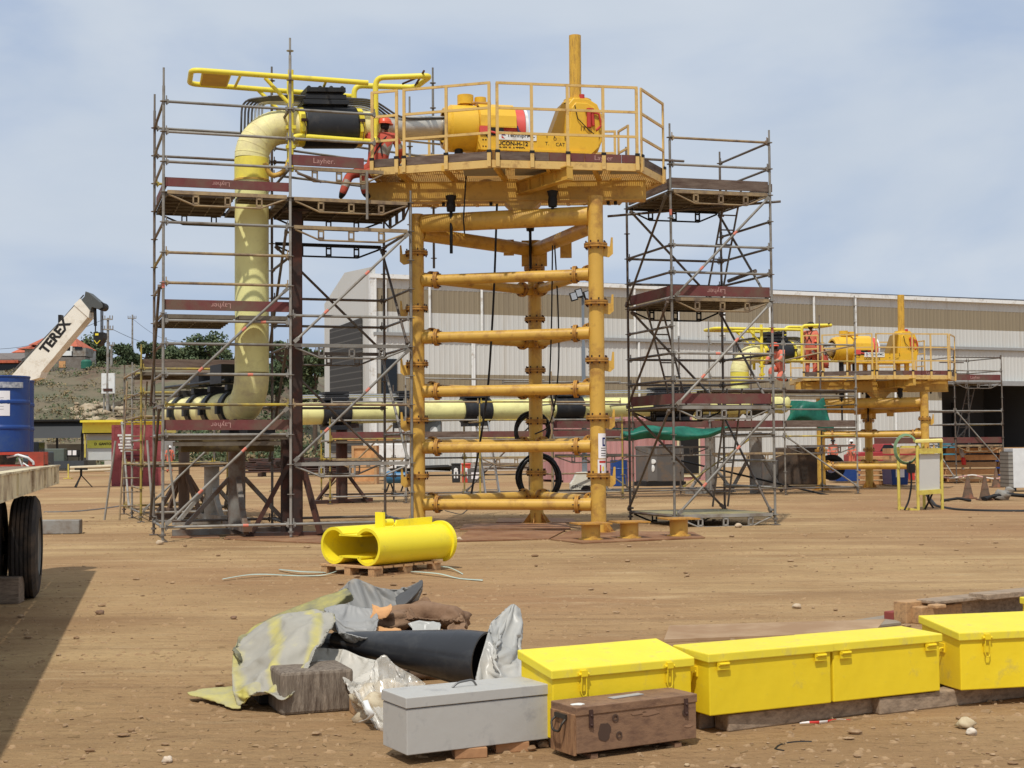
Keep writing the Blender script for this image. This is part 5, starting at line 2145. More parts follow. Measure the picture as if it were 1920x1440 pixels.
person(P(714, 374, 25.28)+UP*.0, .0, SQUAT, 'person in orange coveralls and red helmet crouching on the near scaffold platform', HELR, ORANGED)
p0 = P(1521, 706, 46.8)
person(p0, -.5, STAND, 'person in orange standing upright beside the distant yellow hoop', HAIR, stripes=False)
person(P(1545, 706, 46.6), .9, KNEEL, 'person in deep red coveralls kneeling beside the distant yellow connector', HELR, ORANGED)
person(P(1462, 716, 46.0), 2.4, KNEEL, 'person in haze-pale orange sitting low behind the distant scaffold tubes', HELR)
person(G(1563, 884), 2.7, STAND, 'person in orange with dark cap standing behind the blue bins', HAIR)
person(G(1598, 880), 2.2, STAND, 'person in orange with white helmet near the blue bins', HELW)
person(G(656, 879), .3, STAND, 'person in orange half hidden behind the tall plywood crate', HELR)
person(G(318, 886), .3, STAND, 'person in orange far behind the pipe stands of the large scaffold', HELW)
# ---------------------------------------------------------------- middle distance


def at_px(x, y):
    p = G(x, y)
    return p, p.y/F


YD = V((.93, .36, 0)).normalized()
YN = V((-YD.y, YD.x, 0))
PINK = mat('faded_pink', (192, 142, 138), .7, 0, .06, .6, dirt=(160, 112, 104), damt=.35, dscale=.5, stretch=(3, 3, .4), rand=.03)
MAROON = mat('container_maroon', (146, 70, 72), .6, 0, .06, 1, dirt=(112, 46, 46), damt=.3, rand=.03)
GENGREY = mat('generator_grey', (96, 92, 88), .55, 0, .06, 2, dirt=(120, 100, 80), damt=.25, rand=.03)
BLUED = mat('drum_blue', (30, 64, 128), .4, 0, .06, 3, dirt=(60, 84, 120), damt=.2, rand=.03)


def corr_box(mb, c, L, W_, H, u, m=0, pitch=.28, dep=.035):
    """container body: corrugated long sides"""
    u = V(u).normalized()
    n_ = V((-u.y, u.x, 0))
    for e in (-1, 1):
        k = int(L/pitch)
        vs = []
        pr = []
        for i in range(k):
            t_ = -L/2+L*i/k
            w_ = L/k
            pr += [(t_, 0), (t_+w_*.4, 0), (t_+w_*.5, dep), (t_+w_*.9, dep)]
        pr.append((L/2, 0))
        for t_, dd in pr:
            p = c+u*t_+n_*e*(W_/2-dd)
            vs += [p+UP*.12, p+UP*(H-.1)]
        mb.add(vs, [((2*i, 2*i+2, 2*i+3, 2*i+1) if e < 0 else (2*i+1, 2*i+3, 2*i+2, 2*i)) for i in range(len(pr)-1)], m)
    for e in (-1, 1):
        mb.box(c+u*e*(L/2-.02)+UP*H/2, (.04, W_-.1, H-.2), u, m=m)
        for f2 in (-1, 1):
            mb.box(c+u*e*(L/2-.06)+n_*f2*(W_/2-.05)+UP*H/2, (.12, .12, H), u, m=m)
            mb.box(c+n_*f2*(W_/2-.05)+UP*(H-.05 if e > 0 else .07), (L-.25, .1, .1 if e > 0 else .14), u, m=m)
    mb.box(c+UP*(H-.03), (L-.2, W_-.2, .04), u, m=m)
    return mb


# pink site cabin behind the right tower
p, s_ = at_px(1058, 905)
L = (1345-1058)*s_/.93
c = p+YD*L/2+YN*1.25
t = thing('site_cabin', 'faded pink corrugated cabin container behind the right scaffold tower', 'cabin', c)
H = (905-782)*s_
corr_box(MB(), c, L, 2.5, H, YD).build('shell', PINK, t)
for x in (1168, 1245):
    q, _ = at_px(x, 905)
    MB().box(q-YN*.0+UP*1.25+YN*(-.04), (.05, .05, 2.3), YD).build('door_post', MAROON, t)
q = c+YD*(L*.35)-YN*1.27
MB().box(q+UP*1.1, (1.1, .06, 1.9), YD).build('door_frame', mat('cream_frame', (214, 202, 164), .6), t)
MB().box(q+UP*1.1-YN*.04, (.9, .06, 1.6), YD).build('doorway', BLACKS, t)
MB().box(c+UP*(H+.02)-YN*.9+YD*1.2, (2.2, .5, .1), YD).build('roof_vent', WHITEP, t)

# grey generator set
p, s_ = at_px(1214, 912)
L = 78*s_
c = p+YD*L/2+YN*.5
t = thing('generator', 'dark grey enclosed generator standing in front of the pink cabin', 'generator', c)
H = 68*s_
MB().box(c+UP*(.15+H/2), (L, 1.0, H), YD).build('enclosure', GENGREY, t, .04)
MB().box(c+UP*.08, (L+.1, 1.05, .16), YD).build('skid', BLACKS, t)
MB().box(c-YD*L*.36-YN*.51+UP*H*.6, (L*.24, .03, H*.9), YD).build('door', mat('generator_grey_light', (112, 108, 104), .5), t)
q = c-YD*L*.36-YN*.535+UP*H*.68
MB().ball(q, (.12, .01, .09), 8).ball(q-UP*.25, (.07, .01, .13), 8).build('sticker', WHITEP, t)
MB().box(c+UP*(H+.18)+YD*.3, (.5, .3, .06), YD).build('exhaust_flap', BLACKS, t)

# blue plastic drum
def drum(p, r, h, label, m=BLUED, group='blue drums', name='drum'):
    t = thing(name, label, 'drum', p, group)
    prof = [(0, 0), (0, r*.95), (.02, r)]
    for q in (.33, .66):
        prof += [(h*q-.03, r), (h*q-.01, r*1.03), (h*q+.01, r*1.03), (h*q+.03, r)]
    prof += [(h-.03, r), (h-.01, r*1.03), (h, r*1.02), (h, r*.93), (h-.02, r*.9), (h-.02, 0)]
    MB().lathe(p, UP, prof, 28).build('shell', m, t)
    return t


p, s_ = at_px(1161, 918)
t = drum(p+UP*.12, .30, .9, 'blue drum standing between the right amber leg and the right tower')
p, s_ = at_px(1168, 921)
tag(MB().tube(p, p+UP*.55, .02, n=6).tube(p+V((.15, .1, 0)), p+V((.1, .1, .55)), .02, n=6).build('stake', GALVB, None, base=p), 'thin stakes standing before the blue drum by the right leg', 'stake')

# light tower with mast
p, s_ = at_px(1092, 931)
t = thing('light_tower', 'white trailer light tower with grey mast and lamps lettered GENERAC', 'light tower', p)
mb = MB()
prof = [(-.37, .1), (.30, .1), (.33, .32), (.30, .70), (.1, .74), (-.18, .72), (-.28, .5), (-.37, .38)]
mb.prism([p+V((a, -.45, z)) for a, z in prof], (0, .9, 0))
mb.text('GENERAC', p+V((-.06, -.454, .3)), (1, 0, 0), UP, .125, 1)
mb.build('canopy', [mat('canopy_white', (228, 222, 204), .5, 0, .05, 2, dirt=(190, 174, 146), damt=.12), INK], t, .015)
MB().box(p+V((0, 0, .07)), (.8, 1.0, .1)).build('chassis', BLACKS, t)
for e in (-1, 1):
    MB().lathe(p+V((.1, e*.5-.06, .18)), (0, 1, 0), [(0, 0), (0, .17), (.12, .17), (.12, 0)], 18).build('wheel', RUBBER, t)
mx_ = p+V((.08, .1, 0))
zt = P(1090, 556, p.y).z
MB().box(mx_+UP*(.7+1.1), (.15, .15, 2.4)).box(mx_+UP*3.4, (.11, .11, 2.2)).box(mx_+UP*((4.2+zt)/2), (.08, .08, zt-4.2)).build('mast', mat('mast_grey', (132, 140, 148), .45, .3, .08, 2), t)
mb = MB()
for k in range(46):
    z = zt-.4-.055*k
    mb.box(mx_+V((.16, -.08, z)), (.028 if k % 2 else .01, .01, .05))
mb.build('chain', GALV, t)
for k, (dx, dz_) in enumerate(((-.28, .02), (-.12, .12), (.14, .06), (.24, -.12))):
    q = V((mx_.x+dx, mx_.y-.12, zt-.02+dz_))
    mb = MB().box(q, (.2, .14, .26), (1, .2, .3))
    mb.box(q+V((0, -.08, 0)), (.16, .03, .2), (1, .2, .3), m=1)
    mb.build('lamp', [BLACKS, SILVER], t)
MB().box((mx_.x, mx_.y, zt+.0), (.66, .06, .06)).build('lamp_bar', BLACKS, t)

# IBC style white tank
p, s_ = at_px(1078, 893)
t = thing('cage_tank', 'white caged liquid tank standing behind the light tower', 'tank', p)
MB().box(p+UP*.62, (.62, .9, .9)).build('bottle', mat('tank_white', (196, 200, 206), .4, 0, .05, 2), t, .05)
mb = MB()
for a in (-.3, -.1, .1, .3):
    mb.tube(p+V((a, -.48, .12)), p+V((a, -.48, 1.1)), .014, n=6)
for z in (.15, .4, .65, .9, 1.1):
    mb.tube(p+V((-.33, -.48, z)), p+V((.33, -.48, z)), .014, n=6)
mb.build('cage', GALV, t)
MB().box(p+UP*.06, (.66, .95, .12)).build('pallet_base', BLACKS, t)

# waste bins, sign box
for x, m, lab in ((855, mat('bin_black', (42, 42, 42), .5), 'black waste bin with white stencil, left of the red one'), (874, mat('bin_red', (200, 70, 52), .5), 'red waste bin with white stencil beside the black one')):
    p, s_ = at_px(x, 905)
    t = thing('waste_bin', lab, 'bin', p, 'waste bins')
    h = 33*s_
    w_ = 17*s_
    MB().prism([p+V((-w_*.42, 0, 0)), p+V((w_*.42, 0, 0)), p+V((w_*.5, 0, h)), p+V((-w_*.5, 0, h))], (0, w_, 0)).build('body', m, t, .02)
    MB().box(p+V((0, w_*.48, h+.04)), (w_*1.08, w_*1.1, .07)).build('lid', m, t, .02)
    MB().ball(p+V((-.0, -.012, h*.72)), (.09, .008, .09), 6).box(p+V((-.06, -.01, h*.45)), (.06, .02, .3)).box(p+V((.06, -.01, h*.45)), (.06, .02, .3)).build('stencil', WHITEP, t)
p, s_ = at_px(893, 905)
t = thing('equipment_case', 'small grey case with white label right of the red bin', 'case', p)
MB().box(p+UP*.3, (.72, .5, .6)).build('body', GENGREY, t, .02)
MB().box(p+V((.0, -.257, .3)), (.4, .01, .28)).build('paper', NOT, t)

# plywood crate, white crate, blue compressor tank
p, s_ = at_px(660, 908)
t = thing('crate', 'tall plywood crate seen under the platform behind the long walkway', 'crate', p, 'big crates')
w_, h = 46*s_, 72*s_
MB().box(p+V((w_/2, .6, h/2)), (w_, 1.2, h)).build('panel', PLY, t)
for e in (.04, .96):
    MB().box(p+V((w_*e, -.03, h/2)), (.1, .05, h)).build('batten', WOOD, t)
for e in (.04, .96):
    MB().box(p+V((w_/2, -.033, h*e)), (w_-.2, .05, .1)).build('batten', WOOD, t)
MB().box(p+V((w_/2, .6, h+.2)), (w_*2.4, 1.3, .12)).build('top_board', PLY, t)
p, s_ = at_px(735, 902)
t = thing('crate', 'plain white boxed crate left of the left amber leg', 'crate', p, 'big crates')
MB().box(p+V((0, .8, 26*s_+.5)), (66*s_, 1.6, 46*s_)).build('panel', WHITEP, t, .03)
MB().box(p+V((0, .8, .25)), (60*s_, 1.4, .2)).build('skid', WOOD, t)
p, s_ = at_px(745, 922)
t = thing('compressor', 'small blue compressor tank on black legs behind the left amber leg', 'compressor', p)
MB().lathe(p+V((-.42, 0, .5)), (1, 0, 0), [(0, 0), (.02, .12), (.08, .21), (.75, .21), (.82, .12), (.84, 0)], 20).build('tank', mat('compressor_blue', (52, 110, 150), .4), t)
for e in (-.25, .25):
    MB().bar(p+V((e-.12, -.1, 0)), p+V((e, 0, .36)), .04, .04).build('leg', BLACKS, t)
    MB().bar(p+V((e+.12, .1, 0)), p+V((e, 0, .36)), .04, .04).build('leg', BLACKS, t)
MB().box(p+V((.15, 0, .78)), (.35, .25, .2)).build('motor', BLACKS, t, .03)

# step ladder leaning in the walkway
p, s_ = at_px(925, 938)
t = thing('stepladder', 'aluminium ladder leaning steeply in front of the far pipeline', 'ladder', p)
for e in (-.2, .2):
    MB().bar(p+V((e, 0, 0)), p+V((e*.8-.42, .7, 2.9)), .04, .07).build('stile', SILVER, t)
mb = MB()
for k in range(1, 10):
    q = p.lerp(p+V((-.42, .7, 2.9)), k/10)
    mb.bar(q-V((.19, 0, 0)), q+V((.19, 0, 0)), .05, .03)
mb.build('rung', SILVER, t)

# cable coils hung on / leaning on the rear leg
def coil(c, R_, r, n, label, squash=1.0, seed=0):
    rnd = random.Random(seed)
    mb = MB()
    for k in range(n):
        tl = rnd.uniform(-.35, .35)
        pts = []
        dy = rnd.uniform(-.07, .07)
        rr = R_*(1+rnd.uniform(-.16, .1))
        for i in range(29):
            a = 2*math.pi*i/28
            pts.append(c+V((math.cos(a)*rr*squash*(1+.05*math.sin(2*a+k)), dy+.03*math.sin(3*a+k)+tl*math.sin(a)*.3, math.sin(a)*rr-.04*k*0)))
        mb.path(pts, r, 6, cap=False)
    return tag(mb.build('cable_coil', BLACKS, None, base=c), label, 'cable', 'black cable coils')


coil(P(998, 808, 28.8), .36, .022, 7, 'upper black cable coil hung behind the rear amber leg', .95, 3)
coil(P(1010, 896, 29.0), .46, .024, 7, 'lower bigger black cable coil leaning behind the rear amber leg', .9, 4)


def hose(pts, r, label, m=BLACKS, name='hose', grp='hoses hanging from the near platform', n=8):
    q = fil(pts, .8, 6)
    return tag(MB().path(q, r, n).build(name, m, None, base=q[0]), label, 'hose', grp)


hose([P(932, 378, 26.4), P(926, 560, 26.5), P(916, 720, 26.6), P(905, 800, 26.7), P(884, 925, 26.9)], .02, 'long black hose hanging from the platform down past all the beams')
hose([P(874, 330, 25.3), P(869, 410, 25.3), P(871, 438, 25.35)], .013, 'short black line hanging in front of the left end of the girder')
hose([P(1036, 460, 26.8), P(1034, 620, 26.9), P(1030, 730, 27), P(1040, 770, 27)], .014, 'thin black line hanging right of the rear amber leg')
hose([P(1040, 460, 26.7), P(1046, 560, 26.8), P(1049, 690, 26.9), P(1035, 800, 27), P(1000, 815, 28.2)], .014, 'second thin black line looping to the cable coil')
hose([P(1260, 860, 46), P(1600, 940, 42.5), P(1685, 950, 41)], .03, 'dark hose lying on the ground left of the yellow panel stand', grp='hoses lying on the ground')
hose([G(1735, 925), G(1755, 950), G(1800, 958), G(1920, 960), G(2050, 957)], .045, 'thick black cable lying on the ground right of the yellow panel stand', grp='hoses lying on the ground')
hose([G(82, 961), G(140, 960), G(190, 955), G(235, 948)], .03, 'grey hose lying across the dirt left of the large scaffold', GALVB, grp='hoses lying on the ground')
hose([G(835, 958), G(865, 966), G(880, 953)], .015, 'thin cable end on the dirt under the lowest front beam', grp='hoses lying on the ground')
hose([G(1470, 1408), G(1452, 1405), G(1462, 1396), G(1490, 1391), G(1522, 1391)], .0055, 'short bent black cable scrap lying near the front timber', grp='hoses lying on the ground')

# distant clutter: stacked rods behind the scaffold
p, s_ = at_px(560, 893)
mb = MB()
rnd = random.Random(5)
for i in range(40):
    z = .25+rnd.uniform(0, .7)
    y = rnd.uniform(-.5, .7)
    a = p+V((-2.6+rnd.uniform(-.6, .6), y, z))
    b_ = p+V((2.9+rnd.uniform(-.6, .6), y+rnd.uniform(-.3, .3), z+rnd.uniform(-.12, .12)))
    mb.tube(a, b_, .045, n=6)
for x in (-2, 0, 2):
    mb.box(p+V((x, 0, .1)), (.2, 1.6, .2))
tag(mb.build('pipe_stack', DARKBR, None, base=p), 'dark stack of long rusty rods lying behind the large scaffold', 'pipe stack')
p, s_ = at_px(800, 885)
mb = MB()
for i in range(14):
    a = p+V((-2+rnd.uniform(-.5, .5), rnd.uniform(-.5, .5), .1+rnd.uniform(0, .3)))
    b_ = p+V((1.6+rnd.uniform(-.5, .5), rnd.uniform(-.5, .5), .1+rnd.uniform(0, .3)))
    mb.tube(a, b_, .07, n=6)
tag(mb.build('pipe_stack', BLACKS, None, base=p), 'low heap of black pipes on the dirt left of the waste bins', 'pipe stack')
p, s_ = at_px(965, 884)
mb = MB()
for i in range(12):
    a = p+V((-2.6+rnd.uniform(-.5, .5), rnd.uniform(-.5, .5), .1+rnd.uniform(0, .5)))
    b_ = p+V((1.6+rnd.uniform(-.5, .5), rnd.uniform(-.5, .5), .1+rnd.uniform(0, .5)))
    mb.bar(a, b_, .12, .06)
tag(mb.build('timber_stack', WOODG, None, base=p), 'grey planks stacked on the dirt beyond the rear amber leg', 'timber stack')
# cylinders/tanks against the warehouse
for x, w_, h, m, lab in ((800, 56, 34, mat('pump_grey', (128, 130, 128), .5), 'grey pump housing with two dials on the far walkway'),):
    p = P(x, 822, 41)
    s_ = 41/F
    t = thing('pump', lab, 'pump', p)
    MB().box(p+UP*(.25), (w_*s_, .6, .5)).build('housing', m, t, .05)
    for e in (-.22, .22):
        MB().lathe(p+V((e, -.3, .22)), (0, -1, 0), [(0, .11), (.03, .11), (.03, 0)], 14).build('dial', WHITEP, t)
p, s_ = at_px(822, 872)
tag(MB().lathe(p, UP, [(0, 0), (0, .95), (2.0, .95), (2.2, .7), (2.25, 0)], 20).build('water_tank', mat('tank_blue_pale', (120, 152, 186), .5), None, base=p), 'pale blue upright tank against the warehouse behind the left beams', 'tank')
p, s_ = at_px(1790, 878)


def car(x, y, L, label, m, yaw=0, pickup=False):
    p, s_ = at_px(x, y)
    t = thing('parked_car', label, 'car', p, 'cars parked by the warehouse')
    u = rot2(V((1, 0, 0)), yaw)
    n_ = V((-u.y, u.x, 0))

    def w2(a, z, e):
        return p+u*a+n_*e+UP*z
    prof = [(-L/2, .35), (-L/2, .8), (-L*.42, .95), (-L*.3, 1.0), (L*.18, 1.0), (L*.46, .86), (L/2, .6), (L/2, .35)]
    MB().prism([w2(a, z, -.85) for a, z in prof], n_*1.7).build('body', m, t, .06)
    cab = [(-L*.36 if not pickup else -L*.12, 1.0), (-L*.26 if not pickup else -L*.06, 1.5), (L*.06, 1.5), (L*.2, 1.0)]
    MB().prism([w2(a, z, -.78) for a, z in cab], n_*1.56).build('cabin', m, t, .05)
    MB().prism([w2(a*.92+.0, 1.04 if z < 1.2 else 1.43, -.80) for a, z in cab], n_*1.6).build('window', GLASSD, t)
    for a in (-L*.31, L*.31):
        for e in (-.82, .82):
            c = w2(a, .33, e)
            o = MB().lathe(c-n_*.1, n_, [(0, .2), (0, .33), (.2, .33), (.2, .2)], 18).build('wheel', RUBBER, t)
            MB().lathe(c-n_*.09, n_, [(0, 0), (0, .2), (.18, .2), (.18, 0)], 14).build('rim', SILVER, o)
    for e in (-.6, .6):
        MB().ball(w2(L/2-.02, .7, e), (.08, .14, .09), 6).build('headlight', WHITEP, t)


car(1010, 870, 4.3, 'white car parked beyond the rear amber leg', WHITEP, 12)
car(1655, 876, 4.6, 'faded red pickup truck behind the distant tower legs', mat('car_red', (160, 52, 54), .4, 0, .06, 2), 10, True)

# blue skip bins and pallets on the right
for x, y, w_, h, lab in ((1590, 905, 52, 36, 'blue bin under the distant tower left of its rear leg'), (1688, 912, 34, 42, 'blue bin with a paper left of the yellow panel stand')):
    p, s_ = at_px(x, y)
    t = thing('blue_bin', lab, 'bin', p, 'blue bins behind the distant tower')
    a, H = w_*s_/2, h*s_
    MB().prism([p+V((-a*.85, 0, .05)), p+V((a*.85, 0, .05)), p+V((a, 0, H)), p+V((-a, 0, H))], (0, 1.3, 0)).build('body', BLUED, t, .02)
    MB().box(p+V((0, .6, H+.02)), (2*a+.1, 1.4, .06)).build('rim', BLUED, t)
    if w_ < 40:
        MB().box(p+V((0, -.012, H*.66)), (.3, .01, .4)).build('paper', NOT, t)
p, s_ = at_px(1645, 910)
t = thing('pallet_stack', 'short stack of pale wooden pallets between the blue bins', 'pallets', p, 'pallet stacks')
for k in range(6):
    MB().box(p+V((0, .5, .09+k*.18)), (.9, 1.0, .12)).build('pallet', PLY, t)
p, s_ = at_px(1825, 905)
t = thing('pallet_stack', 'wide stack of wooden boards in front of the open warehouse door', 'pallets', p, 'pallet stacks')
rnd = random.Random(8)
for k in range(5):
    for e in range(3):
        MB().box(p+V((-2.1+e*2.05+rnd.uniform(-.05, .05), .6, .14+k*.27)), (1.95, 1.2, .2)).build('board', PLY if (k+e) % 3 else WOOD, t)
p, s_ = at_px(1785, 880)
t = drum(at_px(1880, 893)[0], .3, .9, 'blue drum right of the board stack')
t = drum(at_px(1776, 872)[0]+UP*.5, .6, 1.0, 'teal open tub in the warehouse doorway', mat('tub_teal', (60, 130, 150), .5), 'tubs', 'tub')

# marker pole with bag
p, s_ = at_px(1806, 905)
t = thing('marker_flag', 'grey and red rag flag tied on a white marker pole', 'flag', p)
MB().tube(p, p+UP*1.3, .05, n=10).build('pole', WHITEP, t)
r = grid([[(1793, 840, p.y), (1800, 839, p.y-.1), (1811, 841, p.y)], [(1797, 851, p.y), (1804, 852, p.y-.2), (1811, 850, p.y)], [(1803, 862, p.y), (1806, 862, p.y-.1), (1809, 862, p.y)]])
cloth(r, 'rag', mat('rag_grey', (186, 182, 182), .8), 5, 5, .02, .04, 3, 0, t)
r = grid([[(1802, 858, p.y-.1), (1806, 857, p.y-.2), (1811, 858, p.y-.1)], [(1803, 872, p.y-.1), (1807, 872, p.y-.2), (1812, 872, p.y-.1)]])
cloth(r, 'red_rag', mat('rag_red', (206, 60, 56), .8), 5, 5, .02, .04, 3, 0, t)

# dirty traffic cones
CONE = mat('cone_dirty', (104, 84, 68), .9, 0, .2, 5, dirt=(150, 96, 70), damt=.3)
for x, y, h, lab in ((1815, 935, 40, 'left one of the two nearer dirty traffic cones'), (1847, 938, 44, 'right one of the two nearer dirty traffic cones'), (1868, 914, 34, 'brownish dirty cone behind the nearer two'), (1882, 913, 30, 'dirty cone farthest right, beside the white cabinet')):
    p, s_ = at_px(x, y)
    t = thing('traffic_cone', lab, 'cone', p, 'dirty traffic cones')
    H = h*s_
    MB().box(p+UP*.02, (.38, .38, .04)).build('base', CONE, t, .01)
    MB().lathe(p+UP*.04, UP, [(0, .15), (H*.4, .095), (H*.41, .1), (H*.62, .07), (H*.63, .066), (H, .03), (H, 0)], 18).build('cone_body', CONE, t)
p0_, p1_ = P(1745, 890, 50), P(1905, 892, 48)
r = [[p0_.lerp(p1_, i/8)+UP*(-.12*math.sin(i*math.pi/8*2)**2+.03) for i in range(9)], [p0_.lerp(p1_, i/8)+UP*(-.12*math.sin(i*math.pi/8*2)**2-.03) for i in range(9)]]
tag(cloth(r, 'barrier_tape', mat('tape_pale', (214, 170, 160), .7, bands=(0, .5, .5, (226, 222, 214))), 3, 1, .003, .02, 2, base=p0_), 'red and white barrier tape strung above the dirty cones', 'tape')

# white cabinet at the right edge
p, s_ = at_px(1908, 922)
t = thing('cabinet', 'white steel cabinet with grey side at the right edge of the yard', 'cabinet', p)
MB().box(p+V((.35, .3, .72)), (1.0, .8, 1.2)).build('body', mat('cabinet_white', (206, 208, 208), .5), t, .01)
MB().box(p+V((-.22, .3, .68)), (.14, .78, 1.1)).build('side_louvre', mat('side_grey', (140, 136, 128), .6, bands=(2, .12, .3, (96, 92, 86))), t)
for e in (-.1, .8):
    MB().box(p+V((e, .3, .06)), (.1, .7, .12)).build('foot', BLACKS, t)
rnd = random.Random(4)
for k, (x, y, w_, lab) in enumerate(((1880, 938, 26, 'rounded broken concrete lump before the white cabinet'), (1892, 926, 18, 'pale rubble piece at the foot of the white cabinet'))):
    p, s_ = at_px(x, y)
    tag(MB().ball(p+UP*w_*s_*.3, (w_*s_*.6, w_*s_*.5, w_*s_*.4), 7, 0, .7, k*3).build('rubble', CONC, None, base=p), lab, 'rubble')
p, s_ = at_px(1905, 938)
mb = MB()
for k in range(4):
    mb.path([p+V((-.9, -.1*k, .05)), p+V((-.3, .12*k, .16)), p+V((.4, -.06*k, .1)), p+V((1.0, .1*k, .12))], .05, 6)
tag(mb.build('cable_bundle', BLACKS, None, base=p), 'heap of thick black cables at the right edge', 'cable')
p, s_ = at_px(1795, 941)
mb = MB()
for k in range(3):
    mb.path([p+V((-.4, .05*k, .03)), p+V((0, -.05*k, .09)), p+V((.35, .08*k, .03))], .035, 6)
tag(mb.build('cable_bundle', BLACKS, None, base=p), 'short dark cable heap left of the dirty cones', 'cable')

# yellow panel stand
p, s_ = at_px(1735, 957)
t = thing('panel_stand', 'yellow framed shelter with grey electrical panel and hung green hose', 'electrical panel', p)
FY = mat('stand_yellow', (212, 194, 92), .55, 0, .08, 4, dirt=(170, 140, 70), damt=.3, rand=.02)
P4 = {}
for nme, x, y0, y1, dd in (('a', 1722, 835, 958, 0), ('b', 1767, 828, 950, .35), ('c', 1686, 838, 952, .25), ('e', 1733, 832, 948, 1.0)):
    q0, q1 = P(x, y0, p.y+dd), P(x, y1, p.y+dd)
    P4[nme] = (q0, q1)
    MB().tube(V((q1.x, q1.y, 0)), V((q1.x, q1.y, q0.z)), .035, n=10).build('post', FY, t)
mb = MB()
mb.bar(P(1688, 838, p.y+.2), P(1724, 838, p.y), .05, .05)
mb.bar(P(1688, 952, p.y+.2), P(1722, 957, p.y), .05, .05)
mb.build('rail', FY, t)
q = P(1745, 830, p.y+.35)
MB().prism([P(1716, 830, p.y-.1), P(1768, 829, p.y+.2), P(1766, 826, p.y+1.0), P(1712, 828, p.y+.8)], UP*.05).build('canopy', mat('canopy_cream', (222, 206, 120), .5), t)
MB().prism([P(1724, 852, p.y+.02), P(1762, 851, p.y+.28), P(1762, 920, p.y+.28), P(1724, 921, p.y+.02)], (-.03, .2, 0)).build('panel', mat('panel_grey', (196, 194, 186), .5, 0, .04, 3), t)
MB().bar(P(1722, 846, p.y-.02), P(1764, 845, p.y+.27), .08, .12).build('crossbar', FY, t)
MB().bar(P(1722, 924, p.y-.02), P(1764, 921, p.y+.27), .06, .1).build('crossbar', FY, t)
mb = MB()
for k in range(4):
    pts = []
    for i in range(25):
        a = 2*math.pi*i/24
        pts.append(P(1699, 842, p.y+.1)+V((math.cos(a)*(.24+.012*k), -.05+.02*k, math.sin(a)*(.3+.015*k))))
    mb.path(pts, .009, 6, cap=False)
mb.build('hose_coil', mat('hose_green', (122, 150, 112), .6), t)
MB().path(fil([P(1706, 865, p.y), P(1710, 905, p.y-.02), P(1704, 940, p.y-.05), P(1696, 956, p.y-.1)], .4), .022, 8).build('drop_cable', BLACKS, t)
MB().path(fil([P(1745, 921, p.y+.2), P(1738, 935, p.y+.2), P(1750, 952, p.y+.3)], .3), .022, 8).build('drop_cable', BLACKS, t)
MB().path(fil([P(1750, 921, p.y+.2), P(1742, 940, p.y+.2), P(1734, 955, p.y+.3)], .3), .022, 8).build('drop_cable', BLACKS, t)
MB().box(P(1708, 878, p.y+.05), (.16, .12, .2)).box(P(1709, 893, p.y+.05), (.12, .1, .16), m=1).build('socket_box', [BLACKS, REDM], t)

# dark machinery under the right hand scaffold
p, s_ = at_px(1480, 915)
t = thing('winch_unit', 'dark steel machinery with hoses under the far scaffold', 'machine', p)
MB().box(p+V((.4, .6, .75)), (1.5, 1.0, 1.3)).build('housing', mat('machine_dark', (76, 66, 58), .6, .1, .2, 2, dirt=(104, 84, 66), damt=.4), t, .04)
MB().lathe(p+V((1.5, .2, .7)), (0, -1, 0), [(0, .2), (0, .45), (.2, .45), (.2, .3), (.1, .2)], 22).build('reel', BLACKS, t)
MB().box(p+V((-.6, .5, .5)), (.5, .6, .9)).build('control_box', GENGREY, t, .02)
p, s_ = at_px(1418, 925)
t = thing('pipe_stand', 'concrete coloured stand beneath the distant pipeline end', 'pipe stand', p, 'pipe stands under the riser')
MB().tube(p, p+UP*1.9, .2, n=16).build('column', CONC, t)
for a in (-.8, .8):
    MB().bar(p+V((a, 0, .05)), p+V((a*.2, 0, 1.2)), .1, .1).build('raking_strut', CONC, t)

# ---------------------------------------------------------------- left background
# red container
p, s_ = at_px(209, 912)
H = (912-797)*s_
L = 2.0
uu = V((.96, .27, 0)).normalized()
nn = V((-uu.y, uu.x, 0))
c = p+uu*L/2+nn*1.2
t = thing('container', 'small maroon shipping container with white lettering left of the scaffold', 'container', c)
corr_box(MB(), c, L, 2.4, H, uu, dep=.012).build('shell', MAROON, t)
mb = MB()
for k in range(6):
    mb.box(p+uu*(.55+.02*(k % 2))+UP*(H*.83-.13*k)-nn*.02, (.62-.1*(k % 3), .012, .085), uu)
mb.build('white_lettering', WHITEP, t)
MB().box(p+uu*.85+UP*H*.5-nn*.03, (.9, .06, .05), uu).box(p+uu*.85+UP*H*.44-nn*.03, (.9, .06, .05), uu).build('lock_bar', mat('maroon_dark', (84, 30, 36), .6), t)

# yellow roofed shed with white container
p, s_ = at_px(156, 885)
t = thing('shed', 'open shed with yellow roof panels and white walls left of the maroon container', 'shed', p)
W_ = 5.6
MB().box(p+V((W_/2, 1.8, (885-800)*s_)), (W_, 4.0, 24*s_)).build('roof_fascia', BRIGHT, t)
MB().box(p+V((W_/2+.1, 1.6, (885-790.5)*s_)), (W_+.3, 4.5, 4*s_)).build('roof_edge', BRIGHT, t)
MB().box(p+V((W_/2, 2.2, (885-838)*s_)), (W_-.1, 3.2, 50*s_)).build('wall', mat('shed_wall', (196, 198, 194), .6, 0, .05, 1), t)
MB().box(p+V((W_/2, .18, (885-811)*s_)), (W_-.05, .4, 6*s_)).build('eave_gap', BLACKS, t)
mb = MB().box(p+V((1.4, .56, (885-833)*s_)), (2.6, .04, 15*s_))
mb.text('D  GANTOM', p+V((1.3, .53, (885-833)*s_)), (1, 0, 0), UP, .24, 1, .01)
mb.build('banner', [mat('banner_yellow', (224, 224, 96), .6), INK], t)
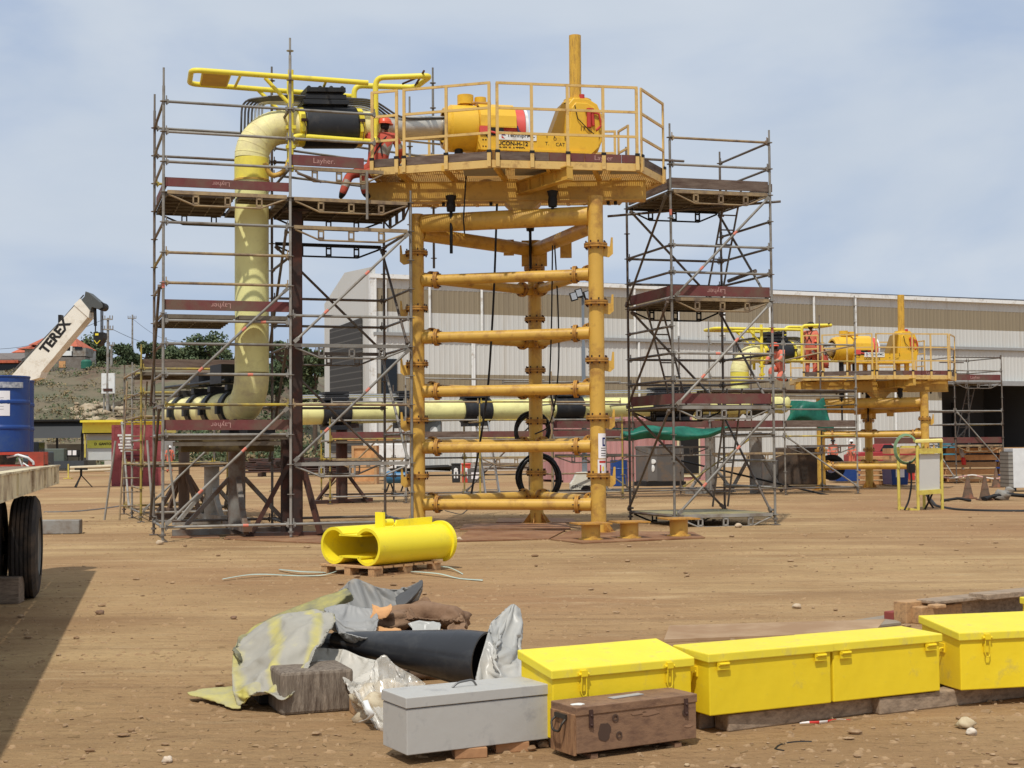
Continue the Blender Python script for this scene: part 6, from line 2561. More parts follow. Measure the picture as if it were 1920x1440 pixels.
MB().box(p+V((.04, .3, (885-835)*s_)), (.1, .1, 46*s_)).build('post', FY, t)
MB().box(p+V((2.2, -.2, 9*s_)), (1.3, .06, 24*s_)).build('leaning_panel', mat('panel_pale', (196, 190, 178), .6), t)

# dark canopy with machinery
p, s_ = at_px(56, 884)
W_ = 100*s_
t = thing('canopy', 'dark lean-to canopy left of the yellow roofed shed', 'canopy', p)
MB().prism([p+V((0, 0, 93*s_)), p+V((W_, 0, 93*s_)), p+V((W_*.98, -.6, 62*s_)), p+V((W_*.06, -.6, 62*s_))], (0, .12, 0)).build('hanging_sheet', mat('sheet_dark', (38, 40, 42), .6, 0, .15, 1), t)
MB().box(p+V((W_/2, 1.6, 95*s_)), (W_*1.02, 4.0, .14)).build('roof', BLACKS, t)
for e in (.02, .5, .97):
    MB().box(p+V((W_*e, .1, 46*s_)), (.14, .14, 92*s_)).build('post', BLACKS, t)
MB().box(p+V((W_/2, 3.2, 26*s_)), (W_, .1, 50*s_)).build('rear_wall', mat('canopy_rear', (126, 122, 110), .8, 0, .2, 1), t)
p, s_ = at_px(62, 888)
t = thing('forklift', 'dark telehandler parked under the dark canopy', 'forklift', p)
MB().box(p+V((.5, -.4, .95)), (1.6, 1.5, 1.0)).build('body', mat('forklift_dark', (64, 72, 80), .5), t, .1)
MB().box(p+V((.2, -.4, 1.7)), (1.0, 1.3, .8)).build('cab', GLASSD, t, .05)
for e in (-.1, 1.2):
    o = MB().lathe(p+V((e, -1.2, .42)), (0, 1, 0), [(0, .2), (0, .42), (.3, .42), (.3, .2)], 20).build('wheel', RUBBER, t)
    MB().lathe(p+V((e, -1.19, .42)), (0, 1, 0), [(0, 0), (0, .2), (.28, .2)], 14).build('rim', FY, o)
p, s_ = at_px(112, 886)
t = thing('workbench', 'dark steel workshop bench with machine under the canopy', 'workbench', p)
MB().box(p+V((0, 0, .55)), (3.6, .9, .5)).build('bench', mat('bench_dark', (62, 66, 70), .6), t)
MB().box(p+V((-.4, 0, 1.2)), (1.6, .7, .9)).build('machine', mat('machine_greenish', (92, 100, 92), .6), t, .05)
for e in (-1.5, 1.5):
    MB().box(p+V((e, 0, .15)), (.2, .8, .3)).build('leg', BLACKS, t)
p, s_ = at_px(142, 884)
t = thing('sign_frame', 'black framed board with white papers beside the canopy', 'sign', p)
MB().box(p+V((0, -.6, 1.3)), (1.0, .06, .5)).build('board', BLACKS, t)
for e in (-.25, .1):
    MB().box(p+V((e, -.64, 1.35)), (.26, .02, .34)).build('paper', NOT, t)
for e in (-.4, .4):
    MB().box(p+V((e, -.6, .6)), (.06, .06, 1.2)).build('post', BLACKS, t)
p, s_ = at_px(170, 893)
mb = MB()
for k in range(7):
    mb.tube(p+V((-1.2, .25*(k % 4), .3+.2*(k//4))), p+V((2.6, .25*(k % 4)+.2, .42+.2*(k//4))), .1, n=10)
tag(mb.build('pipe_stack', mat('pale_pipe', (206, 190, 160), .7), None, base=p), 'pale pipes stacked on the dirt in front of the yellow roofed shed', 'pipe stack')
for x, y, lab in ((152, 914, 'dark tripod trestle on the dirt left of the maroon container'),):
    p, s_ = at_px(x, y)
    t = thing('trestle', lab, 'trestle', p, 'pipe trestles')
    for a in (20, 140, 260):
        MB().bar(p+rot2(V((.45, 0, 0)), a), p+UP*.5, .04, .04).build('leg', BLACKS, t)
    MB().tube(p+UP*.45, p+UP*.75, .05, n=8).box(p+UP*.75, (.5, .12, .08)).build('head', BLACKS, t)
p, s_ = at_px(128, 898)
tag(MB().tube(p, p+UP*.8, .04, n=8).box(p+UP*.03, (.4, .4, .05)).build('marker_post', FY, None, base=p), 'thin yellow post standing left of the trestle', 'post')
p = G(112, 1003)
tag(MB().box(p+V((-.25, .3, .13)), (1.05, .3, .25), (.99, .1, 0)).build('concrete_block', CONC, None, .015, base=p), 'grey concrete kerb block on the dirt right of the trailer wheel', 'block')

# ---------------------------------------------------------------- crane
CW = mat('crane_white', (232, 226, 212), .45, 0, .04, 1, dirt=(196, 182, 160), damt=.25, rand=.01)
CD = 56.0
k = lambda x, y, dd=0.0: P(x, y, CD+dd)
t = thing('mobile_crane', 'mobile crane with white boom lettered TEREX and black hook block', 'crane', P(-160, 888, CD))
mb = MB().prism([k(-60, 795), k(140, 573), k(165, 594), k(78, 697), k(74, 708), k(54, 714), k(-20, 800)], (0, .75, 0))
o_ = k(103.5, 631, -.01)
xd = (k(126, 603)-k(82, 659)).normalized()
mb.text('TEREX', o_, xd, xd.cross(V((0, 1, 0))) if xd.cross(V((0, 1, 0))).z > 0 else -xd.cross(V((0, 1, 0))), 0.52, 1, .022)
mb.build('boom', [CW, INK], t, .02)
MB().prism([k(138, 571, -.04), k(150, 560, -.04), k(168, 582, -.04), k(166, 596, -.04)], (0, .83, 0)).build('boom_tip', CW, t)
MB().prism([k(142, 572, .05), k(158, 556, .05), k(160, 546, .05), k(166, 548, .05), k(192, 570, .05), k(193, 576, .05), k(186, 580, .05), k(172, 576, .05), k(170, 585, .05), k(162, 582, .05)], (0, .65, 0)).build('boom_head', mat('crane_dark', (82, 84, 82), .5), t, .02)
c = k(189, 574, .1)
MB().lathe(c, (0, 1, 0), [(0, 0), (0, .16), (.55, .16), (.55, 0)], 18).build('sheave', BLACKS, t)
mb = MB().tube(k(179, 576, .3), k(179, 624, .3), .03, n=6).tube(k(189, 578, .2), k(189, 624, .2), .02, n=6).tube(k(191, 578, .5), k(191, 624, .5), .02, n=6).tube(k(193, 578, .35), k(193, 624, .35), .02, n=6)
mb.build('hoist_rope', TUBING, t)
MB().tube(k(178, 577, .2), k(179, 611, .2), .06, n=8).build('limit_weight', BLACKS, t)
mb = MB().prism([k(175, 623), k(194, 623), k(194, 634), k(188, 645), k(183, 648), (k(176, 640)), k(175, 632)], (0, .5, 0))
for (a0, a1) in (((177, 638), (182, 645)), ((182, 645), (188, 638))):
    mb.bar(k(*a0, -.015), k(*a1, -.015), .02, .1, (0, 1, 0), m=1)
mb.box(k(181.5, 627, -.01), (.13, .02, .08), m=1)
mb.build('hook_block', [BLACKS, BRIGHT], t)
MB().path([k(-40, 760, .2), k(30, 690, .2), k(116, 600, .2), k(157, 553, .2)], .025, 6).build('luffing_rope', TUBING, t)
MB().box(k(114, 598, .3), (.12, .3, .3)).build('rope_guide', BLACKS, t)
mb = MB().tube(k(20, 790, .4), k(58, 725, .4), .16, n=12).tube(k(50, 745, .4), k(64, 710, .4), .1, n=12)
mb.build('lift_cylinder', mat('cyl_olive', (150, 138, 96), .5), t)
b0 = P(-150, 888, CD)
MB().box(b0+V((0, .5, 1.2)), (7.0, 2.4, .6)).build('carrier', CW, t, .05)
MB().box(b0+V((.4, .5, 2.1)), (3.0, 2.2, 1.2)).build('superstructure', CW, t, .05)
MB().box(b0+V((-2.4, .2, 2.2)), (1.6, 1.6, 1.4)).build('cab', GLASSD, t, .05)
for e in (-2.6, -1.2, 1.2, 2.6):
    MB().lathe(b0+V((e, -.7, .55)), (0, 1, 0), [(0, 0), (0, .55), (2.4, .55), (2.4, 0)], 20).build('wheel', RUBBER, t)
# ---------------------------------------------------------------- trailer on the left with blue drums
TE = V((-4.84, 14.85, 0))                 # a point under the right edge of the deck
TF = V((-.239, .971, 0)).normalized()    # along the trailer, away from the camera
TS = V((-TF.y, TF.x, 0))                 # to the trailer's far (left) side
far, near = 2.45, -9.0
TRP = mat('trailer_paint', (222, 208, 170), .65, 0, .1, 2, dirt=(138, 112, 86), damt=.34, dscale=2.6, bump=.12)
t = thing('flatbed_trailer', 'weathered cream flatbed trailer end with dual tyres at the left edge', 'trailer', TE)
tp = lambda a, s_, z: TE+TF*a+TS*s_+UP*z
mb = MB().bar(tp(near, .0, 1.22), tp(far, .0, 1.22), .012, .19)
mb.bar(tp(near, .05, 1.325), tp(far, .05, 1.325), .14, .018)
mb.bar(tp(near, .04, 1.118), tp(far, .04, 1.118), .1, .014)
mb.build('side_rail', TRP, t)
a = near+.2
while a < far:
    mb = MB().box(tp(a, -.015, 1.225), (.14, .018, .17), TF)
    mb.build('stake_pocket', TRP, t)
    a += 1.5
mb = MB()
for k in range(8):
    mb.bar(tp(near, .12+k*.3+.15, 1.315), tp(far, .12+k*.3+.15, 1.315), .285, .035)
mb.build('deck_boards', WOODG, t)
mb = MB()
a = near+.3
while a < far:
    mb.bar(tp(a, .1, 1.2), tp(a, 2.4, 1.2), .08, .14)
    a += .62
mb.build('cross_bearer', BLACKS, t)
for s_ in (.75, 1.65):
    MB().bar(tp(near, s_, 1.0), tp(far-.4, s_, 1.0), .1, .28).build('chassis_beam', BLACKS, t)
MB().bar(tp(far+.02, 0, 1.22), tp(far+.02, 2.45, 1.22), .03, .2).build('end_rail', TRP, t)
# dual wheels: tread with grooves
for s_ in (.02, .36, 1.85, 2.19):
    c = tp(0, s_, .52)
    w_ = .28
    prof = [(0, .30), (.0, .38), (.012, .47), (.045, .515)]
    for g_ in range(5):
        x0 = .045+g_*.04
        prof += [(x0+.002, .52), (x0+.03, .52), (x0+.032, .505), (x0+.04, .505)]
    prof += [(.247, .515), (.272, .46), (.28, .38), (.28, .30)]
    o = MB().lathe(c, TS, prof, 48).build('tyre', RUBBER, t)
    MB().lathe(c+TS*.03, TS, [(0, .13), (-.0, .29), (-.02, .31), (.2, .31), (.2, .1), (.08, .1), (.06, .0)], 28).build('rim', mat('rim_grey', (128, 124, 116), .6, .3, .1, 4), o)
MB().tube(tp(0, .1, .52), tp(0, 2.4, .52), .07, n=12).build('axle', BLACKS, t)
mb = MB()
for s_ in (.72, 1.7):
    mb.path([tp(-.5, s_, .95), tp(0, s_, .68), tp(.5, s_, .95)], .05, 6)
    mb.box(tp(-.3, s_, .86), (.2, .12, .3), TF)
mb.build('leaf_spring', BLACKS, t)
p = G(18, 1131)
tag(MB().box(p+V((-.2, .0, .13)), (.62, .24, .26), (.98, .1, 0)).build('wood_block', WOODG, None, .01, base=p), 'weathered wood block chocking the trailer tyre', 'block')

RACK = mat('rack_red', (186, 66, 46), .6, 0, .1, 3, dirt=(120, 60, 44), damt=.4)
r0 = tp(1.55, .3, 1.335)
t = thing('drum_rack', 'red steel drum rack standing on the trailer deck', 'rack', r0)
mb = MB()
for e in (-.3, .3):
    mb.bar(r0+TF*e+TS*-.22, r0+TF*e+TS*1.6, .12, .03)
    mb.bar(r0+TF*e+TS*-.22+UP*.14, r0+TF*e+TS*1.6+UP*.14, .12, .03)
for q in (-.14, .5, 1.1):
    mb.box(r0+TS*q+UP*.07, (.72, .16, .11), TF)
mb.build('frame', RACK, t)
dr = drum(P(3, 850, r0.y+.1)+UP*0, .30, .875, 'large blue steel drum with white label on the trailer rack', BLUED, 'blue drums on the trailer')
DP = BASE[dr.name]
mb = MB()
vs = []
n_ = 8
for i in range(n_+1):
    a = math.radians(-112+i*7.2)
    vs += [DP+V((math.cos(a)*.303, math.sin(a)*.303, .42)), DP+V((math.cos(a)*.303, math.sin(a)*.303, .70))]
mb.add(vs, [(2*i, 2*i+2, 2*i+3, 2*i+1) for i in range(n_)], 0, True)
for k in range(7):
    vs = []
    for i in range(n_-1):
        a = math.radians(-109+i*7.0)
        vs += [DP+V((math.cos(a)*.3045, math.sin(a)*.3045, .46+k*.032)), DP+V((math.cos(a)*.3045, math.sin(a)*.3045, .464+k*.032))]
    mb.add(vs, [(2*i, 2*i+2, 2*i+3, 2*i+1) for i in range(n_-2 if k % 3 else n_-4)], 1, True)
mb.build('label_sheet', [NOT, mat('print_grey', (150, 148, 150), .8)], dr)
mb = MB()
vs = []
for i in range(14):
    a = math.radians(-118+i*7.2)
    vs += [DP+V((math.cos(a)*.312, math.sin(a)*.312, .735)), DP+V((math.cos(a)*.312, math.sin(a)*.312, .80))]
mb.add(vs, [(2*i, 2*i+2, 2*i+3, 2*i+1) for i in range(13)], 0, True)
mb.build('stencil_band', mat('faded_band', (116, 122, 138), .7, 0, .2, 20, dirt=(196, 196, 196), damt=.5, dscale=22), dr)
drum(P(13, 850, r0.y+.75), .30, .86, 'second blue drum mostly hidden behind the labelled one', BLUED, 'blue drums on the trailer')
hq = [P(14, 857, r0.y-.3), P(34, 853, r0.y-.38), P(52, 858, r0.y-.36), P(62, 866, r0.y-.33), P(63, 871, r0.y-.32)]
tag(MB().path(hq, .014, 8).path([P(36, 858, r0.y-.36), P(42, 878, r0.y-.34), P(44, 868, r0.y-.34), P(66, 884, r0.y-.36)], .012, 8).build('strap', WHITEP, None, base=hq[0]), 'white strap ends dangling over the red drum rack', 'strap')

# ---------------------------------------------------------------- yellow half shell on its pallet
sa = V((.64, .77, 0)).normalized()
sb = V((-sa.y, sa.x, 0))
C0 = P(688, 1026, 17.0)
ZP = C0.z-.222
zb = .145
t = thing('pallet', 'wooden pallet under the yellow split shell', 'pallet', V((C0.x, C0.y, 0)))
pc = V((C0.x, C0.y, 0))+sa*.52+sb*.28
for k in range(7):
    MB().box(pc+sa*(-.52+k*.173)+UP*(ZP-.012), (.95, .12, .022), sb).build('slat', WOOD, t)
for e in (-.4, 0, .4):
    for f2 in (-.5, 0, .5):
        MB().box(pc+sb*e+sa*f2+UP*(ZP/2-.005), (.1, .145, ZP-.04), sb).build('block', WOOD, t)
    MB().box(pc+sb*e+UP*.01, (1.15, .1, .02), sa).build('runner', WOOD, t)
LSH = 1.27
R1, R2_ = .222, .186
th0 = math.radians(42)


def shell_profile(R_, inner=False):
    """open curve of the peanut: right C, left C (as seen from the front)"""
    out = []
    for s_, cen in ((1, 0.0), (-1, .57)):
        arc = []
        for i in range(29):
            a = math.radians(-139)+math.radians(278)*i/28
            arc.append((cen-s_*math.cos(a)*R_, math.sin(a)*R_))
        out.append(arc)
    return out


t = thing('split_shell', 'bright yellow peanut section split shell lying on the wooden pallet', 'pipe shell', V((C0.x, C0.y, ZP)))
mb = MB()
for oarc, iarc in zip(shell_profile(R1), shell_profile(R2_)):
    n_ = len(oarc)
    for b0_, b1_ in (((0, 0), (LSH, LSH)),):
        vs = []
        for (bo, zo), (bi, zi) in zip(oarc, iarc):
            vs += [C0+sb*bo+UP*zo, C0+sb*bo+UP*zo+sa*LSH, C0+sb*bi+UP*zi, C0+sb*bi+UP*zi+sa*LSH]
        fo = [(4*i, 4*i+1, 4*i+5, 4*i+4) for i in range(n_-1)]
        fi = [(4*i+2, 4*i+6, 4*i+7, 4*i+3) for i in range(n_-1)]
        mb.add(vs, fo+fi, 0, True)
        mb.add(vs, [(4*i, 4*i+4, 4*i+6, 4*i+2) for i in range(n_-1)] + [(4*i+1, 4*i+3, 4*i+7, 4*i+5) for i in range(n_-1)], 0)
        mb.add(vs, [(0, 2, 3, 1), (4*(n_-1), 4*(n_-1)+1, 4*(n_-1)+3, 4*(n_-1)+2)], 0)
mb.build('shell_halves', SHELLY, t)
for z, nme in ((.128, 'top_plate'), (-.128, 'bottom_plate')):
    w0, w1 = .12, .57-.12
    mb = MB().box(C0+sb*((w0+w1)/2)+UP*z+sa*LSH/2, (LSH, w1-w0+.05, .02), sa)
    mb.build(nme, SHELLY, t)
mb = MB().box(C0+sb*.26+sa*(LSH+.012), (.62, .4, .02), sb, sa)
mb.build('end_plate', mat('shell_yellow_shaded', (206, 176, 30), .5), t)  # darker shell yellow: shade of the inside is put into the colour
mb = MB()
n_ = 26
vs = []
for i in range(n_+1):
    a = math.radians(-75+210*i/n_)
    for rr in (R1-.005, R1+.035):
        for aa in (LSH-.02, LSH+.03):
            vs.append(C0-sb*math.cos(a)*rr+UP*math.sin(a)*rr+sa*aa)
mb.add(vs, [f_ for i in range(n_) for f_ in ((4*i, 4*i+4, 4*i+6, 4*i+2), (4*i+1, 4*i+3, 4*i+7, 4*i+5), (4*i+2, 4*i+6, 4*i+7, 4*i+3), (4*i, 4*i+1, 4*i+5, 4*i+4))], 0, False)
mb.build('end_flange', SHELLY, t)
q = C0+sb*.2+sa*.42+UP*.2
mb = MB().box(q+UP*.08, (.03, .14, .22), sa).tube(q+UP*.06+sa*.02, q+UP*.06+sa*.2, .042, n=12)
mb.build('lifting_lug', SHELLY, t)
MB().prism([C0+sb*.16+sa*.62+UP*.18, C0+sb*.16+sa*.68+UP*.285, C0+sb*.16+sa*1.3+UP*.30, C0+sb*.16+sa*1.3+UP*.18], sb*.03).build('rib_plate', SHELLY, t)

# plastic strapping on the ground by the pallet
STRAP = mat('strapping', (178, 192, 178), .4, 0, .08, 5)
for pts, lab in (([(416, 1090), (470, 1084), (540, 1080), (600, 1082), (630, 1078)], 'long grey green strapping curling left from the pallet'), ([(522, 1071), (560, 1078), (620, 1075)], 'short strapping end beside the long one left of the pallet'), ([(770, 1076), (820, 1082), (860, 1086), (905, 1091)], 'pale strapping ribbon trailing right of the pallet'), ([(800, 1066), (840, 1070), (868, 1078)], 'second ribbon of strapping close behind the pallet corner')):
    q = [G(x, y) for x, y in pts]
    rows = [[p_+UP*(.02+.02*math.sin(i*2.0)) for i, p_ in enumerate(q)], [p_+UP*(.012+.02*math.sin(i*2.0))+V((0, .075, .012)) for i, p_ in enumerate(q)]]
    tag(cloth(rows, 'strapping', STRAP, 5, 1, .002, .004, 3, base=q[0]), lab, 'strapping', 'loose strapping by the pallet')

# ---------------------------------------------------------------- boxes in the foreground


def rowdir(a):
    return V((math.cos(math.radians(a)), math.sin(math.radians(a)), 0))


def toolbox(p, L, W_, H, ang, label, slope=0.0, latch='hasp', group='yellow steel toolboxes in a row', tilt=0):
    """p = front left bottom corner"""
    u = rowdir(ang)
    n_ = V((-u.y, u.x, 0))
    t = thing('toolbox', label, 'toolbox', p, group)
    w3 = lambda a, b_, z: p+u*a+n_*b_+UP*z
    hb = H-.045
    hs = slope
    mb = MB()
    ft, bk = hb, hb+hs
    vs = [w3(0, 0, 0), w3(L, 0, 0), w3(L, W_, 0), w3(0, W_, 0), w3(0, 0, ft), w3(L, 0, ft), w3(L, W_, bk), w3(0, W_, bk)]
    mb.add(vs, [(0, 3, 2, 1), (0, 1, 5, 4), (1, 2, 6, 5), (2, 3, 7, 6), (3, 0, 4, 7), (4, 5, 6, 7)])
    mb.build('body', BOXY, t, .006)
    e = .014
    mb = MB()
    vs = [w3(-e, -e, ft-.005), w3(L+e, -e, ft-.005), w3(L+e, W_+e, bk-.005), w3(-e, W_+e, bk-.005),
          w3(-e, -e, ft+.042), w3(L+e, -e, ft+.042), w3(L+e, W_+e, bk+.042), w3(-e, W_+e, bk+.042)]
    mb.add(vs, [(0, 3, 2, 1), (0, 1, 5, 4), (1, 2, 6, 5), (2, 3, 7, 6), (3, 0, 4, 7), (4, 5, 6, 7)])
    mb.build('lid', BOXLID, t, .006)
    for q in (.2, .82):
        if latch == 'hasp':
            c = w3(L*q, -.022, ft-.0)
            mb = MB().box(c+UP*.015, (.035, .022, .03), u).tube(c-u*.03+UP*.01, c+u*.03+UP*.01, .008, n=8)
            mb.path([c-u*.013+UP*.0-n_*.004, c-u*.016-UP*.08-n_*.002, c-u*.010-UP*.098-n_*.002, c+u*.010-UP*.098-n_*.002, c+u*.016-UP*.08-n_*.002, c+u*.013-n_*.004], .0035, 6)
            mb.box(c-UP*.05+n_*.014, (.03, .008, .05), u)
        else:
            c = w3(L*(.1 if q < .5 else .9), -.015, ft-.035)
            mb = MB().box(c+UP*.02, (.07, .018, .016), u).box(c+UP*.005, (.075, .008, .03), u).tube(c-u*.03+UP*.02-n_*.01, c+u*.03+UP*.02-n_*.01, .006, n=8)
        mb.build('latch', BOXY, t)
    for a, k in ((-.002, -1), (L+.002, 1)):
        c = w3(a, W_*.5, H*.66)
        mb = MB().box(c, (.012, .1, .05), u)
        mb.path(fil([c-n_*.04+u*k*.004, c-n_*.04+u*k*.03, c-n_*.035+u*k*.034-UP*.05, c+n_*.035+u*k*.034-UP*.05, c+n_*.04+u*k*.03, c+n_*.04+u*k*.004], .012, 3), .006, 6)
        mb.build('side_handle', BOXY, t)
    return t


tb1 = Pz(1036, 1255, .40)
toolbox(V((tb1.x, tb1.y, .055)), .83, .33, .345, 28, 'yellow toolbox behind the brown crate, lid sloped, two hanging hasps', .06)
ang = 26.5
b2p = Pz(1331, 1343, .10)
toolbox(b2p, .79, .31, .325, ang, 'left one of two joined yellow toolboxes on the front timber', .008, 'flat')
b3p = Pz(1563, 1317, .10)
toolbox(b3p, .76, .31, .325, ang, 'right one of two joined yellow toolboxes on the front timber', .008, 'flat')
b4p = Pz(1802, 1295, .10)
toolbox(b4p, .80, .42, .33, 14, 'yellow toolbox farthest right with worn sloping lid, cut by the frame', .05)
p5 = P(1998, 1180, 9.6)
toolbox(V((p5.x, p5.y, .05)), .8, .42, .36, 20, 'yellow toolbox whose lid just peeks in at the right edge', .03)

# timbers carrying the row
def timber(x0, y0, x1, y1, h, w_, label, m=WOODG, name='timber', up=0.0, grp='timbers under the toolboxes', bev=.008):
    a, b_ = G(x0, y0), G(x1, y1)
    if up:
        a, b_ = Pz(x0, y0, up), Pz(x1, y1, up)
    d = (b_-a).normalized()
    n_ = V((-d.y, d.x, 0))
    mb = MB().bar(a+n_*w_/2+UP*h/2, b_+n_*w_/2+UP*h/2, w_, h)
    return tag(mb.build(name, m, None, bev, base=a), label, 'timber', grp)


WOODF = mat('wood_front', (168, 146, 122), 0.85, 0, 0.16, 4, dirt=(122, 104, 86), damt=0.4, stretch=(2, 14, 14), bump=0.35, rand=0.06)
timber(1366, 1373, 1646, 1336, .088, .12, 'long weathered timber under the joined toolboxes', WOODF)
timber(1650, 1341, 2010, 1297, .092, .12, 'weathered timber under the farthest right toolbox', WOODF)
timber(1312, 1368, 1342, 1364, .085, .3, 'short timber end showing left of the long front timber')
a = b3p+V((-.13, .36, 0)); 
for q, lab in ((b2p, 'rear timber hidden behind the joined toolboxes'),):
    u = rowdir(ang); n_ = V((-u.y, u.x, 0))
    c = V((q.x, q.y, 0))+n_*.25
    tag(MB().bar(c+UP*.045-u*.02, c+u*2.6+UP*.045, .1, .088).build('timber', WOODG, None, .006, base=c), lab, 'timber', 'timbers under the toolboxes')
u = rowdir(28); n_ = V((-u.y, u.x, 0))
for k, (q, lab) in enumerate(((.08, 'brick end under the left side of the hasped toolbox'), (.72, 'brick end under the right side of the hasped toolbox'))):
    c = V((tb1.x, tb1.y, 0))+u*q+n_*.2
    tag(MB().box(c+UP*.026, (.1, .36, .05), u).build('brick', WOODG, None, .004, base=c), lab, 'brick', 'blocks under the boxes')
p4 = V((b4p.x, b4p.y, 0))+rowdir(104)*.36
tag(MB().bar(p4+UP*.045, p4+rowdir(14)*.9+UP*.045, .1, .085).build('timber', WOODG, None, .006, base=p4), 'rear timber behind the farthest right toolbox', 'timber', 'timbers under the toolboxes')

# grey box
u = V((.879, .477, 0)).normalized()
n_ = V((-u.y, u.x, 0))
gp = Pz(763, 1417, .05)
GL, GW, GH = .775, .285, .27
GREYP = mat('grey_box_paint', (180, 177, 170), .55, 0, .03, 3, dirt=(150, 148, 146), damt=.2, dscale=6, bump=.1, bscale=14, rand=0)
t = thing('toolbox', 'pale grey steel toolbox with wire handle on its lid, standing on bricks', 'toolbox', gp)
w3 = lambda a, b_, z: gp+u*a+n_*b_+UP*z
MB().box(w3(GL/2, GW/2, (GH-.055)/2), (GL, GW, GH-.055), u).build('body', GREYP, t, .004)
MB().box(w3(GL/2, GW/2, GH-.025), (GL+.012, GW+.012, .052), u).build('lid', GREYP, t, .004)
h0, h1 = w3(GL*.40, GW*.5, GH+.002), w3(GL*.57, GW*.5, GH+.002)
MB().path(fil([h0, h0+UP*.022+u*.03, h1+UP*.03-u*.02, h1], .02, 4), .0055, 8).build('lid_handle', mat('wire_grey', (120, 118, 116), .4, .5, .1, 5), t)
for x, y, ln, lab in ((853, 1424, .16, 'left brick piece under the grey toolbox'), (930, 1413, .17, 'right brick piece under the grey toolbox')):
    p = G(x, y)
    d = V((.93, .2, 0)).normalized() if x < 900 else V((.97, .25, 0)).normalized()
    nn_ = V((-d.y, d.x, 0))
    tag(MB().box(p+d*ln/2+nn_*.05+UP*.0245, (ln, .1, .049), d).build('brick', mat('brick_tan', (178, 132, 92), .85, 0, .12, 8, bump=.2, rand=.08), None, .004, base=p), lab, 'brick', 'blocks under the boxes')

# brown crate
bp_ = Pz(1082, 1424, .012)
u = V((.866, .50, 0)).normalized()
n_ = V((-u.y, u.x, 0))
CRATE = mat('crate_brown', (138, 106, 80), .75, 0, .12, 3, dirt=(108, 80, 62), damt=.35, dscale=4, stretch=(3, 3, 9), bump=.15, rand=0)
CRATEE = mat('crate_end', (158, 118, 82), .75, 0, .16, 3, dirt=(104, 72, 50), damt=.45, dscale=4, stretch=(9, 9, 1.6), bump=.2, rand=0)
t = thing('wooden_crate', 'old brown wooden chest with metal corner straps and end handle', 'crate', bp_)
w3 = lambda a, b_, z: bp_+u*a+n_*b_+UP*z
CL, CW_, CH = .71, .225, .245
MB().box(w3(CL/2, CW_/2, (CH-.03)/2+.012), (CL, CW_-.002, CH-.054), u).build('body', CRATE, t, .004)
MB().box(w3(CL/2, CW_/2, CH-.021), (CL+.008, CW_+.008, .042), u).build('lid', CRATE, t, .004)
MB().box(w3(-.006, CW_/2, CH/2-.01), (.014, CW_-.01, CH-.05), u).build('end_panel', CRATEE, t, .002)
for q in (.11, .905):
    mb = MB().box(w3(CL*q, -.006, CH-.06), (.022, .006, .085), u)
    mb.ball(w3(CL*q, -.011, CH-.09), .006, 6).ball(w3(CL*q, -.011, CH-.045), .006, 6)
    mb.build('hinge_strap', mat('strap_dark', (74, 52, 44), .6, .2, .1, 8), t)
c = w3(-.02, CW_*.5, CH*.66)
mb = MB().box(c+UP*.03, (.012, .1, .022), u)
mb.path(fil([c-n_*.045+UP*.02, c-n_*.05-u*.025-UP*.0, c-n_*.028-u*.028-UP*.04, c+n_*.028-u*.028-UP*.04, c+n_*.05-u*.025, c+n_*.045+UP*.02], .014, 3), .006, 6)
mb.build('end_handle', mat('handle_dark', (70, 64, 56), .5, .5, .1, 8), t)
MB().box(w3(CL*.52, CW_*.55, CH+.003), (.2, .045, .003), u + n_*.12).build('paper_label', mat('label_faded', (170, 166, 160), .8, 0, .1, 40), t)


def blot(mb, c, u_, v_, ru, rv, seed, m=0, n=18):
    '''flat irregular patch, 1 mm thick'''
    nn_ = u_.cross(v_).normalized()
    pts_ = []
    for i in range(n):
        a_ = 2*math.pi*i/n
        k_ = 1+.45*noise.noise(V((math.cos(a_)*1.6+seed, math.sin(a_)*1.6, seed*.7)))
        pts_.append(c+u_*math.cos(a_)*ru*k_+v_*math.sin(a_)*rv*k_)
    mb.prism(pts_, nn_*.001, m)


mb = MB()
blot(mb, w3(CL*.07, CW_*.3, CH+.0002), u, n_, .035, .025, 1)
mb.build('white_stain', WHITEP, t)
for a, z, rx_, rz_ in ((.50, .185, .05, .008), (.60, .178, .055, .012), (.93, .09, .025, .007)):
    mb = MB()
    blot(mb, w3(CL*a, -.0005, z), u, UP, rx_, rz_, a*9)
    mb.build('scuff', mat('scuff_pale', (150, 116, 90), .8), t)
for a, z in ((.31, .175), (.34, .09), (.90, .16)):
    MB().lathe(w3(CL*a, -.002, z), -n_, [(0, .018), (.002, .018), (.002, .01)], 14).build('dark_mark', mat('mark_dark', (82, 62, 50), .8), t)
mb = MB()
blot(mb, w3(CL*.22, -.0005, .115), u, UP, .035, .04, 2)
mb.build('dark_mark', mat('mark_dark', (82, 62, 50), .8), t)
for q in (.15, .85):
    MB().box(w3(CL*q, CW_/2, .0), (.04, CW_*.9, .022), u).build('runner', CRATE, t)

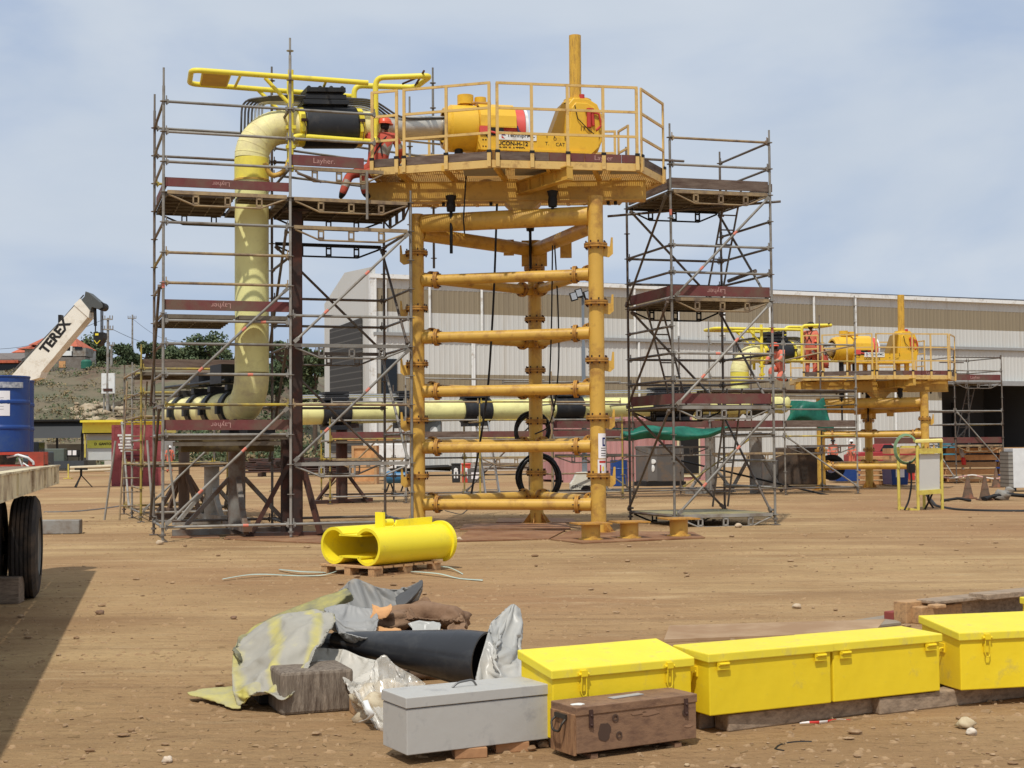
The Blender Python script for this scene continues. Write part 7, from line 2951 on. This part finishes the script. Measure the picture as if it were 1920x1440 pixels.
# timber stack behind the toolboxes at the right
for k, (x0, y0, x1, y1, up, h, w_, m, lab) in enumerate((
        (1675, 1167, 1700, 1164, 0, .085, .1, mat('red_wood', (138, 66, 58), .8), 'small red painted wood block at the left end of the timber heap'),
        (1700, 1170, 1790, 1160, 0, .18, .14, WOOD, 'thick square timber at the left end of the timber heap'),
        (1729, 1171, 1805, 1162, 0, .14, .12, WOOD, 'second squared timber lying against the thick one'),
        (1790, 1163, 2000, 1140, 0, .16, .2, WOODF, 'long grey beam forming the right part of the timber heap'),
        (1757, 1134, 1852, 1124, .16, .03, .22, WOODF, 'grey board laid over the top of the timber heap'),
        (1852, 1126, 1990, 1112, .17, .05, .2, WOODF, 'dark upper beam at the right end of the timber heap'),
        (1757, 1142, 1775, 1140, .14, .03, .1, WOOD, 'tiny pale offcut wedged in the timber heap'))):
    timber(x0, y0, x1, y1, h, w_, lab, m, 'timber', up, 'timbers of the heap on the right')

# barrier tape scrap
q = [G(x, y) for x, y in ((1500, 1361), (1520, 1360), (1545, 1357), (1565, 1353), (1594, 1352))]
rows = [[p_+UP*(.008+.006*math.sin(i*2.3)) for i, p_ in enumerate(q)], [p_+UP*(.016+.008*math.sin(i*1.3))+V((0, .012*math.sin(i*2.7), 0)) for i, p_ in enumerate(q)]]
tag(cloth(rows, 'barrier_tape', mat('tape_red_white', (206, 62, 52), .6, 0, .04, 5, bands=(0, .11, .48, (232, 224, 216)), rand=0), 6, 2, .002, .004, 9, base=q[0]), 'twisted scrap of red and white tape beside the front timber', 'tape')

# ---------------------------------------------------------------- heap of tarpaulins
TARP = bpy.data.materials.new('tarp_grey_yellow')
TARP.use_nodes = True
nt = TARP.node_tree
N, L_ = nt.nodes, nt.links
b = N['Principled BSDF']
b.inputs['Roughness'].default_value = .75
uvn = N.new('ShaderNodeAttribute')
uvn.attribute_name = 'sprayed'
n1 = N.new('ShaderNodeTexNoise')
n1.inputs['Scale'].default_value = 6
n1.inputs['Detail'].default_value = 8
n1.inputs['Roughness'].default_value = .7
tc = N.new('ShaderNodeTexCoord')
L_.new(tc.outputs['Object'], n1.inputs['Vector'])
ad = N.new('ShaderNodeMath')
ad.operation = 'MULTIPLY_ADD'
L_.new(n1.outputs['Fac'], ad.inputs[0])
ad.inputs[1].default_value = 1.1
L_.new(uvn.outputs['Fac'], ad.inputs[2])
mr = N.new('ShaderNodeMapRange')
mr.inputs['From Min'].default_value = .62
mr.inputs['From Max'].default_value = 1.3
L_.new(ad.outputs[0], mr.inputs['Value'])
mx = N.new('ShaderNodeMix')
mx.data_type = 'RGBA'
mx.inputs['A'].default_value = (*lin(176, 170, 156), 1)
mx.inputs['B'].default_value = (*lin(206, 193, 98), 1)
L_.new(mr.outputs[0], mx.inputs['Factor'])
mx2 = N.new('ShaderNodeMix')
mx2.data_type = 'RGBA'
mx2.blend_type = 'MULTIPLY'
mx2.inputs['Factor'].default_value = .35
L_.new(mx.outputs['Result'], mx2.inputs['A'])
L_.new(n1.outputs['Fac'], mx2.inputs['B'])
L_.new(mx2.outputs['Result'], b.inputs['Base Color'])

TGREY = mat('tarp_grey', (128, 126, 122), .55, 0, .07, 4, dirt=(150, 138, 120), damt=.3, rand=.05)
TDARK = mat('tarp_dark', (78, 76, 74), .55, 0, .1, 4, rand=.05)
PLGREY = mat('plastic_grey', (170, 168, 162), .35, 0, .06, 3, dirt=(190, 184, 172), damt=.3, rand=.04)
SACK = mat('sackcloth', (142, 112, 86), .9, 0, .1, 5, dirt=(112, 84, 62), damt=.4, bump=.3, bscale=60)


def spray(o, fn, NU, NV):
    at = o.data.attributes.new('sprayed', 'FLOAT', 'POINT')
    vals = []
    for j in range(NV+1):
        for i in range(NU+1):
            vals.append(fn(i/NU, j/NV))
    at.data.foreach_set('value', vals)


r = grid([[(462, 1196, 9.5), (500, 1170, 9.5), (545, 1152, 9.5), (590, 1146, 9.4), (624, 1150, 9.2)],
          [(440, 1212, 9.2), (490, 1180, 9.1), (548, 1160, 9.1), (600, 1156, 9.0), (628, 1164, 8.95)],
          [(436, 1246, 8.9), (482, 1216, 8.75), (540, 1192, 8.7), (590, 1184, 8.7), (614, 1186, 8.75)],
          [(436, 1284, 8.6), (476, 1256, 8.5), (524, 1236, 8.45), (566, 1226, 8.45), (594, 1216, 8.55)],
          [(440, 1306, 8.42), (478, 1286, 8.3), (512, 1276, 8.25), (550, 1268, 8.22), (578, 1250, 8.35)],
          [(444, 1326, 8.36), (474, 1302, 8.25), (500, 1298, 8.2), (530, 1312, 8.12), (556, 1292, 8.2)]])
o = cloth(r, 'tarpaulin', [TARP], 14, 14, .006, .012, 5, 2, base=r[3][2], sim=(.06, .18, .05))
spray(o, lambda u_, v_: .56*max(0, math.cos((u_*2.9-v_*.55+.12)*2*math.pi))**1.2*min(1, 1.5-1.1*abs(v_-.35))+.3*(v_ > .7)*(u_ < .3)-.03, 56, 70)
tag(o, 'grey tarpaulin with sprayed yellow streaks draped over the left of the heap', 'tarpaulin', 'tarpaulins in the heap')
r = grid([[(352, 1300, 8.72), (385, 1292, 8.75), (420, 1288, 8.8), (450, 1284, 8.85)],
          [(360, 1304, 8.62), (390, 1303, 8.58), (425, 1300, 8.6), (452, 1298, 8.6)],
          [(384, 1309, 8.56), (405, 1314, 8.5), (430, 1318, 8.42), (452, 1318, 8.4)],
          [(396, 1314, 8.53), (412, 1320, 8.46), (432, 1326, 8.35), (450, 1328, 8.32)]])
o = cloth(r, 'tarpaulin', [TARP], 10, 8, .006, .008, 9, 5, base=r[1][1], amp2=.005)
spray(o, lambda u_, v_: .5, 30, 24)
tag(o, 'yellowed tarpaulin flap lying flat on the dirt left of the heap', 'tarpaulin', 'tarpaulins in the heap')
# turned-back edge of the sprayed tarp, running up into the grey sheets
arc = [(438, 1222, 9.0), (452, 1196, 9.35), (488, 1168, 9.6), (540, 1144, 9.8), (598, 1122, 9.95), (650, 1104, 10.1)]
r = [[P(x, y, d) for x, y, d in arc],
     [P(x+5, y+5, d-.16) for x, y, d in arc],
     [P(x+9, y+13, d-.2) for x, y, d in arc],
     [P(x+13, y+19, d-.08) for x, y, d in arc],
     [P(x+12, y+14, d+.06) for x, y, d in arc]]
o = cloth(r, 'tarpaulin', mat('tarp_olive', (126, 122, 100), .75, 0, .08, 5, dirt=(186, 174, 92), damt=.4, dscale=2.4), 9, 4, .006, .012, 6, 9, base=r[0][2], sim=(.04, .3, .1))
tag(o, 'turned back olive edge of tarpaulin curving along the rear of the heap', 'tarpaulin', 'tarpaulins in the heap')
r = grid([[(600, 1134, 10.1), (640, 1106, 10.3), (668, 1086, 10.4), (712, 1104, 10.4), (752, 1108, 10.4), (790, 1088, 10.3)],
          [(602, 1142, 9.9), (644, 1122, 10.0), (676, 1108, 10.1), (714, 1122, 10.1), (756, 1122, 10.1), (790, 1102, 10.1)],
          [(606, 1150, 9.7), (646, 1138, 9.7), (684, 1126, 9.8), (712, 1138, 9.8), (748, 1140, 9.9), (784, 1120, 9.95)],
          [(616, 1158, 9.5), (650, 1146, 9.55), (686, 1140, 9.55), (714, 1146, 9.7), (742, 1150, 9.75), (772, 1132, 9.85)]])
o = cloth(r, 'tarpaulin', [TGREY], 12, 14, .006, .02, 4, 7, base=r[1][2], sim=(.30, .12, .6))
tag(o, 'peaked grey tarpaulin folded over the top of the heap', 'tarpaulin', 'tarpaulins in the heap')
r = grid([[(742, 1122, 9.9), (768, 1104, 9.9), (792, 1086, 9.9)], [(748, 1136, 9.7), (770, 1122, 9.7), (793, 1098, 9.8)], [(756, 1136, 9.75), (772, 1126, 9.8), (786, 1112, 9.95)]])
o = cloth(r, 'tarpaulin', [TDARK], 8, 8, .006, .014, 8, 3, base=r[1][1], amp2=.006)
tag(o, 'dark tarpaulin tongue sticking up at the right end of the heap top', 'tarpaulin', 'tarpaulins in the heap')
r = grid([[(608, 1142, 9.4), (645, 1134, 9.4), (680, 1138, 9.4), (704, 1144, 9.45)],
          [(614, 1150, 9.2), (650, 1146, 9.15), (684, 1150, 9.15), (708, 1154, 9.25)],
          [(626, 1166, 9.1), (656, 1166, 9.0), (686, 1170, 9.0), (706, 1172, 9.1)],
          [(634, 1184, 9.05), (658, 1188, 8.95), (684, 1194, 8.93), (702, 1194, 9.0)]])
o = cloth(r, 'tarpaulin', [mat('tarp_midgrey', (152, 150, 146), .5, 0, .06, 4, rand=.03)], 14, 14, .006, .01, 5, 11, base=r[1][1], sim=(.16, .12, .6))
tag(o, 'smooth mid grey tarpaulin hanging down the front middle of the heap', 'tarpaulin', 'tarpaulins in the heap')
# brown sackcloth bundle
c = P(790, 1157, 9.7)
mb = MB().ball(c, (.30, .16, .10), 22, 0, .35, 4)
mb.ball(P(850, 1163, 9.6), (.1, .1, .075), 14, 0, .5, 8).ball(P(735, 1164, 9.5), (.14, .12, .07), 14, 0, .6, 2)
tag(mb.build('sack_bundle', SACK, None, base=c), 'bundle of brown sackcloth lying across the back of the heap', 'sacking')
r = grid([[(772, 1134, 9.7), (795, 1118, 9.8), (812, 1136, 9.8), (830, 1140, 9.75)], [(764, 1146, 9.5), (795, 1140, 9.5), (826, 1146, 9.5), (862, 1150, 9.55)], [(740, 1164, 9.45), (790, 1160, 9.4), (836, 1162, 9.42), (872, 1166, 9.5)]])
o = cloth(r, 'sackcloth', [SACK], 14, 14, .006, .012, 5, 6, base=r[1][1], sim=(.22, .1, .8))
tag(o, 'peaked brown cloth thrown over the sackcloth bundle', 'sacking')
rnd = random.Random(12)
for k, (x, y, d, w_, lab) in enumerate(((716, 1146, 9.35, .12, 'torn cardboard piece at the left of the sackcloth'), (726, 1186, 9.1, .16, 'cardboard scrap above the black plastic cone'), (800, 1180, 9.3, .2, 'pale torn plastic between the sackcloth and the black cone'), (862, 1180, 9.4, .12, 'small brown scrap at the right end of the sackcloth'))):
    p = P(x, y, d)
    rows = [[p+V((w_*(i-1)/2+rnd.uniform(-.02, .02), rnd.uniform(-.03, .03)+.05*(1-j), w_*.22*(1-j)+rnd.uniform(-.02, .02))) for i in range(3)] for j in range(3)]
    tag(cloth(rows, 'scrap', [PLY if k in (0, 1) else PLGREY if k == 2 else SACK], 5, 5, .005, .02, 12, k*2, base=p, amp2=.008), lab, 'scrap', 'scraps in the heap')
p = G(770, 1240)
tag(MB().ball(P(770, 1200, 9.5)-UP*.12, (.42, .2, .16), 16, 0, .5, 3).build('debris_heap', mat('debris_brown', (104, 82, 64), .9, 0, .2, 6, bump=.4), None, base=p), 'dark brown rags under the sackcloth and black cone', 'rags')
p = P(560, 1240, 9.1)
tag(MB().ball(V((p.x, p.y+.35, .12)), (.40, .36, .18), 14, 0, .4, 6).build('debris_heap', TDARK, None, base=p), 'dark folded sheets buried inside the left of the heap', 'rags')
# black plastic rolled into a cone
p0, p1 = P(626, 1199, 9.15), P(910, 1238, 8.62)
d = (p1-p0).normalized()
Lc = (p1-p0).length
mb = MB()
prof = [(0, .030), (0, .048)]
for i in range(1, 13):
    tt = i/12
    prof.append((Lc*tt, .048+.112*min(1, tt/.86)**1.0+.008*tt))
prof += [(Lc, .156), (Lc*.6, .11)]
mb.lathe(p0, d, prof, 40)
o = mb.build('plastic_cone', mat('black_sheet', (50, 51, 54), .28, 0, .1, 4, dirt=(70, 70, 70), damt=.2, dscale=5, rand=0), None, base=p0)
tag(o, 'thick black plastic sheet rolled into a long cone in front of the heap', 'plastic sheet')
r = grid([[(950, 1139, 8.9), (962, 1132, 8.9), (976, 1140, 8.95)],
          [(924, 1166, 8.75), (950, 1160, 8.6), (979, 1170, 8.85)],
          [(912, 1196, 8.6), (944, 1194, 8.45), (978, 1204, 8.75)],
          [(902, 1234, 8.5), (940, 1236, 8.35), (975, 1240, 8.65)],
          [(892, 1268, 8.42), (934, 1274, 8.3), (973, 1274, 8.55)],
          [(886, 1300, 8.4), (930, 1312, 8.25), (972, 1306, 8.5)]])
o = cloth(r, 'plastic_sheet', [PLGREY], 16, 10, .004, .012, 5, 14, base=r[2][1], sim=(.08, .1, .2))
tag(o, 'tall grey plastic sheet standing at the wide end of the black cone', 'plastic sheet')
r = grid([[(580, 1222, 8.95), (612, 1216, 8.95), (650, 1222, 8.9), (706, 1238, 8.8)],
          [(576, 1240, 8.7), (616, 1236, 8.65), (656, 1248, 8.6), (712, 1262, 8.55)],
          [(590, 1250, 8.5), (624, 1252, 8.42), (658, 1276, 8.36), (704, 1286, 8.34)],
          [(606, 1256, 8.42), (634, 1264, 8.32), (660, 1300, 8.2), (694, 1308, 8.2)]])
o = cloth(r, 'plastic_sheet', [mat('plastic_pale', (186, 180, 168), .4, 0, .07, 4, dirt=(206, 198, 184), damt=.4, rand=.02)], 14, 14, .004, .012, 8, 17, base=r[1][1], sim=(.16, .06, .6))
tag(o, 'pale dusty plastic sheet spread below the black cone over the timber block', 'plastic sheet')
CLEAR = mat('clear_plastic', (238, 232, 220), .18, 0, .05, 9, dirt=(214, 200, 176), damt=.35, dscale=12, alpha=.3, spec=.7, rand=0)
r = grid([[(706, 1242, 8.05), (722, 1232, 8.05), (742, 1246, 8.0), (770, 1262, 8.0), (796, 1282, 7.95)],
          [(690, 1272, 7.95), (716, 1262, 7.8), (744, 1262, 7.85), (766, 1274, 7.85), (786, 1288, 7.85)],
          [(664, 1292, 7.9), (692, 1290, 7.7), (722, 1290, 7.65), (748, 1296, 7.7), (774, 1296, 7.75)],
          [(656, 1306, 7.95), (690, 1316, 7.75), (716, 1318, 7.6), (742, 1318, 7.6), (766, 1310, 7.7)],
          [(668, 1330, 8.1), (690, 1342, 7.95), (706, 1348, 7.85), (728, 1346, 7.8), (752, 1330, 7.8)]])
o = cloth(r, 'clear_wrap', [CLEAR], 14, 14, .002, .03, 7, 23, base=r[2][2], sim=(.28, .02, .3))
tag(o, 'crumpled clear plastic wrap left of the grey toolbox', 'plastic wrap')
c = P(716, 1304, 8.0)
tag(MB().ball(c-UP*.06, (.16, .12, .12), 14, 0, .8, 31).build('paper_wad', mat('wad_paper', (206, 190, 160), .8, 0, .12, 12, dirt=(150, 124, 94), damt=.4, dscale=9), None, base=c), 'crumpled beige paper wad inside the clear plastic wrap', 'paper')
q = [P(684, 1314, 7.72), P(690, 1330, 7.68), P(696, 1342, 7.68), P(688, 1350, 7.7), P(676, 1353, 7.72)]
rows = [[p_+V((-.012, 0, 0)) for p_ in q], [p_+V((.018, 0, .006)) for p_ in q]]
tag(cloth(rows, 'ribbon', [WHITEP], 5, 2, .002, .003, 9, base=q[1]), 'white plastic ribbon trailing on the dirt from the clear wrap', 'ribbon')
# weathered timber block holding the heap down
p = G(527, 1343)
u = V((.93, .36, 0)).normalized()
n_ = V((-u.y, u.x, 0))
tag(MB().box(p+u*.21+n_*.19+UP*.12, (.42, .38, .24), u).build('wood_block', mat('block_weathered', (142, 128, 112), .9, 0, .16, 4, dirt=(92, 78, 66), damt=.45, dscale=5, stretch=(9, 9, 1.2), bump=.5, bscale=20), None, .018, base=p), 'big weathered timber block under the front edge of the tarpaulins', 'block')
p = G(664, 1345)
tag(MB().box(p+V((.06, .1, .055)), (.16, .2, .11), (.9, .3, 0)).build('wood_block', WOOD, None, .008, base=p), 'small wood block between the timber block and the clear wrap', 'block')
p = P(470, 1316, 8.6)
tag(MB().box(V((p.x+.2, p.y+.12, .05)), (.4, .4, .08), (.9, .3, 0)).build('black_crate', BLACKS, None, .01, base=p), 'black tray showing under the lower edge of the sprayed tarpaulin', 'tray')

settle()
